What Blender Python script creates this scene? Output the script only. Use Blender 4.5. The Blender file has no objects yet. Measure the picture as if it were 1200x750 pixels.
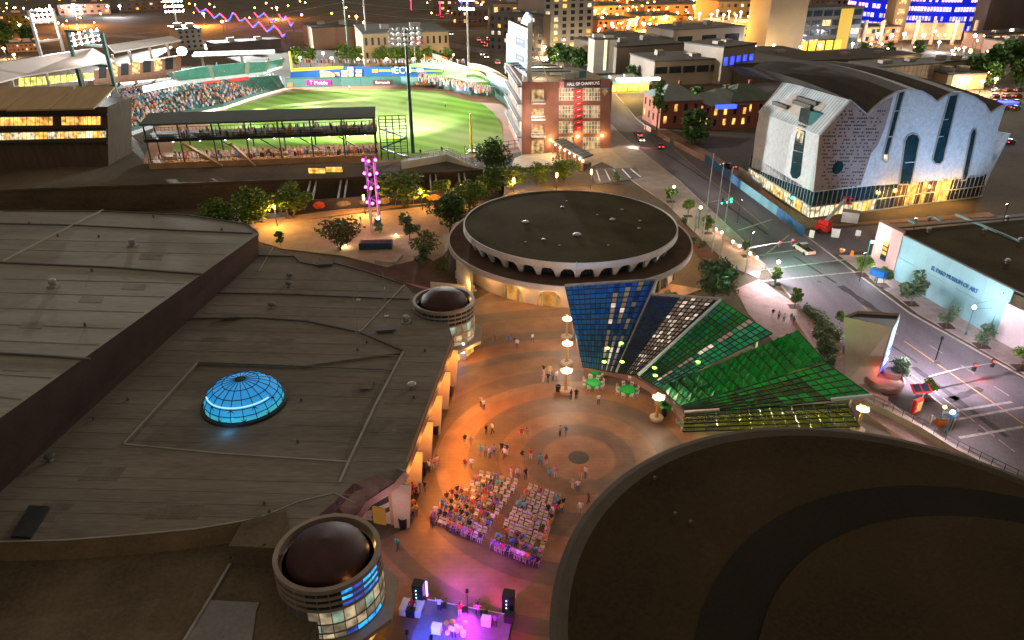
import bpy, math, random
from mathutils import Vector, Matrix
from mathutils.geometry import tessellate_polygon
sc = bpy.context.scene
COL = sc.collection
RND = random.Random(11)
rad = math.radians
# ------------------------------------------------------------------ camera
FPX, PITCH, CAMH = 850.0, rad(27.4), 55.0
cd = bpy.data.cameras.new("camera"); cam = bpy.data.objects.new("camera", cd); COL.objects.link(cam)
cam.location = (0, 0, CAMH); cam.rotation_euler = (rad(90) - PITCH, 0, 0)
cd.sensor_width = 36.0; cd.lens = FPX / 1200 * 36; cd.clip_start = 0.5; cd.clip_end = 6000
sc.camera = cam
# ------------------------------------------------------------------ sky, added stadium spill, exposure
w = bpy.data.worlds.new("World"); sc.world = w; w.use_nodes = True
nt = w.node_tree; nt.nodes.clear()
sky = nt.nodes.new("ShaderNodeTexSky"); sky.sky_type = 'NISHITA'; sky.sun_disc = False
SUN_EL, SUN_AZ = rad(15), rad(36)
sky.sun_elevation = rad(1.0); sky.sun_rotation = SUN_AZ
bg1 = nt.nodes.new("ShaderNodeBackground"); bg1.inputs[1].default_value = 0.004
bg2 = nt.nodes.new("ShaderNodeBackground"); bg2.inputs[0].default_value = (0.180, 0.146, 0.108, 1); bg2.inputs[1].default_value = 1.0   # glow of the city on the night sky
ads = nt.nodes.new("ShaderNodeAddShader"); wo = nt.nodes.new("ShaderNodeOutputWorld")
nt.links.new(sky.outputs[0], bg1.inputs[0]); nt.links.new(bg1.outputs[0], ads.inputs[0])
nt.links.new(bg2.outputs[0], ads.inputs[1]); nt.links.new(ads.outputs[0], wo.inputs[0])
sl = bpy.data.lights.new("stadium_spill", 'SUN'); sl.energy = 0.30; sl.angle = rad(0.5); sl.color = (1, .95, .84)  # weak unseen lamp added to rake shadows like the stadium floodlights
so = bpy.data.objects.new("stadium_spill", sl); COL.objects.link(so)
so.rotation_euler = (rad(90) - SUN_EL, 0, -SUN_AZ + math.pi)
sc.view_settings.view_transform = 'Standard'; sc.view_settings.look = 'None'
sc.view_settings.exposure = 1.0; sc.view_settings.gamma = 1.0
cy = sc.cycles
cy.use_denoising = True; cy.use_light_tree = True; cy.max_bounces = 5; cy.diffuse_bounces = 3; cy.glossy_bounces = 2
cy.transmission_bounces = 4; cy.transparent_max_bounces = 8; cy.sample_clamp_indirect = 3.0; cy.sample_clamp_direct = 0
cy.caustics_reflective = False; cy.caustics_refractive = False

# ------------------------------------------------------------------ from the photograph to the place
_c, _s = math.cos(PITCH), math.sin(PITCH)
def ray(px, py):
    u = (px - 600) / FPX; v = -(py - 375) / FPX
    return Vector((u, _c + v * _s, -_s + v * _c))
EYE = Vector((0, 0, CAMH))
def G(px, py, z=0.0):
    d = ray(px, py); return EYE + d * ((z - CAMH) / d.z)
def VP(px, py, A, B):
    d = ray(px, py); n = Vector((B[1] - A[1], A[0] - B[0], 0))
    return EYE + d * (n.dot(Vector((A[0], A[1], 0)) - EYE) / n.dot(d) if True else 0)
def PL(px, py, pl):
    d = ray(px, py); n, p = pl; return EYE + d * (n.dot(p - EYE) / n.dot(d))
def plane3(a, b, c): return ((b - a).cross(c - a), a)
def lerp(a, b, t): return a + (b - a) * t

# ------------------------------------------------------------------ mesh builder
WO = {}
class MB:
    def __init__(s): s.v, s.f, s.m = [], [], []
    def add(s, vs, fs, m=0):
        k = len(s.v); s.v += [tuple(p) for p in vs]
        for f in fs: s.f.append(tuple(i + k for i in f)); s.m.append(m)
        return s
    def poly(s, pts, m=0): return s.add(pts, [tuple(range(len(pts)))], m)
    def quad2(s, pts, m=0): return s.poly(pts, m)
    def box(s, x0, x1, y0, y1, z0, z1, m=0):
        v = [(x0,y0,z0),(x1,y0,z0),(x1,y1,z0),(x0,y1,z0),(x0,y0,z1),(x1,y0,z1),(x1,y1,z1),(x0,y1,z1)]
        return s.add(v, [(0,3,2,1),(4,5,6,7),(0,1,5,4),(1,2,6,5),(2,3,7,6),(3,0,4,7)], m)
    def obox(s, c, hx, hy, z0, z1, a=0.0, m=0):
        ca, sa = math.cos(a), math.sin(a); P = [(-hx,-hy),(hx,-hy),(hx,hy),(-hx,hy)]
        q = [(c[0]+x*ca-y*sa, c[1]+x*sa+y*ca) for x, y in P]
        return s.prism(q, z0, z1, m)
    def prism(s, poly, z0, z1, m=0, mt=None, hole=None):
        n = len(poly); zt = z1 if isinstance(z1, (list, tuple)) else [z1]*n; zb = z0 if isinstance(z0, (list, tuple)) else [z0]*n
        area = sum(poly[i][0]*poly[(i+1)%n][1]-poly[(i+1)%n][0]*poly[i][1] for i in range(n))
        if area < 0: poly = list(poly)[::-1]; zt = list(zt)[::-1]; zb = list(zb)[::-1]
        vs = [(p[0],p[1],zb[i]) for i, p in enumerate(poly)] + [(p[0],p[1],zt[i]) for i, p in enumerate(poly)]
        s.add(vs, [(i, (i+1)%n, n+(i+1)%n, n+i) for i in range(n)], m)
        tv = [Vector((p[0],p[1],0)) for p in poly]
        tris = tessellate_polygon([tv])
        up = []
        for t in tris:
            a, b, c = (tv[i] for i in t)
            if (b-a).cross(c-a).z < 0: t = t[::-1]
            up.append(tuple(t))
        s.add([vs[n+i] for i in range(n)], up, m if mt is None else mt)
        s.add([vs[i] for i in range(n)], [t[::-1] for t in up], m)
        return s
    def beam(s, a, b, wd, ht, m=0):
        a, b = Vector(a), Vector(b); d = (b-a)
        if d.length < 1e-6: return s
        d.normalize(); u = d.cross(Vector((0,0,1)))
        if u.length < 1e-3: u = Vector((1,0,0))
        u.normalize(); n = u.cross(d).normalized(); u *= wd/2; n *= ht/2
        v = [a-u-n,a+u-n,a+u+n,a-u+n,b-u-n,b+u-n,b+u+n,b-u+n]
        return s.add(v, [(0,1,2,3),(7,6,5,4),(4,5,1,0),(5,6,2,1),(6,7,3,2),(7,4,0,3)], m)
    def tube(s, a, b, r0, r1=None, n=6, m=0, cap=True):
        a, b = Vector(a), Vector(b); r1 = r0 if r1 is None else r1; d = (b-a).normalized()
        u = d.cross(Vector((0,0,1)))
        if u.length < 1e-3: u = Vector((1,0,0))
        u.normalize(); w_ = d.cross(u)
        vs = [a+(u*math.cos(2*math.pi*i/n)+w_*math.sin(2*math.pi*i/n))*r0 for i in range(n)]
        vs += [b+(u*math.cos(2*math.pi*i/n)+w_*math.sin(2*math.pi*i/n))*r1 for i in range(n)]
        fs = [(i,n+i,n+(i+1)%n,(i+1)%n) for i in range(n)]
        if cap: fs += [tuple(range(n)), tuple(range(2*n-1,n-1,-1))]
        return s.add(vs, fs, m)
    def lathe(s, cx, cy, prof, n=24, m=0, a0=0.0, a1=2*math.pi):
        full = abs(a1-a0-2*math.pi) < 1e-6; k = n if full else n+1; L = len(prof)
        vs = [(cx+r*math.cos(a0+(a1-a0)*i/n), cy+r*math.sin(a0+(a1-a0)*i/n), z) for i in range(k) for r, z in prof]
        fs = []
        for i in range(n):
            j = (i+1) % k
            for q in range(L-1):
                A, B, C, D = i*L+q, j*L+q, j*L+q+1, i*L+q+1
                if prof[q][0] < 1e-5: fs.append((A, C, D))
                elif prof[q+1][0] < 1e-5: fs.append((A, B, C))
                else: fs.append((A, B, C, D))
        return s.add(vs, fs, m)
    def ball(s, c, rx, ry=None, rz=None, nu=8, nv=5, m=0):
        ry = rx if ry is None else ry; rz = rx if rz is None else rz
        k = len(s.v); pr = [(math.sin(math.pi*i/nv), -math.cos(math.pi*i/nv)) for i in range(nv+1)]
        pr[0] = (0,-1); pr[-1] = (0,1)
        s.lathe(0, 0, pr, nu, m)
        for i in range(k, len(s.v)):
            x, y, z = s.v[i]; s.v[i] = (c[0]+x*rx, c[1]+y*ry, c[2]+z*rz)
        return s
    def ext(s, pts, d, m=0, mside=None):
        """a flat polygon in 3-D given thickness along d"""
        n = len(pts); d = Vector(d); P = [Vector(p) for p in pts]
        nrm = Vector((0,0,0))
        for i in range(n): nrm += P[i].cross(P[(i+1)%n])
        if nrm.dot(d) < 0: P = P[::-1]
        vs = P + [p+d for p in P]
        tris = tessellate_polygon([P]); nn = sum((P[i].cross(P[(i+1)%n]) for i in range(n)), Vector((0,0,0)))
        tt = [tuple(t) if (P[t[1]]-P[t[0]]).cross(P[t[2]]-P[t[0]]).dot(nn) > 0 else tuple(t[::-1]) for t in tris]
        s.add(vs, [tuple(i+n for i in t) for t in tt], m); s.add(vs[:n], [t[::-1] for t in tt], m)
        return s.add(vs, [(i,(i+1)%n,n+(i+1)%n,n+i) for i in range(n)], m if mside is None else mside)
    def mesh(s, name, mats, off=(0,0,0), smooth=False):
        me = bpy.data.meshes.new(name)
        ox, oy, oz = off
        me.from_pydata([(x-ox, y-oy, z-oz) for x, y, z in s.v], [], s.f)
        if not isinstance(mats, (list, tuple)): mats = [mats]
        for q in mats: me.materials.append(q)
        if len(mats) > 1: me.polygons.foreach_set("material_index", s.m)
        if smooth: me.polygons.foreach_set("use_smooth", [True]*len(s.f))
        me.update(); return me
    def build(s, name, mats, parent=None, smooth=False, kind=None):
        if parent is None:
            xs = [p[0] for p in s.v]; ys = [p[1] for p in s.v]; zs = [p[2] for p in s.v]
            off = ((min(xs)+max(xs))/2, (min(ys)+max(ys))/2, min(zs))
        else: off = WO.get(parent, (0,0,0))
        o = bpy.data.objects.new(name, s.mesh(name, mats, off, smooth)); COL.objects.link(o)
        if parent is None: o.location = off; WO[o] = off
        else: o.parent = parent; WO[o] = off
        if kind: o["kind"] = kind
        return o
def tag(o, label, cat, group=None):
    o["label"] = label; o["category"] = cat
    if group: o["group"] = group
    return o
def thing(name, label, cat, loc=(0,0,0), group=None):
    o = bpy.data.objects.new(name, None); COL.objects.link(o); o.location = loc; o.empty_display_size = .3
    WO[o] = tuple(loc); return tag(o, label, cat, group)
def share(name, me, parent, loc, rz=0.0, scale=None):
    o = bpy.data.objects.new(name, me); COL.objects.link(o); o.parent = parent
    off = WO.get(parent, (0,0,0)); o.location = (loc[0]-off[0], loc[1]-off[1], loc[2]-off[2]); o.rotation_euler = (0,0,rz)
    if scale: o.scale = scale
    return o
def copy_tree(o, parent=None):
    c = o.copy(); COL.objects.link(c)
    if parent is not None: c.parent = parent
    for ch in list(o.children): copy_tree(ch, c)
    return c
def place(proto, used, loc, rz=0.0, label=None, scale=None):
    o = proto if not used else copy_tree(proto)
    used.append(o); o.location = loc; o.rotation_euler = (0,0,rz)
    if label: o["label"] = label
    if scale: o.scale = (scale, scale, scale) if isinstance(scale, (int, float)) else scale
    return o

# ------------------------------------------------------------------ materials
def _pos(n): return n.nodes.new("ShaderNodeNewGeometry").outputs["Position"]
def M(name, col, rough=.75, var=.22, scale=.6, fine=8.0, bump=0.0, metal=0.0, spec=.35, streak=None, coat=0.0, alt=None):
    m = bpy.data.materials.new(name); m.use_nodes = True; n = m.node_tree; b = n.nodes["Principled BSDF"]
    L = n.links.new; b.inputs["Roughness"].default_value = rough; b.inputs["Metallic"].default_value = metal
    b.inputs["Specular IOR Level"].default_value = spec; b.inputs["Coat Weight"].default_value = coat
    p = _pos(n); mp = n.nodes.new("ShaderNodeMapping"); L(p, mp.inputs[0])
    if streak: mp.inputs["Scale"].default_value = streak
    a = n.nodes.new("ShaderNodeTexNoise"); a.inputs["Scale"].default_value = scale; a.inputs["Detail"].default_value = 5; L(mp.outputs[0], a.inputs[0])
    f = n.nodes.new("ShaderNodeTexNoise"); f.inputs["Scale"].default_value = fine; f.inputs["Detail"].default_value = 3; L(mp.outputs[0], f.inputs[0])
    mix = n.nodes.new("ShaderNodeMath"); mix.operation = 'MULTIPLY_ADD'; mix.inputs[1].default_value = .45
    L(f.outputs[0], mix.inputs[0]); 
    sc_ = n.nodes.new("ShaderNodeMath"); sc_.operation = 'MULTIPLY'; sc_.inputs[1].default_value = .75; L(a.outputs[0], sc_.inputs[0]); L(sc_.outputs[0], mix.inputs[2])
    r = n.nodes.new("ShaderNodeValToRGB"); L(mix.outputs[0], r.inputs[0])
    lo = tuple(max(0, c*(1-var*1.6)) for c in col); hi = tuple(min(1, c*(1+var*1.4)) for c in (alt or col))
    r.color_ramp.elements[0].position = .32; r.color_ramp.elements[0].color = (*lo, 1)
    r.color_ramp.elements[1].position = .82; r.color_ramp.elements[1].color = (*hi, 1)
    L(r.outputs[0], b.inputs["Base Color"])
    if bump:
        bp = n.nodes.new("ShaderNodeBump"); bp.inputs["Strength"].default_value = bump; bp.inputs["Distance"].default_value = .05
        L(f.outputs[0], bp.inputs["Height"]); L(bp.outputs[0], b.inputs["Normal"])
    return m
def E(name, col, strength, var=.0, scale=1.0):
    m = bpy.data.materials.new(name); m.use_nodes = True; n = m.node_tree; b = n.nodes["Principled BSDF"]
    b.inputs["Base Color"].default_value = (*[c*.12 for c in col], 1); b.inputs["Roughness"].default_value = .6; b.inputs["Specular IOR Level"].default_value = .1
    b.inputs["Emission Color"].default_value = (*col, 1); b.inputs["Emission Strength"].default_value = strength
    if var:
        t = n.nodes.new("ShaderNodeTexNoise"); t.inputs["Scale"].default_value = scale; t.inputs["Detail"].default_value = 4
        n.links.new(_pos(n), t.inputs[0])
        r = n.nodes.new("ShaderNodeMapRange"); r.inputs[1].default_value = .35; r.inputs[2].default_value = .65
        r.inputs[3].default_value = strength*(1-var); r.inputs[4].default_value = strength*(1+var)
        n.links.new(t.outputs[0], r.inputs[0]); n.links.new(r.outputs[0], b.inputs["Emission Strength"])
    return m
def GLASS(name, col, tr=.6, rough=.15):
    """coloured glass lit from below: part see-through, part translucent"""
    m = bpy.data.materials.new(name); m.use_nodes = True; n = m.node_tree; n.nodes.clear(); L = n.links.new
    o = n.nodes.new("ShaderNodeOutputMaterial"); t = n.nodes.new("ShaderNodeBsdfTranslucent"); d = n.nodes.new("ShaderNodeBsdfPrincipled")
    t.inputs[0].default_value = (*col, 1); d.inputs["Base Color"].default_value = (*[min(1,c*1.1) for c in col], 1); d.inputs["Roughness"].default_value = rough
    no = n.nodes.new("ShaderNodeTexNoise"); no.inputs["Scale"].default_value = .8; no.inputs["Detail"].default_value = 4; L(_pos(n), no.inputs[0])
    mp = n.nodes.new("ShaderNodeMapRange"); mp.inputs[1].default_value = .3; mp.inputs[2].default_value = .7; mp.inputs[3].default_value = tr*.35; mp.inputs[4].default_value = min(1, tr*1.6); L(no.outputs[0], mp.inputs[0])
    mx = n.nodes.new("ShaderNodeMixShader"); L(mp.outputs[0], mx.inputs[0]); L(d.outputs[0], mx.inputs[1]); L(t.outputs[0], mx.inputs[2])
    L(mx.outputs[0], o.inputs[0]); return m
def lamp(parent, loc, W, col, r=.15, kind='POINT', to=None, ang=120, blend=.6):
    l = bpy.data.lights.new("bulb", kind); l.energy = W; l.color = col; l.shadow_soft_size = r
    o = bpy.data.objects.new("bulb", l); COL.objects.link(o)
    off = WO.get(parent, (0,0,0)) if parent else (0,0,0)
    o.location = (loc[0]-off[0], loc[1]-off[1], loc[2]-off[2])
    if parent: o.parent = parent
    if kind == 'SPOT':
        l.spot_size = rad(ang); l.spot_blend = blend
        o.rotation_euler = (Vector(to)-Vector(loc)).to_track_quat('-Z', 'Y').to_euler()
    return o
def text(body, size, name, mat, parent, o3, xdir, ydir, extrude=.02, align='CENTER', maxw=None):
    c = bpy.data.curves.new(name, 'FONT'); c.body = body; c.size = size; c.extrude = extrude; c.align_x = align; c.align_y = 'CENTER'; c.resolution_u = 2
    o = bpy.data.objects.new(name, c); COL.objects.link(o)
    me = bpy.data.meshes.new_from_object(o.evaluated_get(bpy.context.evaluated_depsgraph_get()))
    bpy.data.objects.remove(o); me.name = name; me.materials.clear(); me.materials.append(mat)
    x = Vector(xdir).normalized(); y = Vector(ydir).normalized(); z = x.cross(y).normalized(); y = z.cross(x)
    k = 1.0
    if maxw:
        xs = [v.co.x for v in me.vertices]; k = maxw/max(1e-3, max(xs)-min(xs))
    off = Vector(WO.get(parent, (0,0,0)))
    for v in me.vertices: v.co = Vector(o3) + x*v.co.x*k + y*v.co.y + z*v.co.z - off
    t = bpy.data.objects.new(name, me); COL.objects.link(t); t.parent = parent
    return t
ORD = 'first second third fourth fifth sixth seventh eighth ninth tenth eleventh twelfth thirteenth fourteenth fifteenth sixteenth seventeenth eighteenth nineteenth twentieth'.split()
ZS = .12        # top of pavements and plaza above the road
# ------------------------------------------------------------------ shared materials
m_ground = M("packed_ground", (.07,.055,.036), .9, .4, .05, 1.2)
m_asphalt = M("asphalt", (.128,.112,.127), .75, .35, .12, 6, spec=.2, streak=(1.6,.25,1))
m_walk = M("pavement_concrete", (.27,.22,.19), .8, .2, .35, 5)
m_paver = M("red_pavers", (.22,.12,.10), .8, .25, .5, 5)
m_kerb = M("kerb_concrete", (.34,.30,.26), .8, .2, .8, 8)
m_conc = M("concrete", (.33,.29,.25), .8, .18, .5, 6)
m_white = M("white_paint", (.72,.70,.68), .6, .1, .8, 6)
m_line = M("worn_road_paint", (.29,.27,.265), .7, .5, 1.2, 9)
m_yline = M("worn_yellow_paint", (.42,.26,.09), .7, .4, 1.2, 9)
m_roof = M("grey_roof_membrane", (.140,.124,.105), .95, .24, .10, 1.6, streak=(.35,2.2,1), spec=.08)
m_roof2 = M("pale_roof_membrane", (.155,.146,.122), .95, .24, .12, 1.6, streak=(.35,2.2,1), spec=.08)
m_rooflow = M("brown_roof_membrane", (.095,.075,.05), .95, .3, .15, 3, spec=.06)
m_fascia = M("dark_red_brown_cladding", (.045,.026,.022), .7, .25, .3, 3)
m_curb = M("pale_roof_curb", (.22,.205,.185), .8, .15, .6, 6)
m_curbd = M("dark_roof_curb", (.07,.068,.06), .8, .2, .6, 6)
m_theatre = M("dark_brown_roof_membrane", (.032,.022,.012), .97, .28, .07, 3, spec=.03)
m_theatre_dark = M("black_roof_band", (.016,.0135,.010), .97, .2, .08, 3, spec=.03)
m_dark = M("dark_metal", (.03,.032,.034), .5, .2, 1, 8, metal=.3)
m_steel = M("galvanised_steel", (.30,.31,.32), .55, .2, 1, 8, metal=.4)
m_teal = M("teal_painted_steel", (.02,.16,.15), .45, .2, 1, 8)
m_pink = M("pink_beige_stucco", (.42,.27,.25), .8, .12, .4, 6)
m_stucco = M("cream_stucco", (.52,.43,.33), .8, .12, .4, 6)
m_black = M("black_plastic", (.015,.015,.017), .5, .2, 1, 8)
m_bark = M("tree_bark", (.12,.09,.065), .9, .3, 3, 14)
m_soil = M("dark_soil", (.06,.035,.03), .95, .3, 1.5, 8)
m_red = M("red_paint", (.55,.03,.025), .4, .15, 1, 8)
m_orange = M("orange_plastic", (.75,.16,.02), .5, .15, 1, 8)
m_blue = M("blue_vinyl", (.015,.10,.24), .5, .2, .6, 6)
m_blue2 = M("pale_blue_vinyl", (.10,.25,.31), .5, .2, .6, 6)
m_dglass = M("dark_glass", (.015,.025,.03), .12, .3, .5, 5, spec=.6)
m_tglass = M("teal_glass", (.006,.026,.034), .12, .3, .5, 5, spec=.6)
m_wood = M("tan_wood", (.36,.24,.13), .7, .2, .8, 8)
e_warm = E("warm_lamp_glow", (1,.62,.30), 14)
e_white = E("white_lamp_glow", (1,.85,.66), 16)
e_cool = E("cool_lamp_glow", (.85,.9,1), 18)
e_sodium = E("sodium_lamp_glow", (1,.36,.06), 12)
e_win = E("lit_window_warm", (1,.62,.25), .6, .8, .9)
e_winw = E("lit_window_white", (1,.82,.52), .5, .75, .9)
e_winy = E("lit_window_amber", (1,.50,.10), .7, .7, .7)
e_red = E("red_tail_light", (1,.05,.03), 3)
e_head = E("headlight_glow", (1,.92,.8), 8)
e_green = E("green_signal_glow", (.03,1,.5), 7)

# ------------------------------------------------------------------ ground, rail trench, streets
def struct(mb, name, mat): o = mb.build(name, mat); o["kind"] = "structure"; return o
NE = [(-1500,-158),(-200,128),(-49,161),(-2,171.5)]      # near rim of the rail trench
FE = [(-1500,-60),(-300,150),(-129,176),(-44,187),(-2,196)]    # far rim
g_ = MB()
g_.poly([(-3000,-600,0),(3000,-600,0),(3000,171.5,0),(-2,171.5,0)] + [(x,y,0) for x, y in NE[::-1][1:]] + [(-3000,-450,0)])
g_.poly([(-2,171.5,0),(3000,171.5,0),(3000,4500,0),(-3000,4500,0),(-3000,-300,0)] + [(x,y,0) for x, y in FE])
struct(g_, "ground", m_ground)
t_ = MB(); ZT = -6.5
t_.poly([(x,y,ZT) for x, y in NE] + [(x,y,ZT) for x, y in FE[::-1]])
for e, fl in ((NE, 1), (FE, 0)):
    for a, b in zip(e, e[1:]):
        q = [(a[0],a[1],ZT),(b[0],b[1],ZT),(b[0],b[1],-.002),(a[0],a[1],-.002)]
        t_.poly(q[::-1] if fl else q)
t_.poly([(-2,171.5,ZT),(-2,171.5,0),(-2,196,0),(-2,196,ZT)])
struct(t_, "rail_trench", M("trench_concrete", (.085,.062,.038), .9, .35, .25, 3, streak=(.3,1,1)))
rl = MB()
for off in (6,7.5,12,13.5):
    rl.beam((-400, 106+off, ZT+.15), (-2.5, 177+off-1.5, ZT+.15), .14, .18)
struct(rl, "railway_track", m_dark)
# rim beams that cross the trench in pairs
def rim(e, x):
    for a, b in zip(e, e[1:]):
        if a[0] <= x <= b[0]: return a[1] + (b[1]-a[1])*(x-a[0])/(b[0]-a[0])
    return e[-1][1]
for i, (pxa, pxb) in enumerate(((367,373),(402,408),(437,443),(507,516),(540,549))):
    a = G(pxa, 211 if pxa < 480 else 204, 0); b = G(pxb, 228 if pxa < 480 else 216, 0)
    b0 = MB(); 
    xa, xb = a.x, b.x
    for dx in (-.75,.75):
        b0.beam((xa+dx, rim(FE,xa+dx)-.05, -.5), (xb+dx, rim(NE,xb+dx)+.05, -.5), .4, .7)
    lab = ["leftmost","second from the left","third from the left, behind the purple tower","fourth from the left, by the lamp","rightmost"][i]
    tag(b0.build("trench_strut", m_curb), "pair of pale beams crossing the rail trench, " + lab, "beam", "paired beams across the rail trench")
cp = MB()
for a, b in zip(FE[1:], FE[2:]): cp.beam((a[0],a[1],.25),(b[0],b[1],.25), .5, .5)
tag(cp.build("trench_parapet", m_rooflow), "long low dark parapet along the far rim of the rail trench", "wall")

# Main street: bends gently, runs from the front right corner to the ballpark
LK = [(60,40),(58,64.1),(54.2,69.4),(50.9,82.2),(49.0,105),(48.8,127.7),(48.4,141.1),(43.8,184.4),(36,232),(33,262),(30,330)]
RK = [(82,50),(73.1,88.1),(66.6,108.6),(60,163.1),(55.9,206.3),(46.1,244.1),(44,262),(42,330)]
road = MB(); road.poly([(x,y,.004) for x, y in RK[::-1]][::-1] + [(x,y,.004) for x, y in LK[::-1]])
road_o = struct(road, "road", m_asphalt)
# cross street between children's museum and art museum, side roads of the far city
def strip(pts, wdt, z, name, mat):
    m_ = MB(); P = [Vector((p[0],p[1],0)) for p in pts]
    L_, R_ = [], []
    for i, p in enumerate(P):
        d = (P[min(i+1,len(P)-1)]-P[max(i-1,0)]).normalized(); n = Vector((-d.y,d.x,0))*wdt/2
        L_.append(p+n); R_.append(p-n)
    for i in range(len(P)-1): m_.poly([(R_[i].x,R_[i].y,z),(R_[i+1].x,R_[i+1].y,z),(L_[i+1].x,L_[i+1].y,z),(L_[i].x,L_[i].y,z)])
    return struct(m_, name, mat)
strip([(62,141),(105,150),(180,166),(330,200)], 13, .008, "side_road", m_asphalt)
strip([(-160,560),(-60,500),(20,400),(36,320)], 14, .008, "far_street", m_asphalt)
strip([(-600,640),(-260,520),(-150,470),(-100,420)], 12, .008, "far_highway", m_asphalt)
strip([(38,250),(90,300),(180,420),(300,620)], 12, .012, "far_avenue", m_asphalt)
# lane lines
def dash(pts, wd, mat, name, z=.012, on=3.0, off=0.0, t0=0.0):
    m_ = MB()
    for a, b in zip(pts, pts[1:]):
        a, b = Vector((*a,0)), Vector((*b,0)); L_ = (b-a).length; d = (b-a)/L_; n = Vector((-d.y,d.x,0))*wd/2; t = 0
        while t < L_:
            e = min(L_, t+on) if off else L_
            p, q = a+d*t, a+d*e
            m_.poly([(p.x+n.x,p.y+n.y,z),(p.x-n.x,p.y-n.y,z),(q.x-n.x,q.y-n.y,z),(q.x+n.x,q.y+n.y,z)])
            t = e + off if off else L_
    return struct(m_, name, mat)
def gp(*pp): return [tuple(G(x,y).xy) for x, y in pp]
dash(gp((1060,400),(1200,497)), .22, m_yline, "yellow_centre_line")
dash(gp((1052,392),(1010,358)), .22, m_yline, "yellow_centre_line")
dash(gp((1050,425),(1190,530)), .16, m_line, "lane_line", on=2.5, off=.7)
dash(gp((1090,405),(1200,475)), .16, m_line, "lane_line", on=2.5, off=3.5)
dash(gp((900,268),(790,175)), .2, m_yline, "yellow_centre_line")
dash(gp((1064,442),(1120,487)), .3, m_line, "lane_line")
for pp in (((1105,484),(1186,471)),((1118,492),(1200,477)),((1124,513),(1200,500)),((865,303),(938,292)),((880,318),(1000,303)),((888,330),(1010,318)),((865,270),(905,257)),((925,275),(895,300))):
    dash(gp(*pp), .45, m_line, "crosswalk_line")
m_tar = M("tar_patch", (.05,.046,.05), .8, .3, 1, 8, spec=.2); m_iron = M("cast_iron", (.05,.045,.042), .6, .3, 2, 9)
for px, py in ((1120,455),(1098,425),(960,330),(905,288),(1010,352),(870,250),(812,196),(1150,505)):
    p = G(px,py); b = MB(); b.lathe(p.x,p.y,[(0,.013),(.42,.013),(.45,.005)][::-1],14); b.build("manhole_cover", m_iron, road_o)
for (x0,y0,x1,y1),wd_p in (((1070,430,1180,512),.9),((985,335,1050,380),1.4),((930,300,980,332),.5),((1110,470,1150,455),1.1),((850,240,900,275),.7),((1030,395,1075,425),.35),((780,180,830,212),.6)):
    a, c = G(x0,y0), G(x1,y1); d = (c-a).normalized(); n = Vector((-d.y,d.x,0))*wd_p/2; b = MB(); K_ = 8
    for k in range(K_):
        p, q = lerp(a,c,k/K_), lerp(a,c,(k+1)/K_); w0, w1 = 1+.25*math.sin(k*2.1), 1+.25*math.sin((k+1)*2.1); b.poly([p-n*w0+Vector((0,0,.008)),q-n*w1+Vector((0,0,.008)),q+n*w1+Vector((0,0,.008)),p+n*w0+Vector((0,0,.008))])
    b.build("tar_patch", m_tar, road_o)
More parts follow.
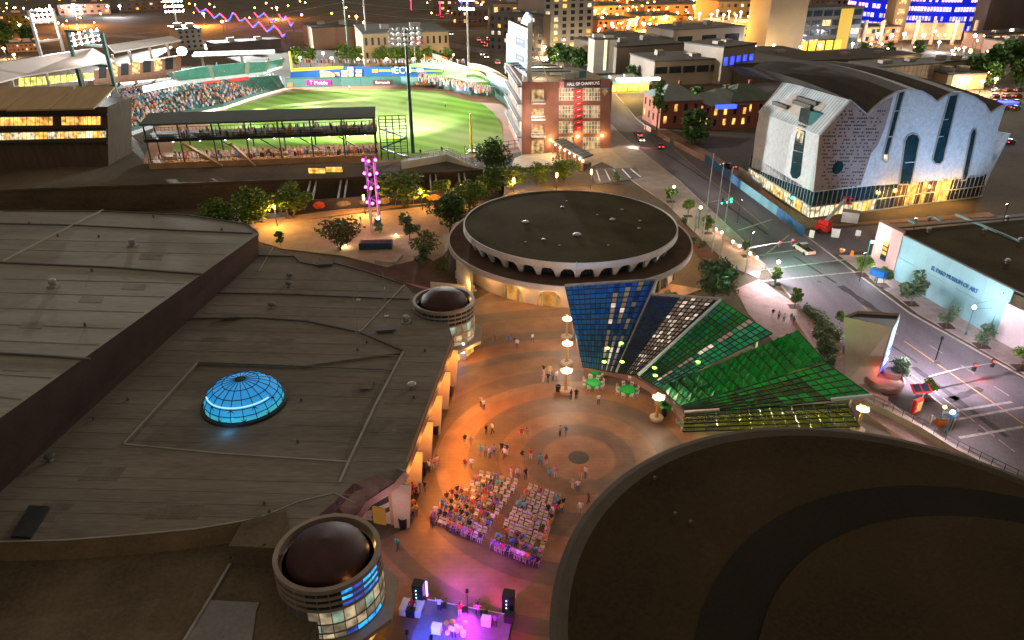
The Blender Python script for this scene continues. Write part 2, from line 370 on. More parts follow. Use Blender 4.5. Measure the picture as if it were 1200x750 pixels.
# ------------------------------------------------------------------ plaza with rings of coloured pavers
PC = G(678,537)
def plaza_mat():
    m = bpy.data.materials.new("ringed_pavers"); m.use_nodes = True; n = m.node_tree; L = n.links.new; b = n.nodes["Principled BSDF"]
    b.inputs["Roughness"].default_value = .55; b.inputs["Specular IOR Level"].default_value = .35
    tc = n.nodes.new("ShaderNodeNewGeometry")
    sub = n.nodes.new("ShaderNodeVectorMath"); sub.operation = 'SUBTRACT'; sub.inputs[1].default_value = (PC.x,PC.y,ZS); L(tc.outputs["Position"], sub.inputs[0])
    ln = n.nodes.new("ShaderNodeVectorMath"); ln.operation = 'LENGTH'; L(sub.outputs[0], ln.inputs[0])
    dv = n.nodes.new("ShaderNodeMath"); dv.operation = 'DIVIDE'; dv.inputs[1].default_value = 60; L(ln.outputs["Value"], dv.inputs[0])
    r = n.nodes.new("ShaderNodeValToRGB"); r.color_ramp.interpolation = 'CONSTANT'; L(dv.outputs[0], r.inputs[0])
    tan, gry, org, pal = (.225,.120,.068,1), (.145,.092,.064,1), (.25,.115,.056,1), (.25,.138,.086,1)
    st = [(0,(.05,.04,.035,1)),(1.15,pal),(4.1,tan),(4.25,gry),(6.6,tan),(9.6,gry),(13.2,org),(15.5,pal),(17,gry),(20,tan),(24,gry),(26,org),(29.5,gry),(32,tan),(37,gry),(40,pal),(44,gry),(47,tan)]
    el = r.color_ramp.elements
    el[0].position = 0; el[0].color = st[0][1]; el[1].position = st[1][0]/60; el[1].color = st[1][1]
    for d, c in st[2:]: e = el.new(d/60); e.color = c
    # rows of small paving units, and worn patches
    br = n.nodes.new("ShaderNodeTexBrick"); br.inputs["Scale"].default_value = 1.0; br.inputs["Brick Width"].default_value = 1.2; br.inputs["Row Height"].default_value = .6
    br.inputs["Color1"].default_value = (.93,.93,.93,1); br.inputs["Color2"].default_value = (1.04,1.02,1,1); br.inputs["Mortar"].default_value = (.84,.83,.82,1); br.inputs["Mortar Size"].default_value = .03
    L(sub.outputs[0], br.inputs[0])
    no = n.nodes.new("ShaderNodeTexNoise"); no.inputs["Scale"].default_value = .35; no.inputs["Detail"].default_value = 7; L(sub.outputs[0], no.inputs[0])
    mr = n.nodes.new("ShaderNodeMapRange"); mr.inputs[1].default_value = .3; mr.inputs[2].default_value = .72; mr.inputs[3].default_value = .72; mr.inputs[4].default_value = 1.22; L(no.outputs[0], mr.inputs[0])
    m1 = n.nodes.new("ShaderNodeMixRGB"); m1.blend_type = 'MULTIPLY'; m1.inputs[0].default_value = 1; L(r.outputs[0], m1.inputs[1]); L(br.outputs[0], m1.inputs[2])
    m2 = n.nodes.new("ShaderNodeMixRGB"); m2.blend_type = 'MULTIPLY'; m2.inputs[0].default_value = 1; L(m1.outputs[0], m2.inputs[1]); L(mr.outputs[0], m2.inputs[2])
    L(m2.outputs[0], b.inputs["Base Color"]); return m
pz = MB()
pz.prism([(-14,40),(4,34),(30,40),(52,62),(50,84),(24,110),(34,118),(20,124),(2,124),(-14,104),(-9,98),(-8,84),(-11,58),(-20,52)], -.02, ZS)
struct(pz, "plaza", plaza_mat())
md = MB(); md.lathe(PC.x, PC.y, [(0,ZS+.02),(1.1,ZS+.02),(1.25,ZS+.01),(1.25,ZS-.05)], 28)
tag(md.build("floor_medallion", M("dark_bronze", (.03,.025,.022), .5, .3, 2, 9)), "dark round bronze disc at the centre of the ringed plaza", "floor disc")
# pavements: art museum side, children's museum side, plaza side
_pz = [ZS]
def pave(name, pts, mat, z=None):
    if z is None: _pz[0] += .004; z = _pz[0]
    m_ = MB(); m_.prism(pts, -.05, z, 0); return struct(m_, name, mat)
R2 = [(x+.25,y+.05) for x, y in RK]
def offs(pts, d): return [(x+d, y+d*.25) for x, y in pts]
pave("sidewalk", [(83,50),(74,88),(68,108),(65.0,134),(72,134),(76,111),(80,97),(94,50)], M("pinkish_pavement", (.30,.235,.225), .8, .2, .5, 3))
pave("sidewalk", [(60.4,149),(60.3,163.1),(56.2,206.3),(47.0,244),(51,248),(60,208),(64.5,165),(66.5,156),(72,152),(110,160),(110,157)], M("brown_dirt_pavement", (.24,.13,.08), .85, .3, .4, 3))
pave("sidewalk", [(48.2,141.1),(48.5,131),(47.5,127),(45.6,122.5),(42,128),(39,148),(37,165),(30,190),(28,212),(22,216),(22,236),(33,262),(36,232),(43.6,184.4)], m_walk)
pave("sidewalk", [(45.6,122.3),(48.6,112),(50.6,84),(53.9,70),(57.8,64.6),(57,58),(50,62),(52.2,66),(47,78),(44,88),(41,97),(39.5,108),(40,118)], M("pink_pavement", (.33,.22,.22), .8, .2, .5, 3))
kb = MB()
for pts, s_ in ((LK, -1), (RK, 1)):
    for a, b in zip(pts[1:-1], pts[2:]): kb.beam((a[0]+s_*.1,a[1],.07),(b[0]+s_*.1,b[1],.07), .28, .16)
struct(kb, "kerb", m_kerb)
# terrace north of the convention center: sand coloured plaza, planted beds
pave("terrace", [tuple(G(x,y).xy) for x, y in ((265,272),(330,262),(430,250),(520,240),(545,262),(520,300),(480,320),(400,300),(330,292))], M("sandy_terrace", (.34,.26,.16), .85, .2, .4, 3))
pave("footpath", [tuple(G(x,y).xy) for x, y in ((290,268),(440,246),(560,232),(560,226),(440,240),(280,262))], m_wood, ZS+.006)
# ================================================================== convention centre (left)
ZR = 7.0
def P7(*pp, z=ZR): return [tuple(G(x,y,z).xy) for x, y in pp]
cc = thing("convention_center", "sprawling low convention hall with grey stepped flat roofs and a dark red brown upper fascia", "building", (-40,75,0))
hi_pl = plane3(G(300,274,11.0), Vector((*G(0,577,7).xy, 15.4)), Vector((-75,118,12.0)))
def PH(px, py, dz=0): p = PL(px, py, hi_pl); return Vector((p.x,p.y,p.z+dz))
# main roof with the sunken tray round the dome
outer = P7((303,288),(345,300),(352,307),(372,311),(385,306),(430,318),(474,333),(483,343),(515,352),(532,399),(476,551),(466,549),(440,556),(415,566),(390,590),(330,640),(300,609),(228,621),(152,628),(76,634),(-40,637),(-330,650),(-330,560),(-20,590))
tray = P7((145,520),(232,426),(345,430),(470,413),(408,541))
def roof_with_hole(mb, out, hole, z, m=0):
    o = [Vector((*p,0)) for p in out]; h = [Vector((*p,0)) for p in hole]; al = o + h
    tr = []
    for t in tessellate_polygon([o, h]):
        a, b, c = (al[i] for i in t)
        tr.append(tuple(t) if (b-a).cross(c-a).z > 0 else tuple(t[::-1]))
    mb.add([(p.x,p.y,z) for p in al], tr, m)
rf = MB(); roof_with_hole(rf, outer, tray, ZR)
n_ = len(outer)
for i in range(n_):
    a, b = outer[i], outer[(i+1)%n_]; q = [(a[0],a[1],ZR),(b[0],b[1],ZR),(b[0],b[1],ZR-1.1),(a[0],a[1],ZR-1.1)]
    rf.poly(q, 1)
zt = ZR-.38
tr_poly = [(p[0],p[1],zt) for p in tray]
if sum(tray[i][0]*tray[(i+1)%5][1]-tray[(i+1)%5][0]*tray[i][1] for i in range(5)) < 0: tr_poly = tr_poly[::-1]
rf.poly(tr_poly, 0)
for i in range(5):
    a, b = tray[i], tray[(i+1)%5]; rf.poly([(a[0],a[1],zt),(b[0],b[1],zt),(b[0],b[1],ZR),(a[0],a[1],ZR)], 0)
rf.build("main_roof", [m_roof, m_fascia], cc)
# walls below
wl = MB(); wall_p = P7((300,295),(474,340),(500,360),(515,398),(462,540),(420,560),(330,596),(300,600),(228,612),(0,625), z=6); wl.prism(wall_p, 0, ZR-1.15); wl.build("wall", m_stucco, cc)
# upper roof
top = [PH(x,y) for x, y in ((-330,262),(-100,250),(0,247),(120,247.5),(220,252),(265,258),(290,263),(300,268),(303,274),(0,490),(-330,730))]
base = [Vector((p.x,p.y,ZR)) for p in top]; base[-2] = Vector((*G(0,577,ZR).xy, ZR)); base[-3] = Vector((*G(303,301,ZR).xy, ZR)); base[-4] = Vector((*G(302,290,ZR).xy, ZR)); base[-1] = Vector((*G(-330,840,ZR).xy, ZR))
up = MB(); up.poly(top[::-1], 0)
for i in range(len(top)-1): up.poly([base[i+1],base[i],top[i],top[i+1]], 1)
up.build("upper_roof", [m_roof2, m_fascia], cc)
def curb(pts, wd, ht, mat, dz=0.0):
    for a, b in zip(pts, pts[1:]):
        c = MB(); a, b = Vector(a), Vector(b); c.beam(a+Vector((0,0,ht/2+dz)), b+Vector((0,0,ht/2+dz)), wd, ht); c.build("roof_curb", mat, cc)
curb([PH(-20,262),PH(90,264.5),PH(200,270),PH(296,274)], 0.30, 0.21, m_curbd)
curb([PH(-20,307.5),PH(60,311),PH(130,314),PH(236,322)], 0.30, 0.24, m_curbd)
curb([PH(-20,414),PH(50,418),PH(106,422)], 0.24, 0.24, m_curbd)
curb([PH(121,247),PH(60,277),PH(3,307)], 0.21, 0.24, m_curb)
curb([PH(3,247.5),PH(120,248),PH(220,252.5),PH(290,263.5),PH(302,273)], 0.18, 0.21, m_curbd)
P3 = lambda *pp, z=ZR: [G(x,y,z) for x, y in pp]
curb(P3((243,343.5),(330,345),(480,351)), 0.30, 0.21, m_curbd)
curb(P3((210,374),(300,373),(360,377),(422,390),(473,412)), 0.27, 0.24, m_curbd)
curb(P3((473,412.5),(440,475),(409,541),(398,566)), 0.24, 0.18, m_curb)
curb(P3((145,520.5),(232,425)), 0.18, 0.15, m_curb)
curb(P3((146,521),(260,532),(407,541.5)), 0.18, 0.12, m_curb)
curb(P3((233,425),(345,429),(462,434)), 0.18, 0.12, m_curbd)
curb(P3((474,334),(420,392)), 0.15, 0.15, m_curb)
curb(P3((303,318),(320,290)), 0.15, 0.09, m_curb)
curb(P3((300,608.5),(228,620.5),(152,627.5),(76,633.5),(-40,636.5)), 0.15, 0.11, m_curb)
curb(P3((302,300),(345,301),(352,308),(372,312),(385,307),(430,319),(474,334)), 0.18, 0.24, m_curbd)
curb(P3((300,609),(350,588),(392,578),(416,590)), 0.12, 0.09, m_curb)
# welded membrane seams and repair patches
def seam(a, b): c = MB(); c.beam(a+Vector((0,0,.012)), b+Vector((0,0,.012)), .12, .03); c.build("roof_seam", m_roof, cc)
xl_ = lambda y: 303-(y-301)*1.098+6; xr_ = lambda y: (474+(y-334)*.89 if y < 399 else 532-(y-399)*.368)-8
for y in (326,337,357,367,386,398,410,556,570,584,598):
    x0, x1 = xl_(y), min(xr_(y+5), 428 if y > 551 else 999) - (60 if y > 580 else 0); seam(G(x0,y,ZR), G(x1,y+(x1-x0)*.025,ZR))
for y in (424,440,456,472,489,506,524,540):
    x0, x1 = xl_(y), 232-(y-425)*.91-6
    if x1 > x0+8: seam(G(x0,y,ZR), G(x1,y+(x1-x0)*.025,ZR))
    x0, x1 = 470-(y-413)*.484+8, xr_(y+2); seam(G(x0,y,ZR), G(x1,y+(x1-x0)*.025,ZR))
for y in (447,463,480,498,516):
    x0, x1 = 232-(y-425)*.91+6, 470-(y-413)*.484-10
    for s0, s1 in ((x0, 236), (340, x1)): seam(G(s0,y,zt), G(s1,y+(s1-s0)*.03,zt))
for y in (283,295,329,345,363,382,401,440,465):
    x1 = 303-(y-274)*1.40-10; seam(PH(-30,y-3), PH(x1,y+3))
m_rp = M("roof_patch_membrane", (.122,.109,.093), .95, .3, .4, 4, spec=.05)
for x, y, w_, h_ in ((330,400,3,1.6),(120,555,4,2.2),(455,500,2,3),(205,600,5,2),(395,352,2.4,1.4),(250,398,3.5,1.2),(60,600,3,2.5),(430,450,1.5,2.2)):
    p = G(x,y,ZR); c = MB(); c.obox(p.xy, w_/2, h_/2, ZR-.02, ZR+.012, RND.uniform(-.1,.1)); c.build("roof_patch", m_rp, cc)
for x, y in ((110,350),(40,380),(180,300),(20,430),(160,335)):
    p = PH(x,y); c = MB(); n_h = hi_pl[0].normalized(); n_h = n_h if n_h.z > 0 else -n_h; c.ext([PH(x-14,y-3,.012),PH(x+12,y-2,.012),PH(x+9,y+5,.012),PH(x-18,y+4,.012)], (0,0,.01)); c.build("roof_patch", m_rp, cc)
# front lip and the lower roof at the lower left
lw = MB(); ZL = 4.8
lip = P7((300,609),(228,621),(152,628),(76,634),(-40,637),(-330,650))
for a, b in zip(lip, lip[1:]): lw.ext([(a[0],a[1]-.06,ZR-.04),(b[0],b[1]-.06,ZR-.04),(b[0],b[1]-.06,ZL-.1),(a[0],a[1]-.06,ZL-.1)], (0,.03,0))
lw.build("lip_wall", M("tan_lip_cladding", (.15,.108,.06), .9, .25, .4, 3), cc)
lo = MB(); lo.prism(P7((270,655),(270,600),(-330,640),(-330,1000),(250,1000),(370,1000),(372,720),(330,640), z=ZL), 3.6, ZL); lo.build("lower_roof", m_rooflow, cc)
st = MB(); st.prism(P7((268,641),(285,612),(335,600),(345,645)), ZL, ZR+.15); st.build("roof_block", m_rooflow, cc)
pn = MB(); pn.prism(P7((245,703),(304,706),(300,716),(262,1000),(150,1000),(215,752), z=ZL+.15), ZL-.2, ZL+.15); pn.build("roof_panel", M("blue_grey_membrane", (.16,.16,.17), .8, .2, .2, 3), cc)
curb(P3((270,662),(246,703),(216,752),(190,800), z=ZL+.1), 0.21, 0.21, m_curb)
wp = MB(); a, b = G(374,714,ZL), G(352,785,ZL); wp.ext([a,b,b-Vector((0,0,2)),a-Vector((0,0,2))], (-.2,0,0)); wp.build("parapet_wall", m_pink, cc)
# rooftop vents, units and hatches: each is its own thing
def vent(loc, kind, label):
    x, y, z = loc; t = thing("roof_vent", label, "roof vent", loc, "vents on the convention hall roofs")
    if kind == 0:      # mushroom vent
        a = MB(); a.lathe(x,y,[(.22,z-.05),(.22,z+.55)],12); a.build("stack", m_steel, t)
        a = MB(); a.lathe(x,y,[(.22,z+.5),(.52,z+.52),(.55,z+.66),(.36,z+.82),(0,z+.86)],14); a.build("cap", m_curbd if x < -20 else m_steel, t)
    elif kind == 1:    # turbine fan on a kerb
        a = MB(); a.box(x-.6,x+.6,y-.6,y+.6,z-.05,z+.3); a.build("kerb_base", m_curb, t)
        a = MB(); a.lathe(x,y,[(.42,z+.3),(.5,z+.55),(.5,z+.95),(.42,z+1.1),(0,z+1.12)],14); a.build("hood", m_curb, t)
    else:              # long low hood
        a = MB(); a.obox((x,y),1.1,.45,z-.05,z+.35,.2); a.build("kerb_base", m_curbd, t)
        a = MB(); a.obox((x,y),1.3,.6,z+.35,z+.6,.2); a.build("hood", m_curbd, t)
vl = [((63,336),1,1,"large pale turbine vent casting a long shadow on the upper roof, left"),((156,288),1,1,"square framed vent in the middle of the upper roof"),((49,273),0,2,"low dark vent near the far edge of the upper roof"),((116,260),0,2,"tiny dark hood right of the diagonal pale curb"),((340,326),0,0,"far one of two mushroom vents near the terrace side"),((339,336),0,0,"near one of two mushroom vents near the terrace side"),((319,361),0,0,"single mushroom vent below the long dark curb"),((381,312),0,2,"broad low hood beside the stepped roof edge"),((271,374),0,2,"flat dark hood above the sunken tray"),((476,378),0,1,"drum shaped fan near the far glazed tower"),((452,389),0,2,"small pipe hood near the tall thin mast"),((483,455),0,0,"small dark pipe near the eave"),((20,538),1,0,"squat brownish pipe vent near the lower left slope"),((60,540),0,0,"lone pipe vent left of the sunken tray")]
for (px,py), hi, k, lb in vl:
    p = PH(px,py) if hi and (px,py) != (20,538) else G(px,py,ZR); vent(tuple(p), k, lb)
for px, py in ((116,278),(35,263),(180,255),(68,277),(108,318),(100,382),(260,270)):   # pipe stubs of the upper roof are parts
    p = PH(px,py); a = MB(); a.tube(p-Vector((0,0,.1)), p+Vector((0,0,.45)), .16, .16, 6); a.build("pipe_stub", m_curbd, cc)
for px, py in ((353,470),(349,519),(419,411),(430,402),(485,467),(310,591),(397,590),(110,492),(150,469),(316,601),(498,412),(310,640)):
    p = G(px,py,ZR if (px,py) not in ((353,470),(349,519)) else zt); a = MB(); a.tube(p-Vector((0,0,.1)), p+Vector((0,0,.4)), .15, .12, 6); a.build("pipe_stub", m_curbd, cc)
hatch = MB(); h_ = P7((12,628),(34,592),(58,593),(35,629), z=ZR+.3); hatch.prism(h_, ZR-.05, ZR+.3, 0); tag(hatch.build("roof_hatch", m_dark), "dark rectangular skylight hatch set in the roof at lower left", "hatch")
for i, (px, py, h) in enumerate(((419,389,6.2),(453,371,7.0),(420,352,2.5))):
    a = MB(); p = G(px,py,ZR); a.tube(p, p+Vector((0,0,h)), .05, .03, 5); a.obox(p.xy, .3, .3, ZR, ZR+.15)
    tag(a.build("roof_mast", m_steel), ["thin pale mast standing at the joint of the roof curbs","tallest thin mast behind the drum shaped fan","short thin mast on the far part of the roof"][i], "mast", "masts on the convention hall roof")
# glowing blue dome
dc = G(287,472,zt+.1); DR = 4.55; DH = 3.0
dm = thing("skylight_dome", "blue glowing glass dome with a black lattice in the sunken roof tray", "dome", tuple(dc))
a = MB(); a.lathe(dc.x,dc.y,[(DR+.35,zt-.02),(DR+.35,zt+.35),(DR,zt+.4)],40); a.build("base_ring", m_dark, dm)
def dome_mat():
    m = bpy.data.materials.new("glowing_blue_glass"); m.use_nodes = True; n = m.node_tree; L = n.links.new; b = n.nodes["Principled BSDF"]
    b.inputs["Base Color"].default_value = (.02,.15,.22,1); b.inputs["Roughness"].default_value = .08
    sp = n.nodes.new("ShaderNodeSeparateXYZ"); L(_pos(n), sp.inputs[0])
    no = n.nodes.new("ShaderNodeTexNoise"); no.inputs["Scale"].default_value = .7; no.inputs["Detail"].default_value = 6; L(_pos(n), no.inputs[0])
    ad = n.nodes.new("ShaderNodeMath"); ad.operation = 'MULTIPLY_ADD'; ad.inputs[1].default_value = 1.6; L(no.outputs[0], ad.inputs[0]); L(sp.outputs["Z"], ad.inputs[2])
    r = n.nodes.new("ShaderNodeValToRGB"); mr = n.nodes.new("ShaderNodeMapRange"); mr.inputs[1].default_value = zt+.6; mr.inputs[2].default_value = zt+3.2
    L(ad.outputs[0], mr.inputs[0]); L(mr.outputs[0], r.inputs[0])
    e = r.color_ramp.elements; e[0].position = 0; e[0].color = (.22,.48,.42,1); e[1].position = 1; e[1].color = (.012,.22,.56,1)
    k = e.new(.22); k.color = (.06,.42,.44,1); k = e.new(.5); k.color = (.02,.30,.60,1)
    L(r.outputs[0], b.inputs["Emission Color"]); b.inputs["Emission Strength"].default_value = .50
    return m
m_dome = dome_mat(); NS = 20; rings = [0,.26,.5,.72,.88,1.0]
def dp(i, t, s=1.0):
    an = 2*math.pi*i/NS; ph = t*math.pi/2
    return Vector((dc.x+DR*s*math.sin(ph)*math.cos(an), dc.y+DR*s*math.sin(ph)*math.sin(an), zt+.4+DH*s*math.cos(ph)))
ts = [.08,.3,.5,.7,.86,1.0]
for k in range(5):
    for i in range(NS):
        p = MB(); mid = (i+.5); q = [dp(i,ts[k]),dp(i,ts[k+1]),dp(i+1,ts[k+1]),dp(i+1,ts[k])]; p.ext(q, (dp(mid,.5)-Vector((dc.x,dc.y,zt)))*-.008)
        p.build("glass_pane", m_dome, dm)
bars = MB()
for i in range(NS):
    for k in range(5): bars.beam(dp(i,ts[k],1.005), dp(i,ts[k+1],1.005), .07, .08)
    for k in range(6): bars.beam(dp(i,ts[k],1.005), dp(i+1,ts[k],1.005), .07, .08)
    if i % 2 == 0: bars.beam(dp(i,ts[5],1.005), dp(i+1,ts[3],1.005), .07, .08); bars.beam(dp(i+2,ts[5],1.005), dp(i+1,ts[3],1.005), .07, .08)
bars.build("lattice_bars", m_black, dm)
a = MB(); a.lathe(dc.x,dc.y,[(.55,zt+.4+DH*.985),(.3,zt+.45+DH*1.0),(0,zt+.45+DH)],16); a.build("crown_cap", m_black, dm)
# glowing ring lamp inside the dome shows through as a bright arc: a tube on the glass
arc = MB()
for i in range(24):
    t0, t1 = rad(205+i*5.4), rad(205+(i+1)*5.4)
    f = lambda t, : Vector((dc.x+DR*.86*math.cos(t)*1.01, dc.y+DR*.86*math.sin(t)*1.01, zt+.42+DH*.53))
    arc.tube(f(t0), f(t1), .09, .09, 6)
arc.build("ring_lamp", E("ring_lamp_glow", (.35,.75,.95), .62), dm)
lamp(dm, (dc.x,dc.y-DR-1.4,zt+.8), 40, (.1,.5,1), .3)

# facade to the plaza: orange lit wall, piers, soffit lights
A_ = G(534,452); B_ = G(480,617)
fd = (B_-A_).normalized(); fn = Vector((-fd.y, fd.x, 0));  fn = fn if fn.x > 0 else -fn
FL = (B_-A_).length
wl = MB(); wl.ext([A_-fn*1.6, B_-fn*1.6, B_-fn*1.6+Vector((0,0,6)), A_-fn*1.6+Vector((0,0,6))], -fn*.4); wl.build("arcade_wall", M("ochre_stucco", (.50,.34,.18), .8, .12, .4, 6), cc)
sf = MB(); e1 = G(532,399,ZR-1.05); e2 = G(476,551,ZR-1.05)
sf.ext([Vector((e1.x,e1.y,5.85)),Vector((e2.x,e2.y,5.85)),Vector((e2.x,e2.y,5.85))-fn*3.0,Vector((e1.x,e1.y,5.85))-fn*3.0], (0,0,.15)); sf.build("soffit", m_stucco, cc)
fs = MB(); fs.beam((e1.x+.12,e1.y,ZR-.62), (e2.x+.12,e2.y,ZR-.62), .25, 1.35); fs.build("eave_fascia", M("terracotta_fascia", (.30,.14,.08), .7, .15, .5, 6), cc)
for i in range(6):
    c = A_+fd*(FL*(i+.02)/5.0); p = MB()
    p.ext([c-fn*1.55, c+fn*.05, c+fn*.6+Vector((0,0,5.9)), c-fn*1.55+Vector((0,0,5.9))], fd*.25); p.build("pier", m_stucco, cc)
m_strip = E("amber_strip_glow", (1,.42,.10), 18)
for i in range(10):
    t0 = (i+.2)/10.0; p0 = lerp(Vector((e1.x,e1.y,5.72)), Vector((e2.x,e2.y,5.72)), t0)+fn*.0; p1 = lerp(Vector((e1.x,e1.y,5.72)), Vector((e2.x,e2.y,5.72)), t0+.055)
    s_ = MB(); s_.beam(p0, p1, .22, .12); s_.build("strip_light", m_strip, cc)
for i in range(5):
    p = A_+fd*(FL*(i+.5)/5)+fn*.6; lamp(cc, (p.x,p.y,5.2), 260, (1,.33,.06), .5)
    p = A_+fd*(FL*(i+.5)/5)+fn*2.3; lamp(cc, (p.x,p.y,5.6), 1400, (1,.34,.06), .4, 'SPOT', (p.x+6,p.y-2,0), 140, .8)
# south end of the facade: white wall with two long dark openings under a pink fascia
V1 = G(479,618); V2 = G(446,612)
endd = (V2-V1).normalized()
ew = MB(); ew.ext([V1, V2+endd*3, V2+endd*3+Vector((0,0,5.9)), V1+Vector((0,0,5.9))], Vector((.05,.3,0))); ew.build("end_wall", M("white_stucco", (.62,.58,.58), .8, .1, .4, 6), cc)
for lst in (((430,599),(436,592),(466,575),(474,575),(473,580),(450,591)),((434,607),(440,601.5),(459,592.5),(462,594),(459,598),(443,605))):
    o = MB(); o.ext([VP(x,y,V1.xy,V2.xy)+Vector((0,-.02,0)) for x, y in lst], (0,.1,0)); o.build("dark_opening", m_curbd, cc)
pf = MB(); sl_ = MB(); W1, W2 = V1+Vector((0,-.7,0)), V2+Vector((0,-.7,0))
fp = [VP(x,y,W1.xy,W2.xy) for x, y in ((476,553),(465,565),(445,578),(431,587),(424,598),(414,612))]; re_ = [G(x,y,ZR) for x, y in ((476,551),(466,549),(440,556),(415,566),(400,580),(390,590))]
for a, b in zip(fp, fp[1:]): pf.beam(a-Vector((0,0,.3)), b-Vector((0,0,.3)), .3, .62)
for k in range(5): sl_.poly([fp[k]+Vector((0,0,.02)),re_[k]+Vector((0,0,.01)),re_[k+1]+Vector((0,0,.01)),fp[k+1]+Vector((0,0,.02))])
sl_.build("sloping_eave", m_roof, cc)
pf.build("pink_fascia", m_pink, cc)
dr = MB(); q = VP(449,612,V1.xy,V2.xy); dr.obox((q.x-.3,q.y-.1), .7,.12, 0, 2.2, math.atan2(endd.y,endd.x)); dr.build("lit_doorway", E("doorway_glow", (1,.45,.08), .09), cc)
lamp(cc, (V1.x-1.5,V1.y-3.5,3.8), 150, (1,.55,.6), .5)

# ------------------------------------------------------------------ two round glazed towers
e_pane = [E("tower_pane_cream", (1,.78,.48), .20, .7, .8), E("tower_pane_dim", (.8,.66,.42), .09, .7, .8), E("tower_pane_green", (.62,.85,.62), .2, .6, .8)]
e_breflect = [E("reflect_pane_blue", (.02,.32,1), .9, .7, 1.2), E("reflect_pane_violet", (.06,.12,.7), .3, .6, .8)]  # pane glow paints in the blue reflection of an unseen stage screen
m_ring = M("bronze_band", (.20,.16,.13), .5, .15, .6, 8)
m_domered = M("dark_maroon_metal", (.032,.011,.010), .6, .3, .6, 6, spec=.3)
def tower(cx, cy_, label, blue):
    t = thing("glazed_tower", label, "tower", (cx,cy_,0), "round glazed towers of the convention hall")
    RT, H = 4.5, 8.4
    a = MB(); a.lathe(cx,cy_,[(RT-.12,2.6),(RT-.12,7.5),(0,7.5)],40); a.build("core", M("tower_core", (.07,.06,.05), .6, .2, .5, 6), t)
    a = MB(); a.lathe(cx,cy_,[(RT+.02,7.95),(RT+.08,7.95),(RT+.08,H),(RT-.35,H),(RT-.42,7.6),(RT-.55,7.5)],48); a.build("top_ring", m_ring, t)
    for z in (7.25,6.6,5.9):
        a = MB(); a.lathe(cx,cy_,[(RT-.1,z),(RT+.09,z),(RT+.09,z+.26),(RT-.1,z+.26)],48); a.build("band", m_ring, t)
    for z in (4.35,3.3,2.6):
        a = MB(); a.lathe(cx,cy_,[(RT-.1,z),(RT+.05,z),(RT+.05,z+.14),(RT-.1,z+.14)],48); a.build("sill_band", m_ring, t)
    rows = [(7.51,7.95,0),(6.86,7.25,0),(6.16,6.6,0),(4.49,5.9,1),(3.44,4.35,1),(2.74,3.3,1)]
    NP = 28
    for z0, z1, lit in rows:
        for i in range(NP):
            a0, a1 = 2*math.pi*(i+.04)/NP, 2*math.pi*(i+.96)/NP; am = (a0+a1)/2
            m = m_tglass if not lit else RND.choice(e_pane)
            if blue and -rad(62) < am-2*math.pi < -rad(15): m = e_breflect[0 if RND.random() < .75 else 1] if (lit == 0 or z0 < 3.3 or RND.random() < .3) else m
            if math.sin(am) > .6: m = m_tglass
            if math.cos(am) < -.30 and (blue or math.cos(am) < -.6): m = m_curbd
            p = MB(); r0, r1 = RT-.05, RT
            q = [(cx+r1*math.cos(x), cy_+r1*math.sin(x), z) for x, z in ((a0,z0),(a1,z0),(a1,z1),(a0,z1))]
            p.ext(q, (-.05*math.cos(am), -.05*math.sin(am), 0)); p.build("pane", m, t)
    mu = MB()
    for i in range(NP):
        x = 2*math.pi*i/NP; mu.tube((cx+RT*math.cos(x), cy_+RT*math.sin(x), 2.7), (cx+RT*math.cos(x), cy_+RT*math.sin(x), 7.95), .045, .045, 4)
    mu.build("mullions", m_ring, t)
    a = MB(); a.lathe(cx,cy_,[(3.5,7.45),(3.55,7.9),(3.2,8.7),(2.4,9.35),(1.3,9.7),(0,9.8)],44); a.build("dome_cap", m_domered, t, True)
    a = MB(); a.lathe(cx,cy_,[(RT-.4,7.5),(3.4,7.5),(3.4,7.6)],40); a.build("gutter", m_rooflow, t)
    a = MB(); pl = [(cx+5.9*math.cos(rad(22.5+45*i)), cy_+5.9*math.sin(rad(22.5+45*i))) for i in range(8)]; a.prism(pl, 2.1, 2.6); a.build("octagon_ledge", M("ledge_stucco", (.24,.20,.17), .8, .15, .5, 6), t)
    a = MB(); a.lathe(cx,cy_,[(4.2,0),(4.2,2.1)],24); a.build("ground_storey", m_stucco, t)
    for k in range(3):
        an = rad(-70+45*k); p = MB(); p.obox((cx+4.22*math.cos(an), cy_+4.22*math.sin(an)), .06, .9, .1, 2.0, an); p.build("lit_doorway", e_winy, t)
    for an in (rad(-50), rad(20)):
        lamp(t, (cx+3.95*math.cos(an), cy_+3.95*math.sin(an), 7.8), 10, (1,.55,.15), .1)
    return t
T1C, T2C = (-16.0,46.6), (-10.1,96.6)
tower(*T1C, "near round glass tower with maroon dome and painted blue screen reflection above the stage", True)
tower(*T2C, "far round glass tower with maroon dome beside the arcaded round building", False)
sg = thing("lit_sign_box", "white glowing sign box at the foot of the far glazed tower", "sign", tuple(G(537,421)))
q = G(537,421); a = MB(); a.box(q.x-1.6,q.x+1.2,q.y-.3,q.y,.1,3.2); a.build("cabinet", m_conc, sg)
a = MB(); a.box(q.x-1.4,q.x+1.0,q.y-.34,q.y-.3,1.2,3.0); a.build("lit_face", E("sign_face_glow", (1,.82,.86), 2.4), sg)
lamp(sg, (q.x,q.y-1.2,1.8), 60, (.9,.85,1), .4); lamp(sg, (q.x+2.5,q.y-1,2.2), 160, (1,.45,.1), .3)

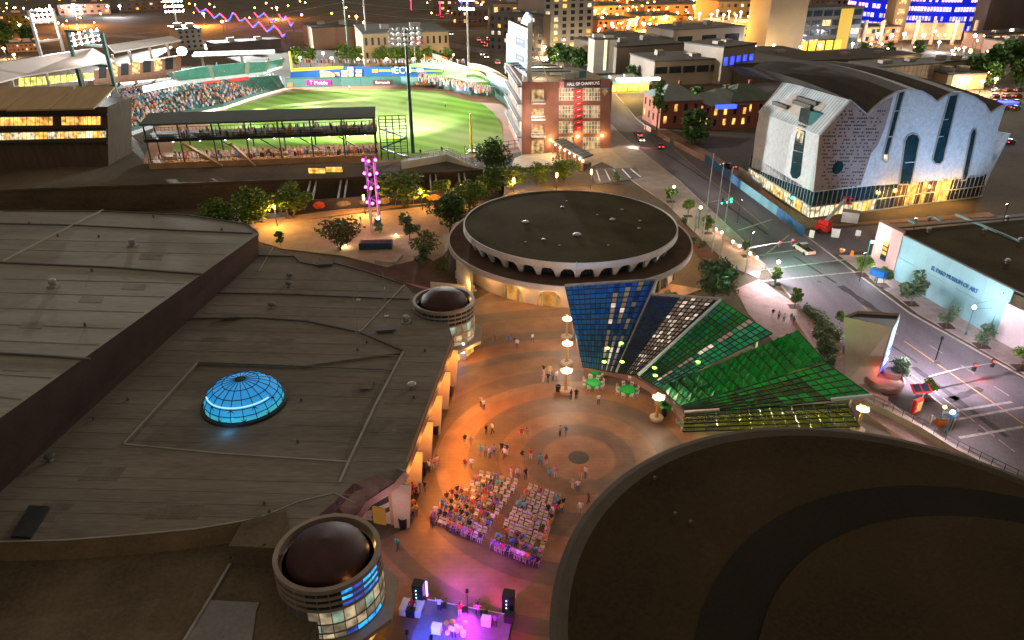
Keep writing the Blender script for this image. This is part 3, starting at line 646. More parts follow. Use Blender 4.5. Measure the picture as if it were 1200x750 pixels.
# ================================================================== round arcaded building
VC = (11.0,131.0); ZV = 8.0; RV = 20.2
vc = thing("round_arcaded_building", "big round two tier building with a flat brown roof and pale arches all round", "building", (*VC,0))
m_vroof = M("dark_olive_roof", (.055,.046,.026), .97, .3, .12, 2.5, spec=.04)
m_arch = M("pale_concrete_arch", (.46,.43,.42), .75, .12, .5, 6)
a = MB(); a.lathe(*VC,[(0,ZV),(RV-.25,ZV-.02)][::-1],72); a.build("upper_roof", m_vroof, vc)
a = MB(); a.lathe(*VC,[(RV-.25,ZV-.3),(RV-.25,ZV+.12),(RV,ZV+.12),(RV+.05,ZV-.95),(RV-.2,ZV-.95)],96); a.build("rim_fascia", m_arch, vc)
NA = 36; ZB = 5.0
for i in range(NA):     # each bay: spandrel with an arched opening, leaning out to the rim
    a0, a1 = 2*math.pi*i/NA, 2*math.pi*(i+1)/NA; p = MB()
    def cyl(t, z):
        r = RV-.35 - .9*(ZV-.9-z)/(ZV-.9-ZB); x = lerp(a0,a1,t); return Vector((VC[0]+r*math.cos(x), VC[1]+r*math.sin(x), z))
    K = 10; lo_ = [cyl(.0,ZB)]; arch = []
    for k in range(K+1):
        t = .10+.80*k/K; z = ZB + 1.98*math.sqrt(max(0,1-((t-.5)/.40)**2)) if True else 0
        arch.append((t, max(z, ZB)))
    for (t0,z0),(t1,z1) in zip(arch, arch[1:]):
        p.poly([cyl(t0,z0),cyl(t1,z1),cyl(t1,ZV-.9),cyl(t0,ZV-.9)])
        q0, q1 = cyl(t0,z0), cyl(t1,z1); cin = Vector((VC[0],VC[1],0)); d0 = (cin-Vector((q0.x,q0.y,0))).normalized()*.5
        p.poly([q1,q0,q0+d0,q1+d0])
    p.poly([cyl(0,ZB),cyl(.10,ZB),cyl(.10,ZV-.9),cyl(0,ZV-.9)]); p.poly([cyl(.90,ZB),cyl(1,ZB),cyl(1,ZV-.9),cyl(.90,ZV-.9)])
    p.build("arch_bay", m_arch, vc)
    wn = MB()
    for k in range(4):
        x0, x1 = lerp(a0,a1,.14+.18*k), lerp(a0,a1,.14+.18*k+.16); r = RV-1.9
        wn.poly([(VC[0]+r*math.cos(x),VC[1]+r*math.sin(x),z) for x, z in ((x0,ZB),(x1,ZB),(x1,ZB+2),(x0,ZB+2))])
    wn.build("window", m_dglass, vc)
a = MB(); a.lathe(*VC,[(RV-2.0,ZB-.02),(RV-2.0,ZV-.3)],60); a.build("drum_wall", m_dark, vc)
RL = 23.2
a = MB(); a.lathe(*VC,[(RL-.3,ZB),(RV-2.1,ZB-.0)],96); a.build("lower_roof", M("brown_lower_roof", (.085,.055,.042), .95, .2, .3, 3, spec=.05), vc)
a = MB(); a.lathe(*VC,[(RL-.3,ZB-.02),(RL-.3,ZB+.2),(RL,ZB+.2),(RL+.02,ZB-.75),(RL-.4,ZB-.75)],96); a.build("lower_fascia", m_arch, vc)
a = MB(); a.lathe(*VC,[(RL-.4,ZB-.75),(RL-2.6,ZB-.8)],96); a.build("lower_soffit", m_stucco, vc)
a = MB(); a.lathe(*VC,[(RL-2.6,0),(RL-2.6,ZB-.8)],90); a.build("ground_wall", m_stucco, vc)
for ang, lit in ((-103,1),(-122,1),(-60,0),(-40,0),(-20,0),(0,0)):
    an = rad(ang); r = RL-2.58; p = MB(); half = 2.2/r; K = 12; arc_ = []
    for k in range(K+1):
        t = -1+2*k/K; x = an+half*t; arc_.append((VC[0]+r*math.cos(x), VC[1]+r*math.sin(x), .12+2.9*math.sqrt(max(0,1-t*t))**.8+.02))
    pts = [Vector(q) for q in arc_]; p.ext([Vector((pts[0].x,pts[0].y,.1))]+pts[1:-1]+[Vector((pts[-1].x,pts[-1].y,.1))], (.12*math.cos(an),.12*math.sin(an),0)); p.build("arched_entrance", E("entrance_glow", (1,.48,.10), .22, .6, .7) if lit and "entrance_glow" not in bpy.data.materials else (bpy.data.materials["entrance_glow"] if lit else m_dglass), vc)
    for s_ in (-1,1):
        x = an+half*s_*.55; q = MB(); q.obox((VC[0]+(r+.2)*math.cos(x), VC[1]+(r+.2)*math.sin(x)), .1, .12, .1, 2.6, an); q.build("door_mullion", m_steel, vc)
for i in range(12):
    an = rad(-135+i*16.4); p = Vector((VC[0]+(RL-1.2)*math.cos(an), VC[1]+(RL-1.2)*math.sin(an), ZB-1.0))
    b = MB(); b.ball(p,.18,nu=8,nv=5); b.build("soffit_light", e_warm, vc)
    lamp(vc, (p.x,p.y,p.z-.25), 260 if i < 3 else 320, (1,.55,.2), .15)
# garden wing walls to the left of the round building: fin and stair
fw = MB(); fw.beam((*G(536,305,5).xy,2.5), (*G(553,338,2).xy,2.5), .5, 5); fw.build("wing_wall", m_stucco, vc)
for px, py, s_ in ((616,261,1),(659,243,.6),(676,276,1.2),(718,258,.9),(729,246,.5),(750,259,.5),(749,268,.5),(616,284,.4),(637,281,.6),(656,288,.4),(713,288,.4),(664,236,.4),(700,252,.4)):
    p = G(px,py,ZV); v = MB(); v.lathe(p.x,p.y,[(.5*s_,ZV-.05),(.5*s_,ZV+.12*s_),(.7*s_,ZV+.15*s_),(.55*s_,ZV+.34*s_),(0,ZV+.38*s_)],12)
    o = v.build("roof_vent", m_steel if s_ > .45 else m_curb, None, True); o["group"] = "vents on the round roof"; o["category"] = "roof vent"
    o["label"] = {(616,261):"pale dish shaped vent at left of the round roof",(676,276):"largest teal grey vent near the front of the round roof",(659,243):"small dark vent near the far edge of the round roof",(718,258):"flat pale vent right of centre on the round roof",(637,281):"low vent between the dish and the teal vent on the round roof"}.get((px,py), "tiny pipe vent on the round roof, %s from the left among the tiny ones" % ORD[sorted(q for q in (616,656,664,700,713,729,749,750) if q).index(px) if px in (616,656,664,700,713,729,749,750) else 0])
sm = MB(); p = G(675,318,ZV-.6); sm.tube((p.x,p.y-.3,ZV-.9),(p.x,p.y-.3,ZV+1.2),.06,.06,6); sm.ball((p.x,p.y-.3,ZV-.9),.3,nu=8,nv=5)
tag(sm.build("wall_fixture", m_steel), "small pale pole fixture fixed on the front rim of the round roof", "light fixture")

# ================================================================== theatre (lower right)
th = thing("theatre", "huge dark domed theatre roof with a black ring filling the lower right", "building", (30,32,0))
def circ(c, r, z, n=96): return [Vector((c[0]+r*math.cos(2*math.pi*i/n), c[1]+r*math.sin(2*math.pi*i/n), z)) for i in range(n)]
O0 = circ((28.1,34.2),25.2,11.5); O1 = circ((28.1,34.2),25.5,11.5); O2 = circ((28.1,34.2),25.5,12.0); O3 = circ((28.1,34.2),25.0,12.05); O4 = circ((28.3,34.0),24.4,11.85)
RA = circ((36.0,26.0),23.9,13.7); RB = circ((36.0,25.0),20.4,13.3)
def loft(mb, A, B, m=0):
    n = len(A)
    for i in range(n): mb.poly([A[i],A[(i+1)%n],B[(i+1)%n],B[i]], m)
a = MB(); loft(a, O1, O2); loft(a, O2, O3); loft(a, O3, O4); loft(a, circ((28.1,34.2),23.5,11.2), O1); a.build("outer_rim", M("theatre_rim", (.05,.04,.026), .8, .2, .3, 4), th)
# the roof proper: sheet inside the rim with the ring band and disc laid above it
a = MB(); a.poly(O4); a.build("outer_roof", m_theatre, th)
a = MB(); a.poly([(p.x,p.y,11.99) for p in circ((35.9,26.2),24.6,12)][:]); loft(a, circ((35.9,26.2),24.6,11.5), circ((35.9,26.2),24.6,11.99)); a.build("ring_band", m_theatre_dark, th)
dsk = circ((36.3,25.4),21.2,12.3)
a = MB(); a.poly(dsk); loft(a, circ((36.3,25.4),21.2,11.5), dsk); a.build("inner_disc", m_theatre, th)
a = MB(); loft(a, circ((28.1,34.2),22.5,0), circ((28.1,34.2),22.5,11.2)); loft(a, circ((28.1,34.2),22.5,11.2), circ((28.1,34.2),23.5,11.2)); a.build("wall", m_stucco, th)
for px, py in ((791,603),(809,613),(767,561)):
    p = G(px,py,11.9); b = MB(); b.tube(p-Vector((0,0,.1)), p+Vector((0,0,.25)), .16, .14, 8); b.build("pipe_stub", m_curbd, th)
# ================================================================== fan shaped canopy of coloured glass
g_blue = GLASS("blue_glass", (.03,.21,.40)); g_navy = GLASS("navy_glass", (.01,.07,.20), .5); g_teal = GLASS("teal_green_glass", (.06,.42,.34))
g_green = GLASS("green_glass", (.03,.36,.10)); g_emer = GLASS("emerald_glass", (.04,.23,.09)); g_olive = GLASS("olive_glass", (.30,.32,.03), .75); g_dol = GLASS("dark_olive_glass", (.04,.09,.02), .45)
m_slat = M("pinkish_white_slat", (.58,.50,.48), .6, .15, .5, 6)
m_cframe = M("canopy_dark_steel", (.012,.016,.018), .45, .2, 1, 8)
e_slat = E("painted_glow_slat", (1,.80,.62), .35, .5, 1.2)  # lit look put in as emission; the slats are no lamps
def blade(name, corners, nr, nc, pick, label, barw=.11, pyramid=False, edge=None, posts=True, cross=False):
    A, B, C, D = [G(x,y,z) for x, y, z in corners]      # low-left, low-right, high-right, high-left
    f = lambda u, v: lerp(lerp(A,B,u), lerp(D,C,u), v)
    nrm = (B-A).cross(D-A).normalized(); nrm = nrm if nrm.z > 0 else -nrm
    t = thing("canopy_blade", label, "canopy", tuple(Vector((A.x,A.y,0))), "blades of the fan shaped glass canopy")
    fr = MB()
    for i in range(nc+1): fr.beam(f(i/nc,0)+nrm*.03, f(i/nc,1)+nrm*.03, barw, .14)
    for j in range(nr+1): fr.beam(f(0,j/nr)+nrm*.03, f(1,j/nr)+nrm*.03, barw, .12)
    if cross:
        for j in range(nr): fr.beam(f(.4,j/nr)+nrm*.05, f(.8,(j+1)/nr)+nrm*.05, .06,.08); fr.beam(f(.8,j/nr)+nrm*.05, f(.4,(j+1)/nr)+nrm*.05, .06,.08)
    fr.build("frame", m_cframe, t)
    for i in range(nc):
        for j in range(nr):
            m = pick(i, j)
            if m is None: continue
            g0 = .06; q = [f((i+g0)/nc,(j+g0)/nr), f((i+1-g0)/nc,(j+g0)/nr), f((i+1-g0)/nc,(j+1-g0)/nr), f((i+g0)/nc,(j+1-g0)/nr)]
            p = MB()
            if pyramid:
                ap = f((i+.5)/nc,(j+.6)/nr)+nrm*(.7+.3*RND.random())
                for k in range(4): p.poly([q[k],q[(k+1)%4],ap], 1 if k == 3 and RND.random() < .4 else 0)  # random pale faces paint white glints on the pyramids
                p.poly(q[::-1]); p.build("glass_pyramid", [m, m_slat], t)
            else:
                p.ext(q, -nrm*.05); p.build("glass_pane", m, t)
    if edge:
        for (u0,v0,u1,v1), em in edge:
            b = MB(); b.beam(f(u0,v0)+nrm*.1, f(u1,v1)+nrm*.1, .3, .35); b.build("edge_beam", em, t)
    if posts:
        for u, v in ((.1,.92),(.9,.92),(.5,.5)):
            p = f(u,v); b = MB(); b.tube((p.x,p.y,0), (p.x,p.y,p.z-.1), .14, .14, 8); b.build("post", m_steel, t)
    return t
m_ledge = M("pale_teal_edge", (.55,.72,.75), .5, .1, 1, 8)
pick_ = lambda *m: RND.choice(m)
g_em2 = GLASS("deep_emerald_glass", (.03,.20,.07)); g_gr2 = GLASS("forest_glass", (.02,.22,.08)); g_tl2 = GLASS("deep_teal_glass", (.03,.25,.24)); g_bl2 = GLASS("deep_blue_glass", (.02,.15,.32)); m_sl2 = M("tan_slat", (.40,.33,.30), .6, .25, .5, 6); g_ol2 = GLASS("deep_olive_glass", (.20,.23,.02), .75)
blade("b1", [(683,430,2.5),(722,437,2.5),(770,328,9),(662,335,9)], 16, 15,
      lambda i, j: pick_(g_blue,g_blue,g_bl2) if i < 8 or i in (9,11,13) else (g_navy if i == 14 else pick_(m_slat,m_sl2,e_slat,g_navy)), "bright blue glass blade with pale striped right side, tallest of the fan", .09, edge=[((0,1,1,1), m_steel),((1,0,1,1), m_steel)])
blade("b2", [(722,437,2.5),(748,440,2.5),(845,351,9),(764,345,9)], 20, 12, lambda i, j: g_navy if i < 5 or i == 11 else pick_(m_slat,m_sl2,m_sl2,m_slat,e_slat), "dark navy blade with a wide grid of pinkish white panes", .13, edge=[((1,0,1,1), m_ledge),((0,1,1,1), m_steel)])
blade("b3", [(749,441,2.4),(774,456,2.4),(905,391,7.5),(846,353,7.5)], 20, 9, lambda i, j: pick_(g_gr2,g_green,g_tl2) if i < 3 else (g_em2 if i < 5 else (pick_(m_slat,m_sl2,e_slat) if i == 5 and j % 4 else pick_(g_teal,g_teal,g_tl2))), "green to teal glass blade with a band of white slats down its middle")
blade("b4", [(774,456,2.4),(800,479,2.4),(968,424,6.5),(935,388,7.5)], 15, 6, lambda i, j: pick_(g_emer,g_em2,g_gr2,g_emer), "emerald blade of raised glass pyramids", pyramid=True)
blade("b5", [(798,476,3.2),(808,486,3.0),(1022,464,6.5),(969,426,6.4)], 17, 6, lambda i, j: pick_(g_em2,g_gr2) if (i < 1 or j > 12) else pick_(g_dol,g_dol,g_em2), "dark green glass blade that narrows to a sharp pale tip", edge=[((1,.78,1,1), m_ledge)])
blade("b6", [(800,506,4.0),(802,484,3.2),(992,472,5.6),(1008,500,5.6)], 15, 5, lambda i, j: pick_(g_olive,g_ol2) if i < 4 else g_dol, "olive yellow glass blade beside the theatre roof", .07, edge=[((1,0,1,.22), m_slat)], cross=True)
# lamps under the glass
for i, (px, py, c, W) in enumerate(((700,390,(.08,.5,1),900),(725,360,(.08,.5,1),900),(690,355,(.08,.5,1),700),(770,380,(.03,.3,.9),300),(795,425,(.45,1,.3),230),(840,385,(.4,1,.35),230),(868,380,(.25,1,.75),260),(840,455,(.4,1,.3),260),(900,435,(.3,1,.3),300),(940,415,(.3,1,.35),280),(880,480,(1,.9,.25),230),(905,490,(1,.9,.25),230),(960,450,(.4,.9,.3),150),(830,494,(1,.9,.25),120),(858,490,(1,.9,.25),120),(935,487,(1,.9,.25),120),(972,484,(1,.9,.25),120))):
    p = G(px,py,1.2)
    l = thing("flood_lamp", "%s floodlight under the %s glass of the fan canopy, %s from the plaza side" % (("blue","blue glass") if 0 else ("blue" if c[2] > .8 else "yellow" if c[0] > .5 else "green", "blue" if c[2] > .8 else "olive" if c[0] > .5 else "green", ORD[i])), "floodlight", (p.x,p.y,.12), "floodlights under the canopy")
    b = MB(); b.box(p.x-.2,p.x+.2,p.y-.2,p.y+.2,.12,.45); b.build("housing", m_black, l)
    b = MB(); b.ball((p.x,p.y,.55),.16,nu=8,nv=5); b.build("lens", E("flood_lens", c, 6), l)
    lamp(l, (p.x,p.y,.75), W*(17 if c[2] > .8 else 19), c, .25, 'SPOT', (p.x,p.y,9), 128 if c[0] < .9 else 150, .6)
for k, (px, py) in enumerate(((708,424),(729,424),(712,408),(728,402),(746,396),(752,391),(824,380),(829,386),(760,387),(808,402),(767,431),(838,420),(848,417),(768,440),(832,374),(850,378),(818,424),(950,478))):
    p = G(px, py, 4.5)
    b = MB(); b.ball((p.x,p.y,p.z),.34,.34,.12,8,4); o = b.build("ceiling_lamp", E("lime_lamp_glow", (.55,1,.12), 2.2)); tag(o, "round lime lamp hung under the canopy glass, %s from the left" % ORD[sorted((708,729,712,728,746,752,824,829,760,808,767,838,848,768,832,850,818,950)).index(px)], "lamp", "lime lamps under the canopy")
# curved garden wall at the foot of the fan and the pond rim
gw = MB(); pts = [G(x,y,.4) for x, y in ((684,436),(712,437),(738,443),(760,455),(778,468),(795,485),(803,503))]
for a, b in zip(pts, pts[1:]): gw.beam((a.x,a.y,.55),(b.x,b.y,.55), .5, 1.0)
tag(gw.build("garden_wall", m_paver), "low curved red wall at the foot of the canopy blades", "wall")
rw = MB(); pts = [G(x,y,0) for x, y in ((690,434),(720,441),(748,452),(770,466),(786,482),(798,508))]
for a, b in zip(pts, pts[1:]):
    rw.tube((a.x,a.y,1.15),(b.x,b.y,1.15),.04,.04,5); rw.tube((a.x,a.y,.1),(a.x,a.y,1.15),.04,.04,5)
tag(rw.build("handrail", m_dark), "dark handrail following the curved garden wall on the plaza", "railing")
# outer curved planter wall by the street
ow = MB(); pts = [G(x,y,.5) for x, y in ((928,372),(943,393),(955,412),(964,432),(985,447),(1010,462),(1040,470))]
for a, b in zip(pts, pts[1:]): ow.beam((a.x,a.y,.5),(b.x,b.y,.5), .5, 1.1)
tag(ow.build("planter_wall", m_pink), "curved beige planter wall between the canopy and the street", "wall")
sb = MB(); pts = [G(x,y,.7) for x, y in ((1012,470),(1045,485),(1080,503),(1120,528),(1160,548),(1205,570))]
for a, b in zip(pts, pts[1:]): sb.beam((a.x,a.y,.55),(b.x,b.y,.55), .6, 1.1)
sbo = tag(sb.build("retaining_wall", m_conc), "long low grey wall with a railing along the street corner", "wall")
r_ = MB()
for k, (a, b) in enumerate(zip(pts, pts[1:])):
    for q in range(3):
        p = lerp(a,b,q/3); r_.tube((p.x,p.y,1.0),(p.x,p.y,2.1),.035,.035,5)
    r_.tube((a.x,a.y,2.1),(b.x,b.y,2.1),.035,.035,5); r_.tube((a.x,a.y,1.6),(b.x,b.y,1.6),.025,.025,5)
r_.build("railing", m_dark, sbo)
# ================================================================== sign monolith with a screen
A, B, C, D = G(991,450,.1), G(1040,452,.1), G(1046,430,.1), G(1015,425,.1)
sm = thing("sign_pylon", "tall beige wedge shaped sign pylon with a bright blue and white screen", "sign", (A.x+1.5,A.y+1.2,0))
HT = 8.2
bs = [Vector((A.x,A.y,0)), Vector((*G(1024,452).xy,0)), Vector((*G(1036,437).xy,0)), Vector((*G(1006,432).xy,0))]
tp = [G(989,371,HT), G(1045,384,HT), G(1055,367,HT), G(1005,364,HT)]
b = MB(); n4 = 4
for i in range(4): b.poly([bs[i],bs[(i+1)%4],tp[(i+1)%4],tp[i]])
b.build("shell", M("beige_metal_panels", (.33,.27,.23), .6, .1, .4, 4), sm)
b = MB(); b.poly([p-Vector((0,0,.4)) for p in tp]); b.build("top", m_black, sm)
# screen on the street face
f_ = lambda u, v: lerp(lerp(bs[1],bs[2],u), lerp(tp[1],tp[2],u), v)
nn = (bs[2]-bs[1]).cross(tp[1]-bs[1]).normalized(); nn = nn if nn.x > 0 else -nn
b = MB(); q = [f_(.15,.16),f_(.92,.16),f_(.96,.97),f_(.08,.97)]; b.ext([p+nn*.02 for p in q], nn*.08); b.build("screen_frame", m_steel, sm)
b = MB(); q = [f_(.2,.50),f_(.88,.50),f_(.92,.95),f_(.14,.95)]; b.ext([p+nn*.11 for p in q], nn*.03); b.build("upper_screen", E("pale_screen_glow", (.55,.8,1), .7, .3, 1.5), sm)
b = MB(); q = [f_(.2,.2),f_(.88,.2),f_(.88,.49),f_(.2,.49)]; b.ext([p+nn*.11 for p in q], nn*.03); b.build("lower_screen", E("blue_screen_glow", (.03,.10,1), 2.0, .2, 1.5), sm)
for v0, u0, u1 in ((.28,.3,.8),(.33,.28,.6),(.38,.3,.78),(.43,.35,.7)):
    b = MB(); q = [f_(u0,v0),f_(u1,v0),f_(u1,v0+.03),f_(u0,v0+.03)]; b.ext([p+nn*.145 for p in q], nn*.02); b.build("screen_lettering", E("screen_white", (1,1,1), 2.0), sm)
p = f_(.5,.4)+nn*1.2; lamp(sm, tuple(p), 30, (.5,.5,1), .6)
p = f_(.5,.02)+nn*1.0; lamp(sm, (p.x,p.y,.8), 60, (1,.15,.08), .2)
b = MB(); b.ball((p.x,p.y,.45),.2,nu=8,nv=5); b.build("uplight", e_sodium, sm)

# ================================================================== children's museum with a wavy roof (upper right)
K0 = G(948,256.5); KR = G(1124,234); KL = G(876,208.5)
rd = (KR-K0).normalized(); ld = (KL-K0).normalized()
cm = thing("wave_roof_museum", "large white museum with a wavy black roof, rounded windows and a pierced brick gable", "building", tuple(K0))
out_r = Vector((rd.y,-rd.x,0)); out_l = Vector((-ld.y,ld.x,0))
if out_r.y > 0: out_r = -out_r
if out_l.x > 0: out_l = -out_l
OV = 1.6
Kr0 = K0+out_r*OV*.0; A2, B2 = K0.xy, (K0+rd*10).xy
m_shing = M("white_shingle_panels", (.37,.385,.40), .6, .17, 1.1, 2.6, bump=.5)
m_brick = M("grey_pink_brick", (.20,.15,.14), .85, .12, .6, 6)
m_wroof = M("black_metal_roof", (.035,.03,.027), .7, .25, .2, 2, streak=(1,.3,1))
Rp = lambda x, y: VP(x, y, A2, B2)
wall_out = [(947,247),(961,158),(996,117.5),(1015.5,134.5),(1024,126),(1036,116),(1050,108),(1066,104.5),(1080,107),(1090,113),(1097.5,119.5),(1106,113),(1116,108.5),(1126,108),(1140,113),(1153,122),(1159.5,132.5),(1170,126),(1179,122.5),(1170,150),(1159,203),(1150,207),(1100,212),(1020,218),(953,225)]
W3 = [Rp(x,y) for x, y in wall_out]
wl = MB(); wl.ext(W3[1:-0] if False else W3[1:], -out_r*.5); wl.build("street_wall", m_shing, cm)
# brick gable part, 20 cm proud
bk = [(960,159),(996,118.5),(1015,135.5),(1024,127.5),(1036,119),(1046,114),(1036,150),(1028,170),(1020,180),(1012,205),(1008,217),(953,224)]
wl = MB(); wl.ext([Rp(x,y)+out_r*.18 for x, y in bk], -out_r*.17); wl.build("brick_gable", m_brick, cm)
hb = MB()
for r in range(22):
    for c in range(34):
        x = 962+c*2.6+(r % 3); y = 131+r*4.2
        inside = True; lx = 960-(y-159)*.11; rx = 1044-(y-115)*.36
        ty = 159-(x-960)*1.13 if x < 996 else (118+(x-996)*.9 if x < 1015 else 136-(x-1015)*.7)
        if not (lx+2 < x < rx-2 and ty+3 < y < 222): continue
        if RND.random() < .45: continue
        p = Rp(x,y)+out_r*.2; hb.ext([p, p+rd*.45, p+rd*.45+Vector((0,0,.35)), p+Vector((0,0,.35))], out_r*.012)
hb.build("brick_holes", m_dark, cm, kind="stuff")
cw = MB(); p = Rp(981,196)+out_r*.2; ring = [p+rd*1.45*math.cos(i*math.pi/10)+Vector((0,0,1.45*math.sin(i*math.pi/10))) for i in range(20)]; cw.ext(ring, out_r*.06); cw.build("round_window", m_tglass, cm)
def slot(pts, mat, name): b = MB(); b.ext([Rp(x,y)+out_r*.04 for x, y in pts], out_r*.06); b.build(name, mat, cm); b = MB(); q = [Rp(x,y)+out_r*.12 for x, y in pts]; [b.beam(q[k], q[(k+1)%len(q)], .16, .34) for k in range(len(q))]; return b.build("window_frame", m_curb, cm)
slot([(1053,108),(1060,106),(1040,182),(1040,188),(1037,190),(1034.5,187),(1035,178)], m_tglass, "long_window")
slot([(1053,216),(1060,165),(1063,159),(1069,156),(1075,158),(1077.5,163),(1074,180),(1067,216)], m_tglass, "arched_window")
slot([(1112,112),(1123,109),(1105,188),(1101,192),(1095,191.5),(1092,187),(1096,170)], m_tglass, "long_window")
slot([(1126,212),(1137,156),(1140,151),(1143.5,151),(1144,156),(1134,206),(1131,211)], m_tglass, "slim_window")
b = MB(); b.ext([Rp(x,y)+out_r*.15 for x, y in ((1034.5,181),(1040,181),(1040,188),(1037,190),(1034.5,187))], out_r*.04); b.build("lit_window_end", e_winw, cm)
for k, (x0,x1,y) in enumerate(((1038,1050,160),(1046,1055,130),(1097,1107,160),(1104,1113,140),(1060,1075,190))):
    b = MB(); b.ext([Rp(x0,y)+out_r*.15, Rp(x1-2,y-1)+out_r*.15, Rp(x1-2,y)+out_r*.15, Rp(x0,y+1)+out_r*.15], out_r*.04); b.build("window_bar", m_steel, cm)
# left facade
A3, B3 = K0.xy, (K0+ld*10).xy
Lp = lambda x, y: VP(x, y, A3, B3)
Lw = [Lp(x,y) for x, y in ((961,157.5),(952,225),(940,220),(918,213),(897,205),(881,197),(886,150),(890,130),(893,94),(891,118))][:]
Lw = [Lp(x,y) for x, y in ((961,158.5),(952,224),(918,212),(881,196),(885,158),(890,131))]
wl = MB(); wl.ext(Lw, -out_l*.5); wl.build("side_wall", m_shing, cm)
def slotL(pts, mat, name): b = MB(); b.ext([Lp(x,y)+out_l*.06 for x, y in pts], out_l*.08); return b.build(name, mat, cm)
slotL([(936,145),(945,148),(938,206),(934,209.5),(929,208.5),(926.5,203),(931,170)], m_tglass, "long_window")
slotL([(935,152),(943,155),(941,168),(934,166)], e_winw, "lit_window_end")
for y in (167,176,190): slotL([(930.5,y-.6),(942,y+2.6),(942,y+3.4),(930.5,y+.4)], m_steel, "window_bar")
# roofs: curved sheets swept back from the street wall
BK = -out_r*46
crest = [1]+list(range(2,18))
rf = MB(); prof = W3[1:19]; D3 = [p - out_r*.3 + Vector((0,0,.0)) for p in prof]
lft_back = Lp(890,131)
for i in range(1, len(D3)-1):
    a, b = D3[i]+Vector((0,0,.05)), D3[i+1]+Vector((0,0,.05))
    K_ = 8
    for k in range(K_):
        s0, s1 = k/K_, (k+1)/K_
        dz = lambda p, s: Vector((0,0,3.0*math.sin(s*math.pi*.6)-(p.z-16.5)*.25*s*s))
        rf.poly([a+BK*s0+dz(a,s0), b+BK*s0+dz(b,s0), b+BK*s1+dz(b,s1), a+BK*s1+dz(a,s1)])
rf.build("wave_roof", m_wroof, cm, True)
ed = MB()
for i in range(0, len(prof)-1): ed.beam(prof[i]+Vector((0,0,.05))+out_r*.1, prof[i+1]+Vector((0,0,.05))+out_r*.1, .5, .25)
ed.build("roof_edge", m_steel, cm)
# pitched pale roof over the left facade
gp_ = Rp(996,117.5); ev = Lp(961,158.5); el = Lp(890,131)
n_l = -out_l
top_b = gp_ + (el-ev)
q = [ev+Vector((0,0,.06))+out_l*.3, gp_+Vector((0,0,.06)), top_b+Vector((0,0,.06)), el+Vector((0,0,.06))+out_l*.3]
b = MB(); b.ext(q, (0,0,-.25)); b.build("pitched_roof", M("pale_standing_seam_roof", (.36,.40,.42), .5, .15, .3, 4), cm)
fr = lambda u, v: lerp(lerp(q[0],q[3],u), lerp(q[1],q[2],u), v)
b = MB(); pp = [fr(.22,.25),fr(.8,.22),fr(.72,.75),fr(.2,.72)]; b.ext([p+Vector((0,0,.05)) for p in pp], (0,0,.08)); b.build("roof_terrace", m_conc, cm)
for u, v, L_ in ((.3,.62,.3),(.33,.5,.28),(.62,.3,.25)):
    b = MB(); b.beam(fr(u,v)+Vector((0,0,.6)), fr(u+L_,v)+Vector((0,0,.6)), .6, .9); b.build("roof_unit", m_curbd, cm)
for k in range(26): 
    b = MB(); b.beam(fr(.01+k/26,0)+Vector((0,0,.04)), fr(.01+k/26,1)+Vector((0,0,.04)), .06, .1); b.build("roof_seam", m_steel, cm)
dmr = MB(); p0 = Lp(936,142); p1 = Lp(947,147); hv = Vector((0,0,3.0)); bk_ = n_l*3.2
dmr.ext([p0+out_l*.1, p1+out_l*.1, p1+hv+out_l*.1, p0+hv+out_l*.1], bk_); dmr.build("glass_dormer", [m_tglass], cm)
b = MB(); b.ext([p1+ld*-.05+out_l*.1, p1+ld*-2.2+bk_*.9, p1+hv*.9+ld*-2.4+bk_*.95, p1+hv+out_l*.1], Vector((0,0,.1))); b.build("dormer_wing", M("teal_ribbed_metal", (.12,.40,.46), .5, .15, .5, 5), cm)
# glazed base: teal band above, lit shopfront below; each pane its own
def basewall(a, d, o, L_, n, z0, z1, mats, name):
    for i in range(n):
        p = a+d*(L_*(i+.06)/n); q_ = a+d*(L_*(i+.94)/n); b = MB()
        b.ext([Vector((p.x,p.y,z0)),Vector((q_.x,q_.y,z0)),Vector((q_.x,q_.y,z1)),Vector((p.x,p.y,z1))], -o*.1)
        b.build(name, mats[i] if i < len(mats) else mats[-1], cm)
KB = K0+out_r*0
zs = Rp(953,225).z
LR = 62; LE = (Rp(1156,212)-K0).dot(rd)
basewall(K0, rd, out_r, 18, 14, .3, 2.7, [e_winw if RND.random() < .85 else e_winy for _ in range(14)], "shop_pane")
basewall(K0, rd, out_r, 18, 14, 2.95, zs-.2, [m_tglass]*14, "teal_pane")
basewall(K0+rd*18, rd, out_r, 26, 18, .3, zs-.5, [(e_winy if RND.random() < .55 else M("bronze_glass", (.05,.035,.02), .15)) if 3 < i < 15 else m_dglass for i in range(18)], "foyer_pane")
basewall(K0+rd*44, rd, out_r, LE-44.5, 8, .3, zs-.4, [m_dglass], "dark_pane")
LLn = (KL-K0).length
basewall(K0, ld, out_l, LLn, 18, .3, 2.5, [e_winw if RND.random() < .7 else e_winy for _ in range(18)], "shop_pane")
basewall(K0, ld, out_l, LLn, 18, 2.75, zs-.2, [m_tglass]*18, "teal_pane")
b = MB()
for d, L_, o in ((rd,LE,out_r),(ld,LLn,out_l)):
    b.beam(K0+Vector((0,0,2.82))+o*.05, K0+d*L_+Vector((0,0,2.82))+o*.05, .3, .2); b.beam(K0+Vector((0,0,.15))+o*.03, K0+d*L_+Vector((0,0,.15))+o*.03, .3, .3)
    n = int(L_/1.29)
    for i in range(n+1): p = K0+d*(L_*i/n)+o*.05; b.beam((p.x,p.y,.3),(p.x,p.y,zs-.1), .09, .12)
b.build("curtain_frame", m_steel, cm)
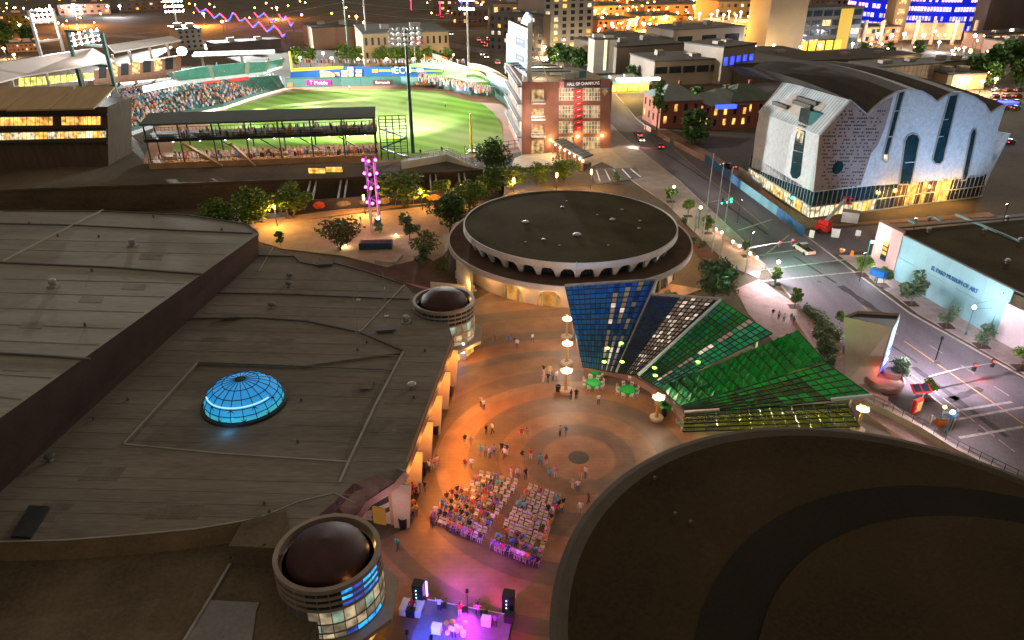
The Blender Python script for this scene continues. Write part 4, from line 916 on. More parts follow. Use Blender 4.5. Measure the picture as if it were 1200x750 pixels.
b = MB(); far = K0-out_r*30; b.ext([K0+rd*LE-out_r*.6+Vector((0,0,.2)), K0+rd*(LE-2)-out_r*30+Vector((0,0,.2)), K0+rd*(LE-2)-out_r*30+Vector((0,0,14)), K0+rd*(LE+4)-out_r*.6+Vector((0,0,15))], rd*-.5); b.build("end_wall", m_shing, cm)
b = MB(); i0 = K0+(rd*1.0-out_r*1.0)*1.0; b.ext([K0+rd*2+ld*2-out_r*.3, K0+rd*(LE-1)-out_r*2.5, K0+rd*(LE-3)-out_r*28, KL-out_l*2.0+rd*2], (0,0,2.6)); b.build("inner_core", m_brick, cm)
for i in range(5):
    p = K0+rd*(20+i*5)+out_r*1.8; lamp(cm, (p.x,p.y,3.6), 700, (1,.5,.1), .4)
rc = tag((lambda b: b.build("neon_canopy", E("blue_neon_glow", (.02,.04,1), 3)))((lambda b: (b.obox(G(1165,120,11).xy, 8, 1.6, 10.4, 11.0, .25), b.obox(G(1148,117,12).xy, 1.2, 1.2, 11, 12, .25), b)[-1])(MB())), "blue neon edged rooftop canopy behind the wavy museum", "neon canopy")

# ================================================================== art museum (right)
m_mus = M("pale_museum_panels", (.175,.335,.365), .7, .1, .3, 4)
am = thing("art_museum", "long pale blue art museum with a flat dark roof and blue letters on its wall", "building", (76,115,0))
Ma = G(1038,322); Mb = G(1168,398); md_ = (Mb-Ma).normalized(); mo = Vector((md_.y,-md_.x,0)); mo = mo if mo.x < 0 else -mo
Ma = Ma-md_*1.5; Hm = VP(1044,262,Ma.xy,Mb.xy).z; Hm = 8.6
Lm = (Mb-Ma).length
NPN = 11
for i in range(NPN):
    p, q_ = Ma+md_*(Lm*(i+.006)/NPN), Ma+md_*(Lm*(i+.994)/NPN)
    for z0, z1 in ((.1,4.3),(4.34,Hm)):
        b = MB(); b.ext([Vector((p.x,p.y,z0)),Vector((q_.x,q_.y,z0)),Vector((q_.x,q_.y,z1)),Vector((p.x,p.y,z1))], -mo*.2); b.build("wall_panel", m_mus, am)
b = MB(); b.prism([tuple(x.xy) for x in (Ma-mo*.25, Mb+md_*20-mo*.25, Mb+md_*20-mo*40, Ma-mo*40)], 0, Hm-.6, 0, 0); b.build("roof_block", m_vroof, am)
b = MB()
for s, e in ((Ma, Mb+md_*20),(Ma-mo*40, Ma)): b.beam(s-mo*.15+Vector((0,0,Hm-.02)), e-mo*.15+Vector((0,0,Hm-.02)), .35, .22)
b.build("roof_coping", m_curbd, am)
p1 = VP(1092,314,Ma.xy,Mb.xy)+mo*.05; p2 = VP(1146,342,Ma.xy,Mb.xy)
text("EL PASO MUSEUM OF ART", 1.05, "wall_lettering", M("blue_letters", (.01,.10,.26), .5, .1), am, (p1+p2)/2+mo*.04, md_, (0,0,1), .06, 'CENTER', (p2-p1).length)
# taller pale entrance block at the left end and the pink wall at the right edge
eb = MB(); e0 = G(1018,311); eb.ext([VP(1018,305,e0.xy,(e0+md_*5).xy), e0+md_*0, e0+md_*6.5, e0+md_*6.5+Vector((0,0,Hm+.3)), e0+Vector((0,0,Hm+.3))][1:], -mo*.9+Vector((0,.8,0))); eb.build("entrance_block", m_pink, am)
wd = MB(); c = e0+md_*3.2+mo*.05+Vector((0,0,2.4)); wd.ext([c-md_*.7, c+md_*.7, c+md_*.7+Vector((0,0,3.4)), c-md_*.7+Vector((0,0,3.4))], mo*.1); wd.build("window", m_dark, am)
for k in range(4):
    b = MB(); c2 = c+Vector((0,0,.35+.85*k))+mo*.12; b.ext([c2-md_*.6,c2+md_*.6,c2+md_*.6+Vector((0,0,.55)),c2-md_*.6+Vector((0,0,.55))], mo*.03); b.build("window_pane", e_winy if k else m_dglass, am)
pw = MB(); w0 = G(1165,398); w1 = G(1215,424); pw.ext([w0,w1,w1+Vector((0,0,6.4)),w0+Vector((0,0,6.4))], -mo*1.2); pw.build("pink_end_wall", M("pale_pink_panels", (.52,.44,.45), .7, .1, .3, 4), am)
for (xa,ya),(xb,yb) in (((1066,258),(1074,262)),((1096,254),(1104,259))):
    b = MB(); b.beam(G(xa,ya,Hm-.5), G(xb,yb,Hm-.5), .7, .3); b.build("skylight", m_mus, am)
b = MB(); b.beam(G(1120,251,Hm-.45), G(1195,283,Hm-.45), .35, .35); b.build("roof_upstand", m_mus, am)
for k, (px, py) in enumerate(((1088,259),(1088,272),(1153,273),(1180,309),(1180,258),(1195,284))):
    p = G(px,py,Hm-.6); v = MB(); v.lathe(p.x,p.y,[(.3,p.z-.05),(.3,p.z+.5),(.48,p.z+.52),(.35,p.z+.85),(0,p.z+.9)],12)
    tag(v.build("roof_vent", m_steel, None, True), ["far pale vent near the skylight strips on the art museum roof","near pale vent just below the skylight strips","vent with a long shadow at the middle of the art museum roof","bright vent above the right end of the museum lettering","pale vent beyond the long upstand","pale vent at the tip of the upstand"][k], "roof vent", "vents on the art museum roof")
b = MB(); p = G(1158,392); q_ = VP(1172,336,(p.x,p.y),(p.x+1,p.y)); b.beam(p, (p.x+.3,p.y,7.5), .3, .3); b.beam((p.x+.9,p.y-.4,0), (p.x+1.2,p.y-.4,7.6), .12, .12)
b.beam((p.x+.2,p.y,6.4), VP(1140,357,Ma.xy,Mb.xy)+mo*.6, .06, .06); b.beam((p.x+.2,p.y,4.8), VP(1142,362,Ma.xy,Mb.xy)+mo*.6, .06, .06)
tag(b.build("teal_mast", m_teal), "leaning teal mast with stay rods against the art museum wall", "mast")

# added lamps with no visible source: wash the museum walls, light the street
def flood(loc, to, W, col, label, ang=95, stand=0):
    t = thing("added_floodlight", label, "floodlight", tuple(loc), "added wall and street floodlights"); b = MB(); d = (Vector(to)-Vector(loc)).normalized()
    b.tube(Vector(loc), Vector(loc)+d*.35, .16, .26, 8); b.build("housing", m_dark, t); b = MB(); b.tube(Vector(loc)+d*.36, Vector(loc)+d*.4, .24, .24, 8); b.build("lens", e_cool, t)
    if stand: b = MB(); b.tube((loc[0],loc[1],loc[2]-stand),tuple(loc),.08,.08,6); b.build("stand", m_dark, t)
    lamp(t, Vector(loc)+d*.8, W, col, .3, 'SPOT', to, ang, .7)
pa_ = K0+rd*10+out_r*19; flood((pa_.x,pa_.y,5.0), Rp(1060,160), 9500, (.32,.60,1), "added floodlight on a stand in the dirt lot behind the art museum, left one", 110, 5.0)
pb_ = K0+rd*36+out_r*18; flood((pb_.x,pb_.y,5.0), Rp(1125,150), 9500, (.32,.60,1), "added floodlight on a stand in the dirt lot behind the art museum, right one", 110, 5.0)
pc_ = G(868,236,5); flood((pc_.x,pc_.y,5), Lp(915,180), 700, (.95,.97,1), "added floodlight on a stand behind the pale hoarding", 120, 5)
pd_ = G(1014,300,5); flood((pd_.x,pd_.y,5.2), Rp(985,180), 3500, (1,.85,.8), "added floodlight on a stand beside the museum entrance block", 110, 5.2)
pe_ = G(1158,392); flood((pe_.x+.2,pe_.y-.3,7.4), Vector(Ma+md_*9+Vector((0,0,3))), 1000, (.5,.92,1), "added cool lamp head at the top of the teal mast", 150)
pf_ = G(1084,458); flood((pf_.x+.1,pf_.y,8.5), (62,92,0), 11500, (.95,.80,.95), "added street luminaire above the near signal mast", 150, 3.5)
pg_ = G(873,321); flood((pg_.x,pg_.y,8.5), (57,118,0), 11000, (.95,.85,.95), "added street luminaire above the curved signal mast", 150, 3)
# ================================================================== ballpark
bz = lambda pts, z=0.0: [G(x,y,z) for x, y in pts]
def grass_mat():
    m = bpy.data.materials.new("mown_grass"); m.use_nodes = True; n = m.node_tree; L = n.links.new; b = n.nodes["Principled BSDF"]; b.inputs["Roughness"].default_value = 1; b.inputs["Specular IOR Level"].default_value = 0.0
    mp = n.nodes.new("ShaderNodeMapping"); mp.inputs["Rotation"].default_value = (0,0,rad(-52)); L(_pos(n), mp.inputs[0])
    wv = n.nodes.new("ShaderNodeTexWave"); wv.inputs["Scale"].default_value = .042; wv.inputs["Distortion"].default_value = .4; L(mp.outputs[0], wv.inputs[0])
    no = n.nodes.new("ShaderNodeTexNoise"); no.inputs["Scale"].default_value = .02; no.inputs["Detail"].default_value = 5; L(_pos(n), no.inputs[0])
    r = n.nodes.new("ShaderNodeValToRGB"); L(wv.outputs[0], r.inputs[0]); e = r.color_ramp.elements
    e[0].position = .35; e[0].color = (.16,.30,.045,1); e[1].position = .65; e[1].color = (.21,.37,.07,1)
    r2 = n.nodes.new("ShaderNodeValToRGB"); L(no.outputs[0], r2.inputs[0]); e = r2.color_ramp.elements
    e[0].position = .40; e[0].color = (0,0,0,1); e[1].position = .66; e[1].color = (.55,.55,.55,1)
    mx = n.nodes.new("ShaderNodeMixRGB"); L(r2.outputs[0], mx.inputs[0]); L(r.outputs[0], mx.inputs[1]); mx.inputs[2].default_value = (.50,.44,.27,1)  # tan noise blotches paint in floodlight glare over the grass
    L(mx.outputs[0], b.inputs["Base Color"]); return m
WALLP = [(335,103),(370,102.3),(400,101.3),(470,100.6),(520,104),(552,111.5),(580,113.5),(592,122),(604,138)]
m_clay = M("warning_track_clay", (.33,.17,.09), .9, .18, .1, 2)
struct(MB().poly([(p.x,p.y,.01) for p in bz(WALLP[::-1]+[(300,109),(262,122),(240,131),(180,150),(168,192),(470,190),(560,184),(611,178),(611,150)])][::1]), "warning_track", m_clay)
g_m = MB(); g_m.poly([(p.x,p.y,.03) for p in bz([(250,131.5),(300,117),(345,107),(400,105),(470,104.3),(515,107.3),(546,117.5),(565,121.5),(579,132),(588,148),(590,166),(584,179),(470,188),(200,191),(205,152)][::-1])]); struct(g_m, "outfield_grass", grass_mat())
g_m = MB(); g_m.poly([(p.x,p.y,.045) for p in bz([(250,131.5),(268,126),(262,136),(240,150),(205,160),(205,150)][::-1])]); struct(g_m, "infield_clay", m_clay)
# outfield wall, panel by panel
m_gw = M("green_wall_padding", (.04,.11,.085), .6, .1, .3, 4)
ow = thing("outfield_wall", "padded green outfield wall with advertising banners round the ball field", "wall", tuple(G(470,97)))
Wp = bz(WALLP)
for a, b in zip(Wp, Wp[1:]):
    n = max(1, int((b-a).length/7))
    for i in range(n):
        p, q_ = lerp(a,b,(i+.01)/n), lerp(a,b,(i+.99)/n); m_ = MB(); o_ = Vector((b.y-a.y, a.x-b.x, 0)).normalized()*.4
        m_.ext([p,q_,q_+Vector((0,0,3.9)),p+Vector((0,0,3.9))], -o_); m_.build("wall_panel", m_gw, ow)
    m_ = MB(); m_.beam(a+Vector((0,0,4.0)), b+Vector((0,0,4.0)), .5, .15); m_.build("wall_cap", m_gw, ow)
def banner(x0, x1, y0, y1, mat, body, tmat, size, par=None, seg=None, name="banner"):
    xm = (x0+x1)/2; k = seg if seg is not None else max(i for i in range(len(WALLP)-1) if WALLP[i][0] <= xm)
    a, b = Wp[k].xy, Wp[k+1].xy; o_ = Vector((b.y-a.y, a.x-b.x, 0)).normalized(); o_ = o_ if o_.y < 0 else -o_
    q = [VP(x,y,a,b)+o_*.06 for x, y in ((x0,y1),(x1,y1),(x1,y0),(x0,y0))]
    m_ = MB(); m_.ext(q, o_*.05); m_.build(name, mat, par or ow)
    if body: c = sum(q, Vector((0,0,0)))/4; text(body, size, "banner_lettering", tmat, par or ow, c+o_*.14, q[1]-q[0], (0,0,1), .02, 'CENTER', (q[1]-q[0]).length*.72)
e_wl = M("white_lettering", (.8,.8,.8), .6, .05)
m_mag = M("magenta_vinyl", (.45,.01,.16), .5, .1)
m_brn = M("dark_brown_vinyl", (.07,.035,.025), .5, .2)
banner(359,388,93.7,100.4, m_mag, "T Mobile", e_wl, 2.2)
banner(437,460,93.4,99.6, m_brn, "Barracuda", e_wl, 1.7)
banner(484,509,95.6,101.5, m_brn, "WestStar", M("gold_lettering", (.6,.35,.05), .5, .1), 1.7)
banner(533,546,101,108, m_blue, "GECU", e_wl, 1.6)
banner(337,343,97,101.5, M("orange_vinyl", (.6,.14,.05), .5, .1), None, None, 1, seg=0)
# blue banner wall behind the left field wall
bw = thing("blue_banner_wall", "long bright blue advertising wall with a yellow top rail above left field", "wall", tuple(G(420,92)))
m_bb = M("bright_blue_vinyl", (.008,.075,.25), .5, .12, .3, 3)
Z4 = Vector((0,4,0)); S0 = Wp[0]+Z4; S1 = Wp[3]+Z4
def BW(x, y): return VP(x, y, S0.xy, S1.xy)
for x0, x1, ya, yb in ((340,371,84,82.5),(371,402,82.5,81),(402,430,78,78),(430,460,78,78.5),(460,490,78.5,79),(490,520,79,81.5)):
    m_ = MB(); m_.ext([BW(x0+.15,96),BW(x1-.15,96),BW(x1-.15,yb),BW(x0+.15,ya)], (0,.4,0)); m_.build("banner_panel", m_bb, bw)
yr = MB(); yr.ext([BW(344,83.5),BW(402,80.5),BW(402,77.5),BW(344,80)], (0,.5,0)); yr.build("yellow_rail", M("yellow_paint", (.62,.42,.03), .5, .1), bw)
for x, y in ((393,87),(402,84.5),(402,89.5),(409,80.5),(409,85.5),(409,90),(419,83.5),(419,88.5)):
    m_ = MB(); c = BW(x,y)-Vector((0,.08,0)); m_.ext([c+Vector((-1.9,0,-.7)),c+Vector((1.9,0,-.7)),c+Vector((1.9,0,.7)),c+Vector((-1.9,0,.7))], (0,.05,0)); m_.build("logo_plate", M("orange_white_logo", (.75,.30,.18), .6, .35, .6, 2), bw)
c = BW(378,88.5)-Vector((0,.1,0)); m_ = MB(); m_.ext([c+Vector((5.4*math.cos(t*math.pi/8),0,2.1*math.sin(t*math.pi/8))) for t in range(16)], (0,.05,0)); m_.build("round_emblem", M("gold_red_emblem", (.6,.35,.12), .6, .35, .6, 2), bw)
c = BW(468,82.5)-Vector((0,.15,0)); text("GECU", 4.0, "banner_lettering", e_wl, bw, c, (1,.02,0), (0,0,1), .03)
m_gr = M("lime_vinyl", (.25,.55,.05), .5, .1)
for x0, x1, y0, y1, mm in ((436,443,81,85,M("orange_logo", (.8,.3,.05), .5)),(444,458,81.5,84,m_gr),(459,463,80,84.5,e_wl),(478,488,81,84,m_gr),(488,496,80.5,84,e_wl),(496,519,82,84,m_gr)):
    m_ = MB(); m_.ext([BW(x,y)-Vector((0,.08,0)) for x, y in ((x0,y1),(x1,y1),(x1,y0),(x0,y0))], (0,.05,0)); m_.build("banner_graphic", mm, bw)
# grass berm, right field green wall, pavilion wall behind it
bm = MB(); q = bz([(470,97),(520,100.5),(552,109),(578,108),(560,99),(520,88),(480,92)], .0); zz = [4.05,4.05,4.05,4.05,6,7,6]
bm.prism([(p.x,p.y+1.0) for p in q], 0, zz); struct(bm, "grass_berm", M("berm_grass", (.10,.22,.03), .9, .3, .2, 2))
rfw = MB(); a, b = G(570,104), G(600,128); rfw.ext([VP(570,103,a.xy,b.xy),VP(600,127,a.xy,b.xy),VP(598,96,a.xy,b.xy),VP(570,82,a.xy,b.xy)], (.3,.5,0)); tag(rfw.build("batter_eye_wall", M("grey_green_wall", (.08,.14,.135), .6, .1, .3, 3)), "tall plain grey green wall in right center field beside the brick building", "wall")
vw = MB()
for i in range(10):
    a, b = G(548+i*4.6, 74+i*i*.17, 8), G(548+(i+1)*4.6, 74+(i+1)**2*.17, 8); vw.ext([Vector((a.x,a.y,3)),Vector((b.x,b.y,3)),Vector((b.x,b.y,8)),Vector((a.x,a.y,8))], (0,.5,0))
tag(vw.build("curved_concourse_wall", M("dim_stucco", (.20,.165,.125), .8, .15, .4, 4)), "curved cream concourse wall with small lamps beyond right field", "wall")
vl_ = MB()
for i in range(18):
    t = i/18*9.5; p = G(548+t*4.6, 74+t*t*.17+5, 7); vl_.ball((p.x,p.y-1.0,7),.45,nu=6,nv=4)
tag(vl_.build("wall_lamp_row", e_warm), "row of small warm lamps along the curved concourse wall", "lamps")
# foul poles
def pole(name, x, y0, y1, r, mat, label, cat):
    p = G(x,y0); z = VP(x,y1,p.xy,(p.x+1,p.y)).z; m_ = MB(); m_.tube(p,(p.x,p.y,z),r,r*.8,8); m_.box(p.x-r*3,p.x+r*3,p.y-r*3,p.y+r*3,0,.4); return tag(m_.build(name, mat), label, cat)
m_yel = M("bright_yellow_paint", (.75,.50,.02), .5, .1)
pole("foul_pole", 552.5,178,133,.35,m_yel,"yellow foul pole standing at the near right of the ball field","pole")
pole("foul_pole", 344.5,100,60,.5,m_yel,"yellow foul pole by the end of the blue banner wall","pole")
# floodlight towers
e_flood = E("stadium_flood_glow", (.86,.92,1), 40)
m_lat = M("pale_painted_steel", (.50,.52,.52), .5, .12, .5, 6)
def bank(mb_f, t, c, wd, rows, cols, to, hgt=3.2):
    """rack of round floodlights facing the field"""
    d = Vector((to[0]-c[0],to[1]-c[1],0)).normalized(); s_ = Vector((-d.y,d.x,0))
    for r in range(rows):
        z = c[2]+hgt*(r/(max(1,rows-1)))-hgt/2; mb_f.beam(Vector((c[0],c[1],z))-s_*wd/2, Vector((c[0],c[1],z))+s_*wd/2, .25, .25)
        for k in range(cols):
            p = Vector((c[0],c[1],z+.4))+s_*wd*((k+.5)/cols-.5); h = MB(); h.tube(p-d*.5, p+d*.35, .3, .62, 8); h.build("lamp_hood", m_lat, t)
            l = MB(); l.tube(p+d*.36, p+d*.45, .58, .58, 8); l.build("lamp_lens", e_flood, t)
def mono(x, y0, y1, mat, label, wd=12, rows=3, cols=6, W=0, to=(-45,270,0), r=.55, ang=100, hg=4.0):
    p = G(x,y0); zt_ = VP(x,y1,p.xy,(p.x+1,p.y)).z; t = thing("floodlight_tower", label, "floodlight tower", tuple(p), "floodlight towers of the ballpark")
    m_ = MB(); m_.tube(p,(p.x,p.y,zt_),r,r*.6,10); m_.build("pole", mat, t)
    f = MB(); bank(f, t, (p.x,p.y,zt_-hg/2), wd, rows, cols, to, hg); f.build("lamp_frame", m_lat, t)
    if W: lamp(t, (p.x+(to[0]-p.x)*.02,p.y+(to[1]-p.y)*.02,zt_-2), W, (.92,.96,.95), 1.2, 'SPOT', to, ang, .5)
    return t, p, zt_
m_dgp = M("dark_green_pole", (.03,.07,.06), .5, .15, .5, 6)
mono(484,179,36,m_dgp,"tall dark green floodlight mast in the foreground of the ball field",10,4,5,280000,(-78,305,0),.6)
mono(549,76,1,m_lat,"pale floodlight mast behind the right field berm",9,2,5,560000,(-75,280,0),.6,95)
mono(211,47,2,m_lat,"pale floodlight mast beyond the grandstand with two rows of lamps",12,3,6,2300000,(-62,265,0),.7,80,6)
def frame_tower(xl, xr, yb, yt, mat, label, yband, W, to):
    a, b = G(xl[0],yb[0]), G(xr[0],yb[1]); t = thing("floodlight_tower", label, "floodlight tower", tuple(lerp(a,b,.5)), "floodlight towers of the ballpark")
    za = VP(xl[1],yt,a.xy,(a.x+1,a.y)).z; zb = za
    m_ = MB(); m_.beam(a,(a.x,a.y,za),1.1,1.1); m_.build("leg", mat, t); m_ = MB(); m_.beam(b,(b.x,b.y,zb),1.1,1.1); m_.build("leg", mat, t)
    for f_ in (.55,.985,.82):
        m_ = MB(); m_.beam((a.x,a.y,za*f_),(b.x,b.y,zb*f_),.7,.9); m_.build("cross_beam", mat, t)
    c = lerp(a,b,.5); f = MB(); bank(f, t, (c.x,c.y,za*.91), (b-a).length*.95, 3, 5, to, za*.13); f.build("lamp_frame", m_lat, t)
    if W: lamp(t, (c.x+(to[0]-c.x)*.03,c.y+(to[1]-c.y)*.03,za*.92), W, (.92,.96,.95), 1.5, 'SPOT', to, 72, .6)
    lamp(t, (c.x, c.y-1.5, za*.5+6), 2500, (1,.85,.75), .6)
frame_tower((56,36),(82,68),(92,88),12,m_lat,"white two legged floodlight tower behind the pale stand roof",0,1700000,(-55,262,0))
frame_tower((100,80),(140,124),(118,124),35,m_dgp,"dark two legged floodlight tower in front of the pale stand roof",0,2300000,(-45,285,0))
# utility poles with wires behind
for k, (x, y0, y1, mt) in enumerate(((410,76,-30,M("green_pole", (.05,.22,.12), .5)),(432,74,-20,m_lat))):
    pole("tall_pole", x, y0, y1, .4, mt, ["tall green pole carrying wires behind the blue wall","tall pale pole behind the left field trees"][k], "pole")
wr = MB()
for y0, y1, y2 in ((16,2,12),(30,12,24),(45,22,36)):
    a = G(409,60); pa = VP(120,y0+28,(a.x,a.y),(a.x+1,a.y+.15)); pm = VP(405,y1,(a.x,a.y),(a.x+1,a.y)); pb = VP(560,y2,(a.x,a.y),(a.x+1,a.y))
    for s_, e_ in ((pa,pm),(pm,pb)):
        for k in range(8):
            f0, f1 = k/8,(k+1)/8; sag = lambda f: Vector((0,0,-6*f*(1-f))); wr.tube(lerp(s_,e_,f0)+sag(f0), lerp(s_,e_,f1)+sag(f1), .09,.09,4)
tag(wr.build("power_lines", m_steel), "three long sagging power lines crossing behind the ballpark", "wires")
# grandstand: stepped bowl
gs = thing("grandstand", "dark green seating bowl full of spectators left of the field", "grandstand", tuple(G(200,125)))
m_seat = M("green_seats", (.035,.10,.08), .7, .3, .5, 2)
m_seat2 = M("bright_green_seats", (.05,.18,.13), .7, .2, .5, 2)
def samp(pl, t):
    k = t*(len(pl)-1); i = min(int(k), len(pl)-2); return lerp(pl[i], pl[i+1], k-i)
FR = bz([(152,153),(205,135),(262,124),(300,111),(333,102)],1.0); BKL = bz([(122,116),(160,104),(215,98),(262,93),(326,88)],9.0)
crowd_pts = []
def bowl(F, B, n, z0, z1, mat, name, dens):
    m_ = MB(); NU = 24
    for j in range(n):
        za = lerp(z0,z1,j/n); zb = lerp(z0,z1,(j+1)/n)
        for i in range(NU):
            u0,u1 = i/NU,(i+1)/NU
            p = [lerp(samp(F,u0),samp(B,u0),j/n), lerp(samp(F,u1),samp(B,u1),j/n), lerp(samp(F,u1),samp(B,u1),(j+1)/n), lerp(samp(F,u0),samp(B,u0),(j+1)/n)]
            m_.poly([(p[0].x,p[0].y,zb),(p[1].x,p[1].y,zb),(p[2].x,p[2].y,zb),(p[3].x,p[3].y,zb)]); m_.poly([(p[0].x,p[0].y,za),(p[1].x,p[1].y,za),(p[1].x,p[1].y,zb),(p[0].x,p[0].y,zb)])
            L_ = (p[1]-p[0]).length
            for q in range(int(L_/.9)):
                if RND.random() < dens(u0, j/n): crowd_pts.append(Vector((*lerp(p[0],p[1],(q+RND.random())/max(1,int(L_/.9))).xy, zb)) + (p[3]-p[0])*.4)
    m_.build(name, mat, gs)
bowl(FR, BKL, 16, 1.2, 9.0, m_seat, "lower_tier", lambda u, v: .55 if u < .85 else .3)
UF = bz([(205,98),(240,95),(285,90),(308,87),(330,79)],10.0); UB = bz([(196,88),(235,80),(285,75),(312,74),(334,70)],15.0)
bowl(UF, UB, 10, 10.5, 15.5, m_seat2, "upper_tier", lambda u, v: .035)
for u in (.02,.3,.55,.78,.98):
    m_ = MB(); m_.beam(samp(UF,u)+Vector((0,0,.7)), samp(UB,u)+Vector((0,0,.8)), 1.6, .3); m_.build("aisle_stair", m_conc, gs)
for u in (.15,.35,.55,.75,.95):
    m_ = MB(); m_.beam(Vector((*samp(FR,u).xy,1.6)), Vector((*samp(BKL,u).xy,9.4)), 1.4, .25); m_.build("aisle_stair", m_conc, gs)
m_ = MB()
for i in range(12): m_.beam(Vector((*samp(UF,i/12).xy,10.6)), Vector((*samp(UF,(i+1)/12).xy,10.6)), .5, 1.4)
m_.build("tier_fascia", m_lat, gs)
m_ = MB()
for i in range(10): m_.beam(Vector((*samp(FR,i/10).xy,1.2)), Vector((*samp(FR,(i+1)/10).xy,1.2)), .4, 1.2)
m_.build("field_wall", m_gw, gs)
# long bright ribbon board on the club level, red banners
rb = MB(); a, b = G(168,107,10), G(236,92,10); rb.ext([Vector((a.x,a.y,9.6)),Vector((b.x,b.y,9.6)),Vector((b.x,b.y,11.6)),Vector((a.x,a.y,11.6))], (0,.4,0)); rb.build("ribbon_board", E("ribbon_board_glow", (.75,.8,1), 3.5), gs)
for x0,x1,y in ((238,258,97),(270,292,94.5)):
    m_ = MB(); a, b = G(x0,y+1.5,8.5), G(x1,y-1,8.5); m_.ext([a,b,b+Vector((0,0,1.8)),a+Vector((0,0,1.8))], (0,.2,0)); m_.build("red_banner", m_red, gs)
# pale roofs of the stands
def slab_roof(px_pts, z, mat, name, thick=.5):
    m_ = MB(); m_.ext([G(x,y,zz) for (x,y),zz in zip(px_pts, z)], (0,0,-thick)); return m_.build(name, mat, gs)
m_proof = M("cream_white_roof", (.50,.44,.41), .6, .1, .1, 2)
slab_roof([(-60,112),(25,89),(134,71),(108,56),(0,73),(-60,84)], [14,14,15.5,18,18,18], m_proof, "stand_roof")
slab_roof([(134,61),(213,47),(200,42),(126,52.5)], [15,16,17.5,17.5], m_proof, "stand_roof")
slab_roof([(225,65),(322,61.5),(322,58),(228,61)], [17,17,17.6,17.6], m_lat, "stand_roof")
for x, yb, yt in ((140,100,64),(160,98,60),(183,92,55),(203,88,50),(286,84,62),(240,86,64),(20,115,92),(60,108,84),(100,104,78)):
    p = G(x,yb); z = VP(x,yt,p.xy,(p.x+1,p.y)).z; m_ = MB(); m_.beam(p,(p.x,p.y,z),.9,.9); m_.build("roof_column", m_conc, gs)
cb = MB(); a, b = G(104,106), G(206,92); 
cb.ext([VP(110,100,a.xy,b.xy),VP(206,90,a.xy,b.xy),VP(206,66,a.xy,b.xy),VP(110,82,a.xy,b.xy)], (0,6,0)); cb.build("club_building", M("salmon_brick", (.33,.17,.11), .8, .15, .5, 4), gs)
for i in range(7):
    x = 116+i*13; m_ = MB(); q = [VP(x,92-i*1.7,a.xy,b.xy),VP(x+9,91-i*1.7,a.xy,b.xy),VP(x+9,77-i*1.7,a.xy,b.xy),VP(x,78-i*1.7,a.xy,b.xy)]; m_.ext([p-Vector((0,.1,0)) for p in q], (0,-.1,0)); m_.build("window", e_win if i % 2 else m_dark, gs)
lg = MB(); a, b = G(20,112), G(120,102)
for i in range(13):
    x = 22+i*7; m_ = MB(); m_.ext([VP(x,103-i*.85,a.xy,b.xy),VP(x+5.5,102.3-i*.85,a.xy,b.xy),VP(x+5.5,91-i*.5,a.xy,b.xy),VP(x,92-i*.5,a.xy,b.xy)], (0,.3,0)); m_.build("lit_suite", E("suite_glow", (.75,.75,.15), .8, .6, .5) if i == 0 else bpy.data.materials["suite_glow"], gs)
m_ = MB(); m_.ext([VP(10,118,a.xy,b.xy),VP(125,106,a.xy,b.xy),VP(125,92,a.xy,b.xy),VP(10,103,a.xy,b.xy)], (0,8,0)); m_.build("suite_wall", m_conc, gs)
bl = MB(); bl.ball(G(213,60,16),2.0,2.0,1.6,10,6); bl.build("bright_lamp", E("white_flare", (.95,.95,1), 25), gs)
lamp(gs, tuple(G(213,64,18)), 6000, (.95,.95,1), 1.5); lamp(gs, tuple(G(62,78,22)), 5000, (1,.85,.75), 1.0)
# crowd in the bowl: too many to count
m_cr = [M("crowd_%s" % k, c, .8, .2, 1, 4) for k, c in (("white",(.6,.56,.52)),("red",(.5,.08,.05)),("orange",(.6,.25,.1)),("dark",(.05,.045,.045)),("blue",(.1,.2,.42)),("skin",(.45,.28,.19)))]
cw_ = MB()
def fig(mb, p, h=1.15):
    c = RND.choice((0,0,0,1,2,3,3,4)); w_ = .25; x, y, z = p
    mb.box(x-w_,x+w_,y-.16,y+.16,z,z+h*.72,c); mb.box(x-.13,x+.13,y-.13,y+.13,z+h*.72,z+h,5)
for p in crowd_pts: fig(cw_, p)
for _ in range(260):
    x = RND.uniform(490,575); y = 88+ (x-490)*.2+RND.uniform(0,8); p = G(x,y,5.5); fig(cw_, (p.x,p.y,5.6), 1.7)
for _ in range(120):
    x = RND.uniform(350,545); p = G(x, 76.5+RND.uniform(-1.5,0), 6); fig(cw_, (p.x,p.y+6,6), 1.7)
cwo = cw_.build("ballpark_crowd", m_cr); cwo["kind"] = "stuff"
# ---- players
# ---- suites building at the far left
sb_ = thing("suite_building", "long dark suite building with a tan metal roof and two rows of amber windows", "building", tuple(G(60,197)))
Sa, Sb = G(-60,201), G(127,194); VS = lambda x, y: VP(x, y, Sa.xy, Sb.xy); so_ = Vector((0,-1,0))
m_bwall = M("brown_corrugated_wall", (.075,.05,.032), .8, .25, .3, 3, streak=(3,3,.4))
m_ = MB(); m_.ext([Sa,Sb,VS(126,125),VS(-60,127)], (0,14,0)); m_.build("wall", m_bwall, sb_)
m_troof = M("tan_metal_roof", (.36,.25,.13), .55, .15, .25, 3, streak=(2,.4,1))
for x0,x1,x2,x3,ye in ((-60,10,40,-60,126),(12,63,88,39,126),(64,114,135,90,125)):
    m_ = MB(); e0, e1 = VS(x0,ye+1), VS(x1,ye); m_.ext([e0+so_*2,e1+so_*2,PL(x3+ (x2-x3),101.5,((e1-e0).cross(Vector((0,12,3.4))),e0)), PL(x3,101.5,((e1-e0).cross(Vector((0,12,3.4))),e0))], (0,0,-.4)); m_.build("metal_roof", m_troof, sb_)
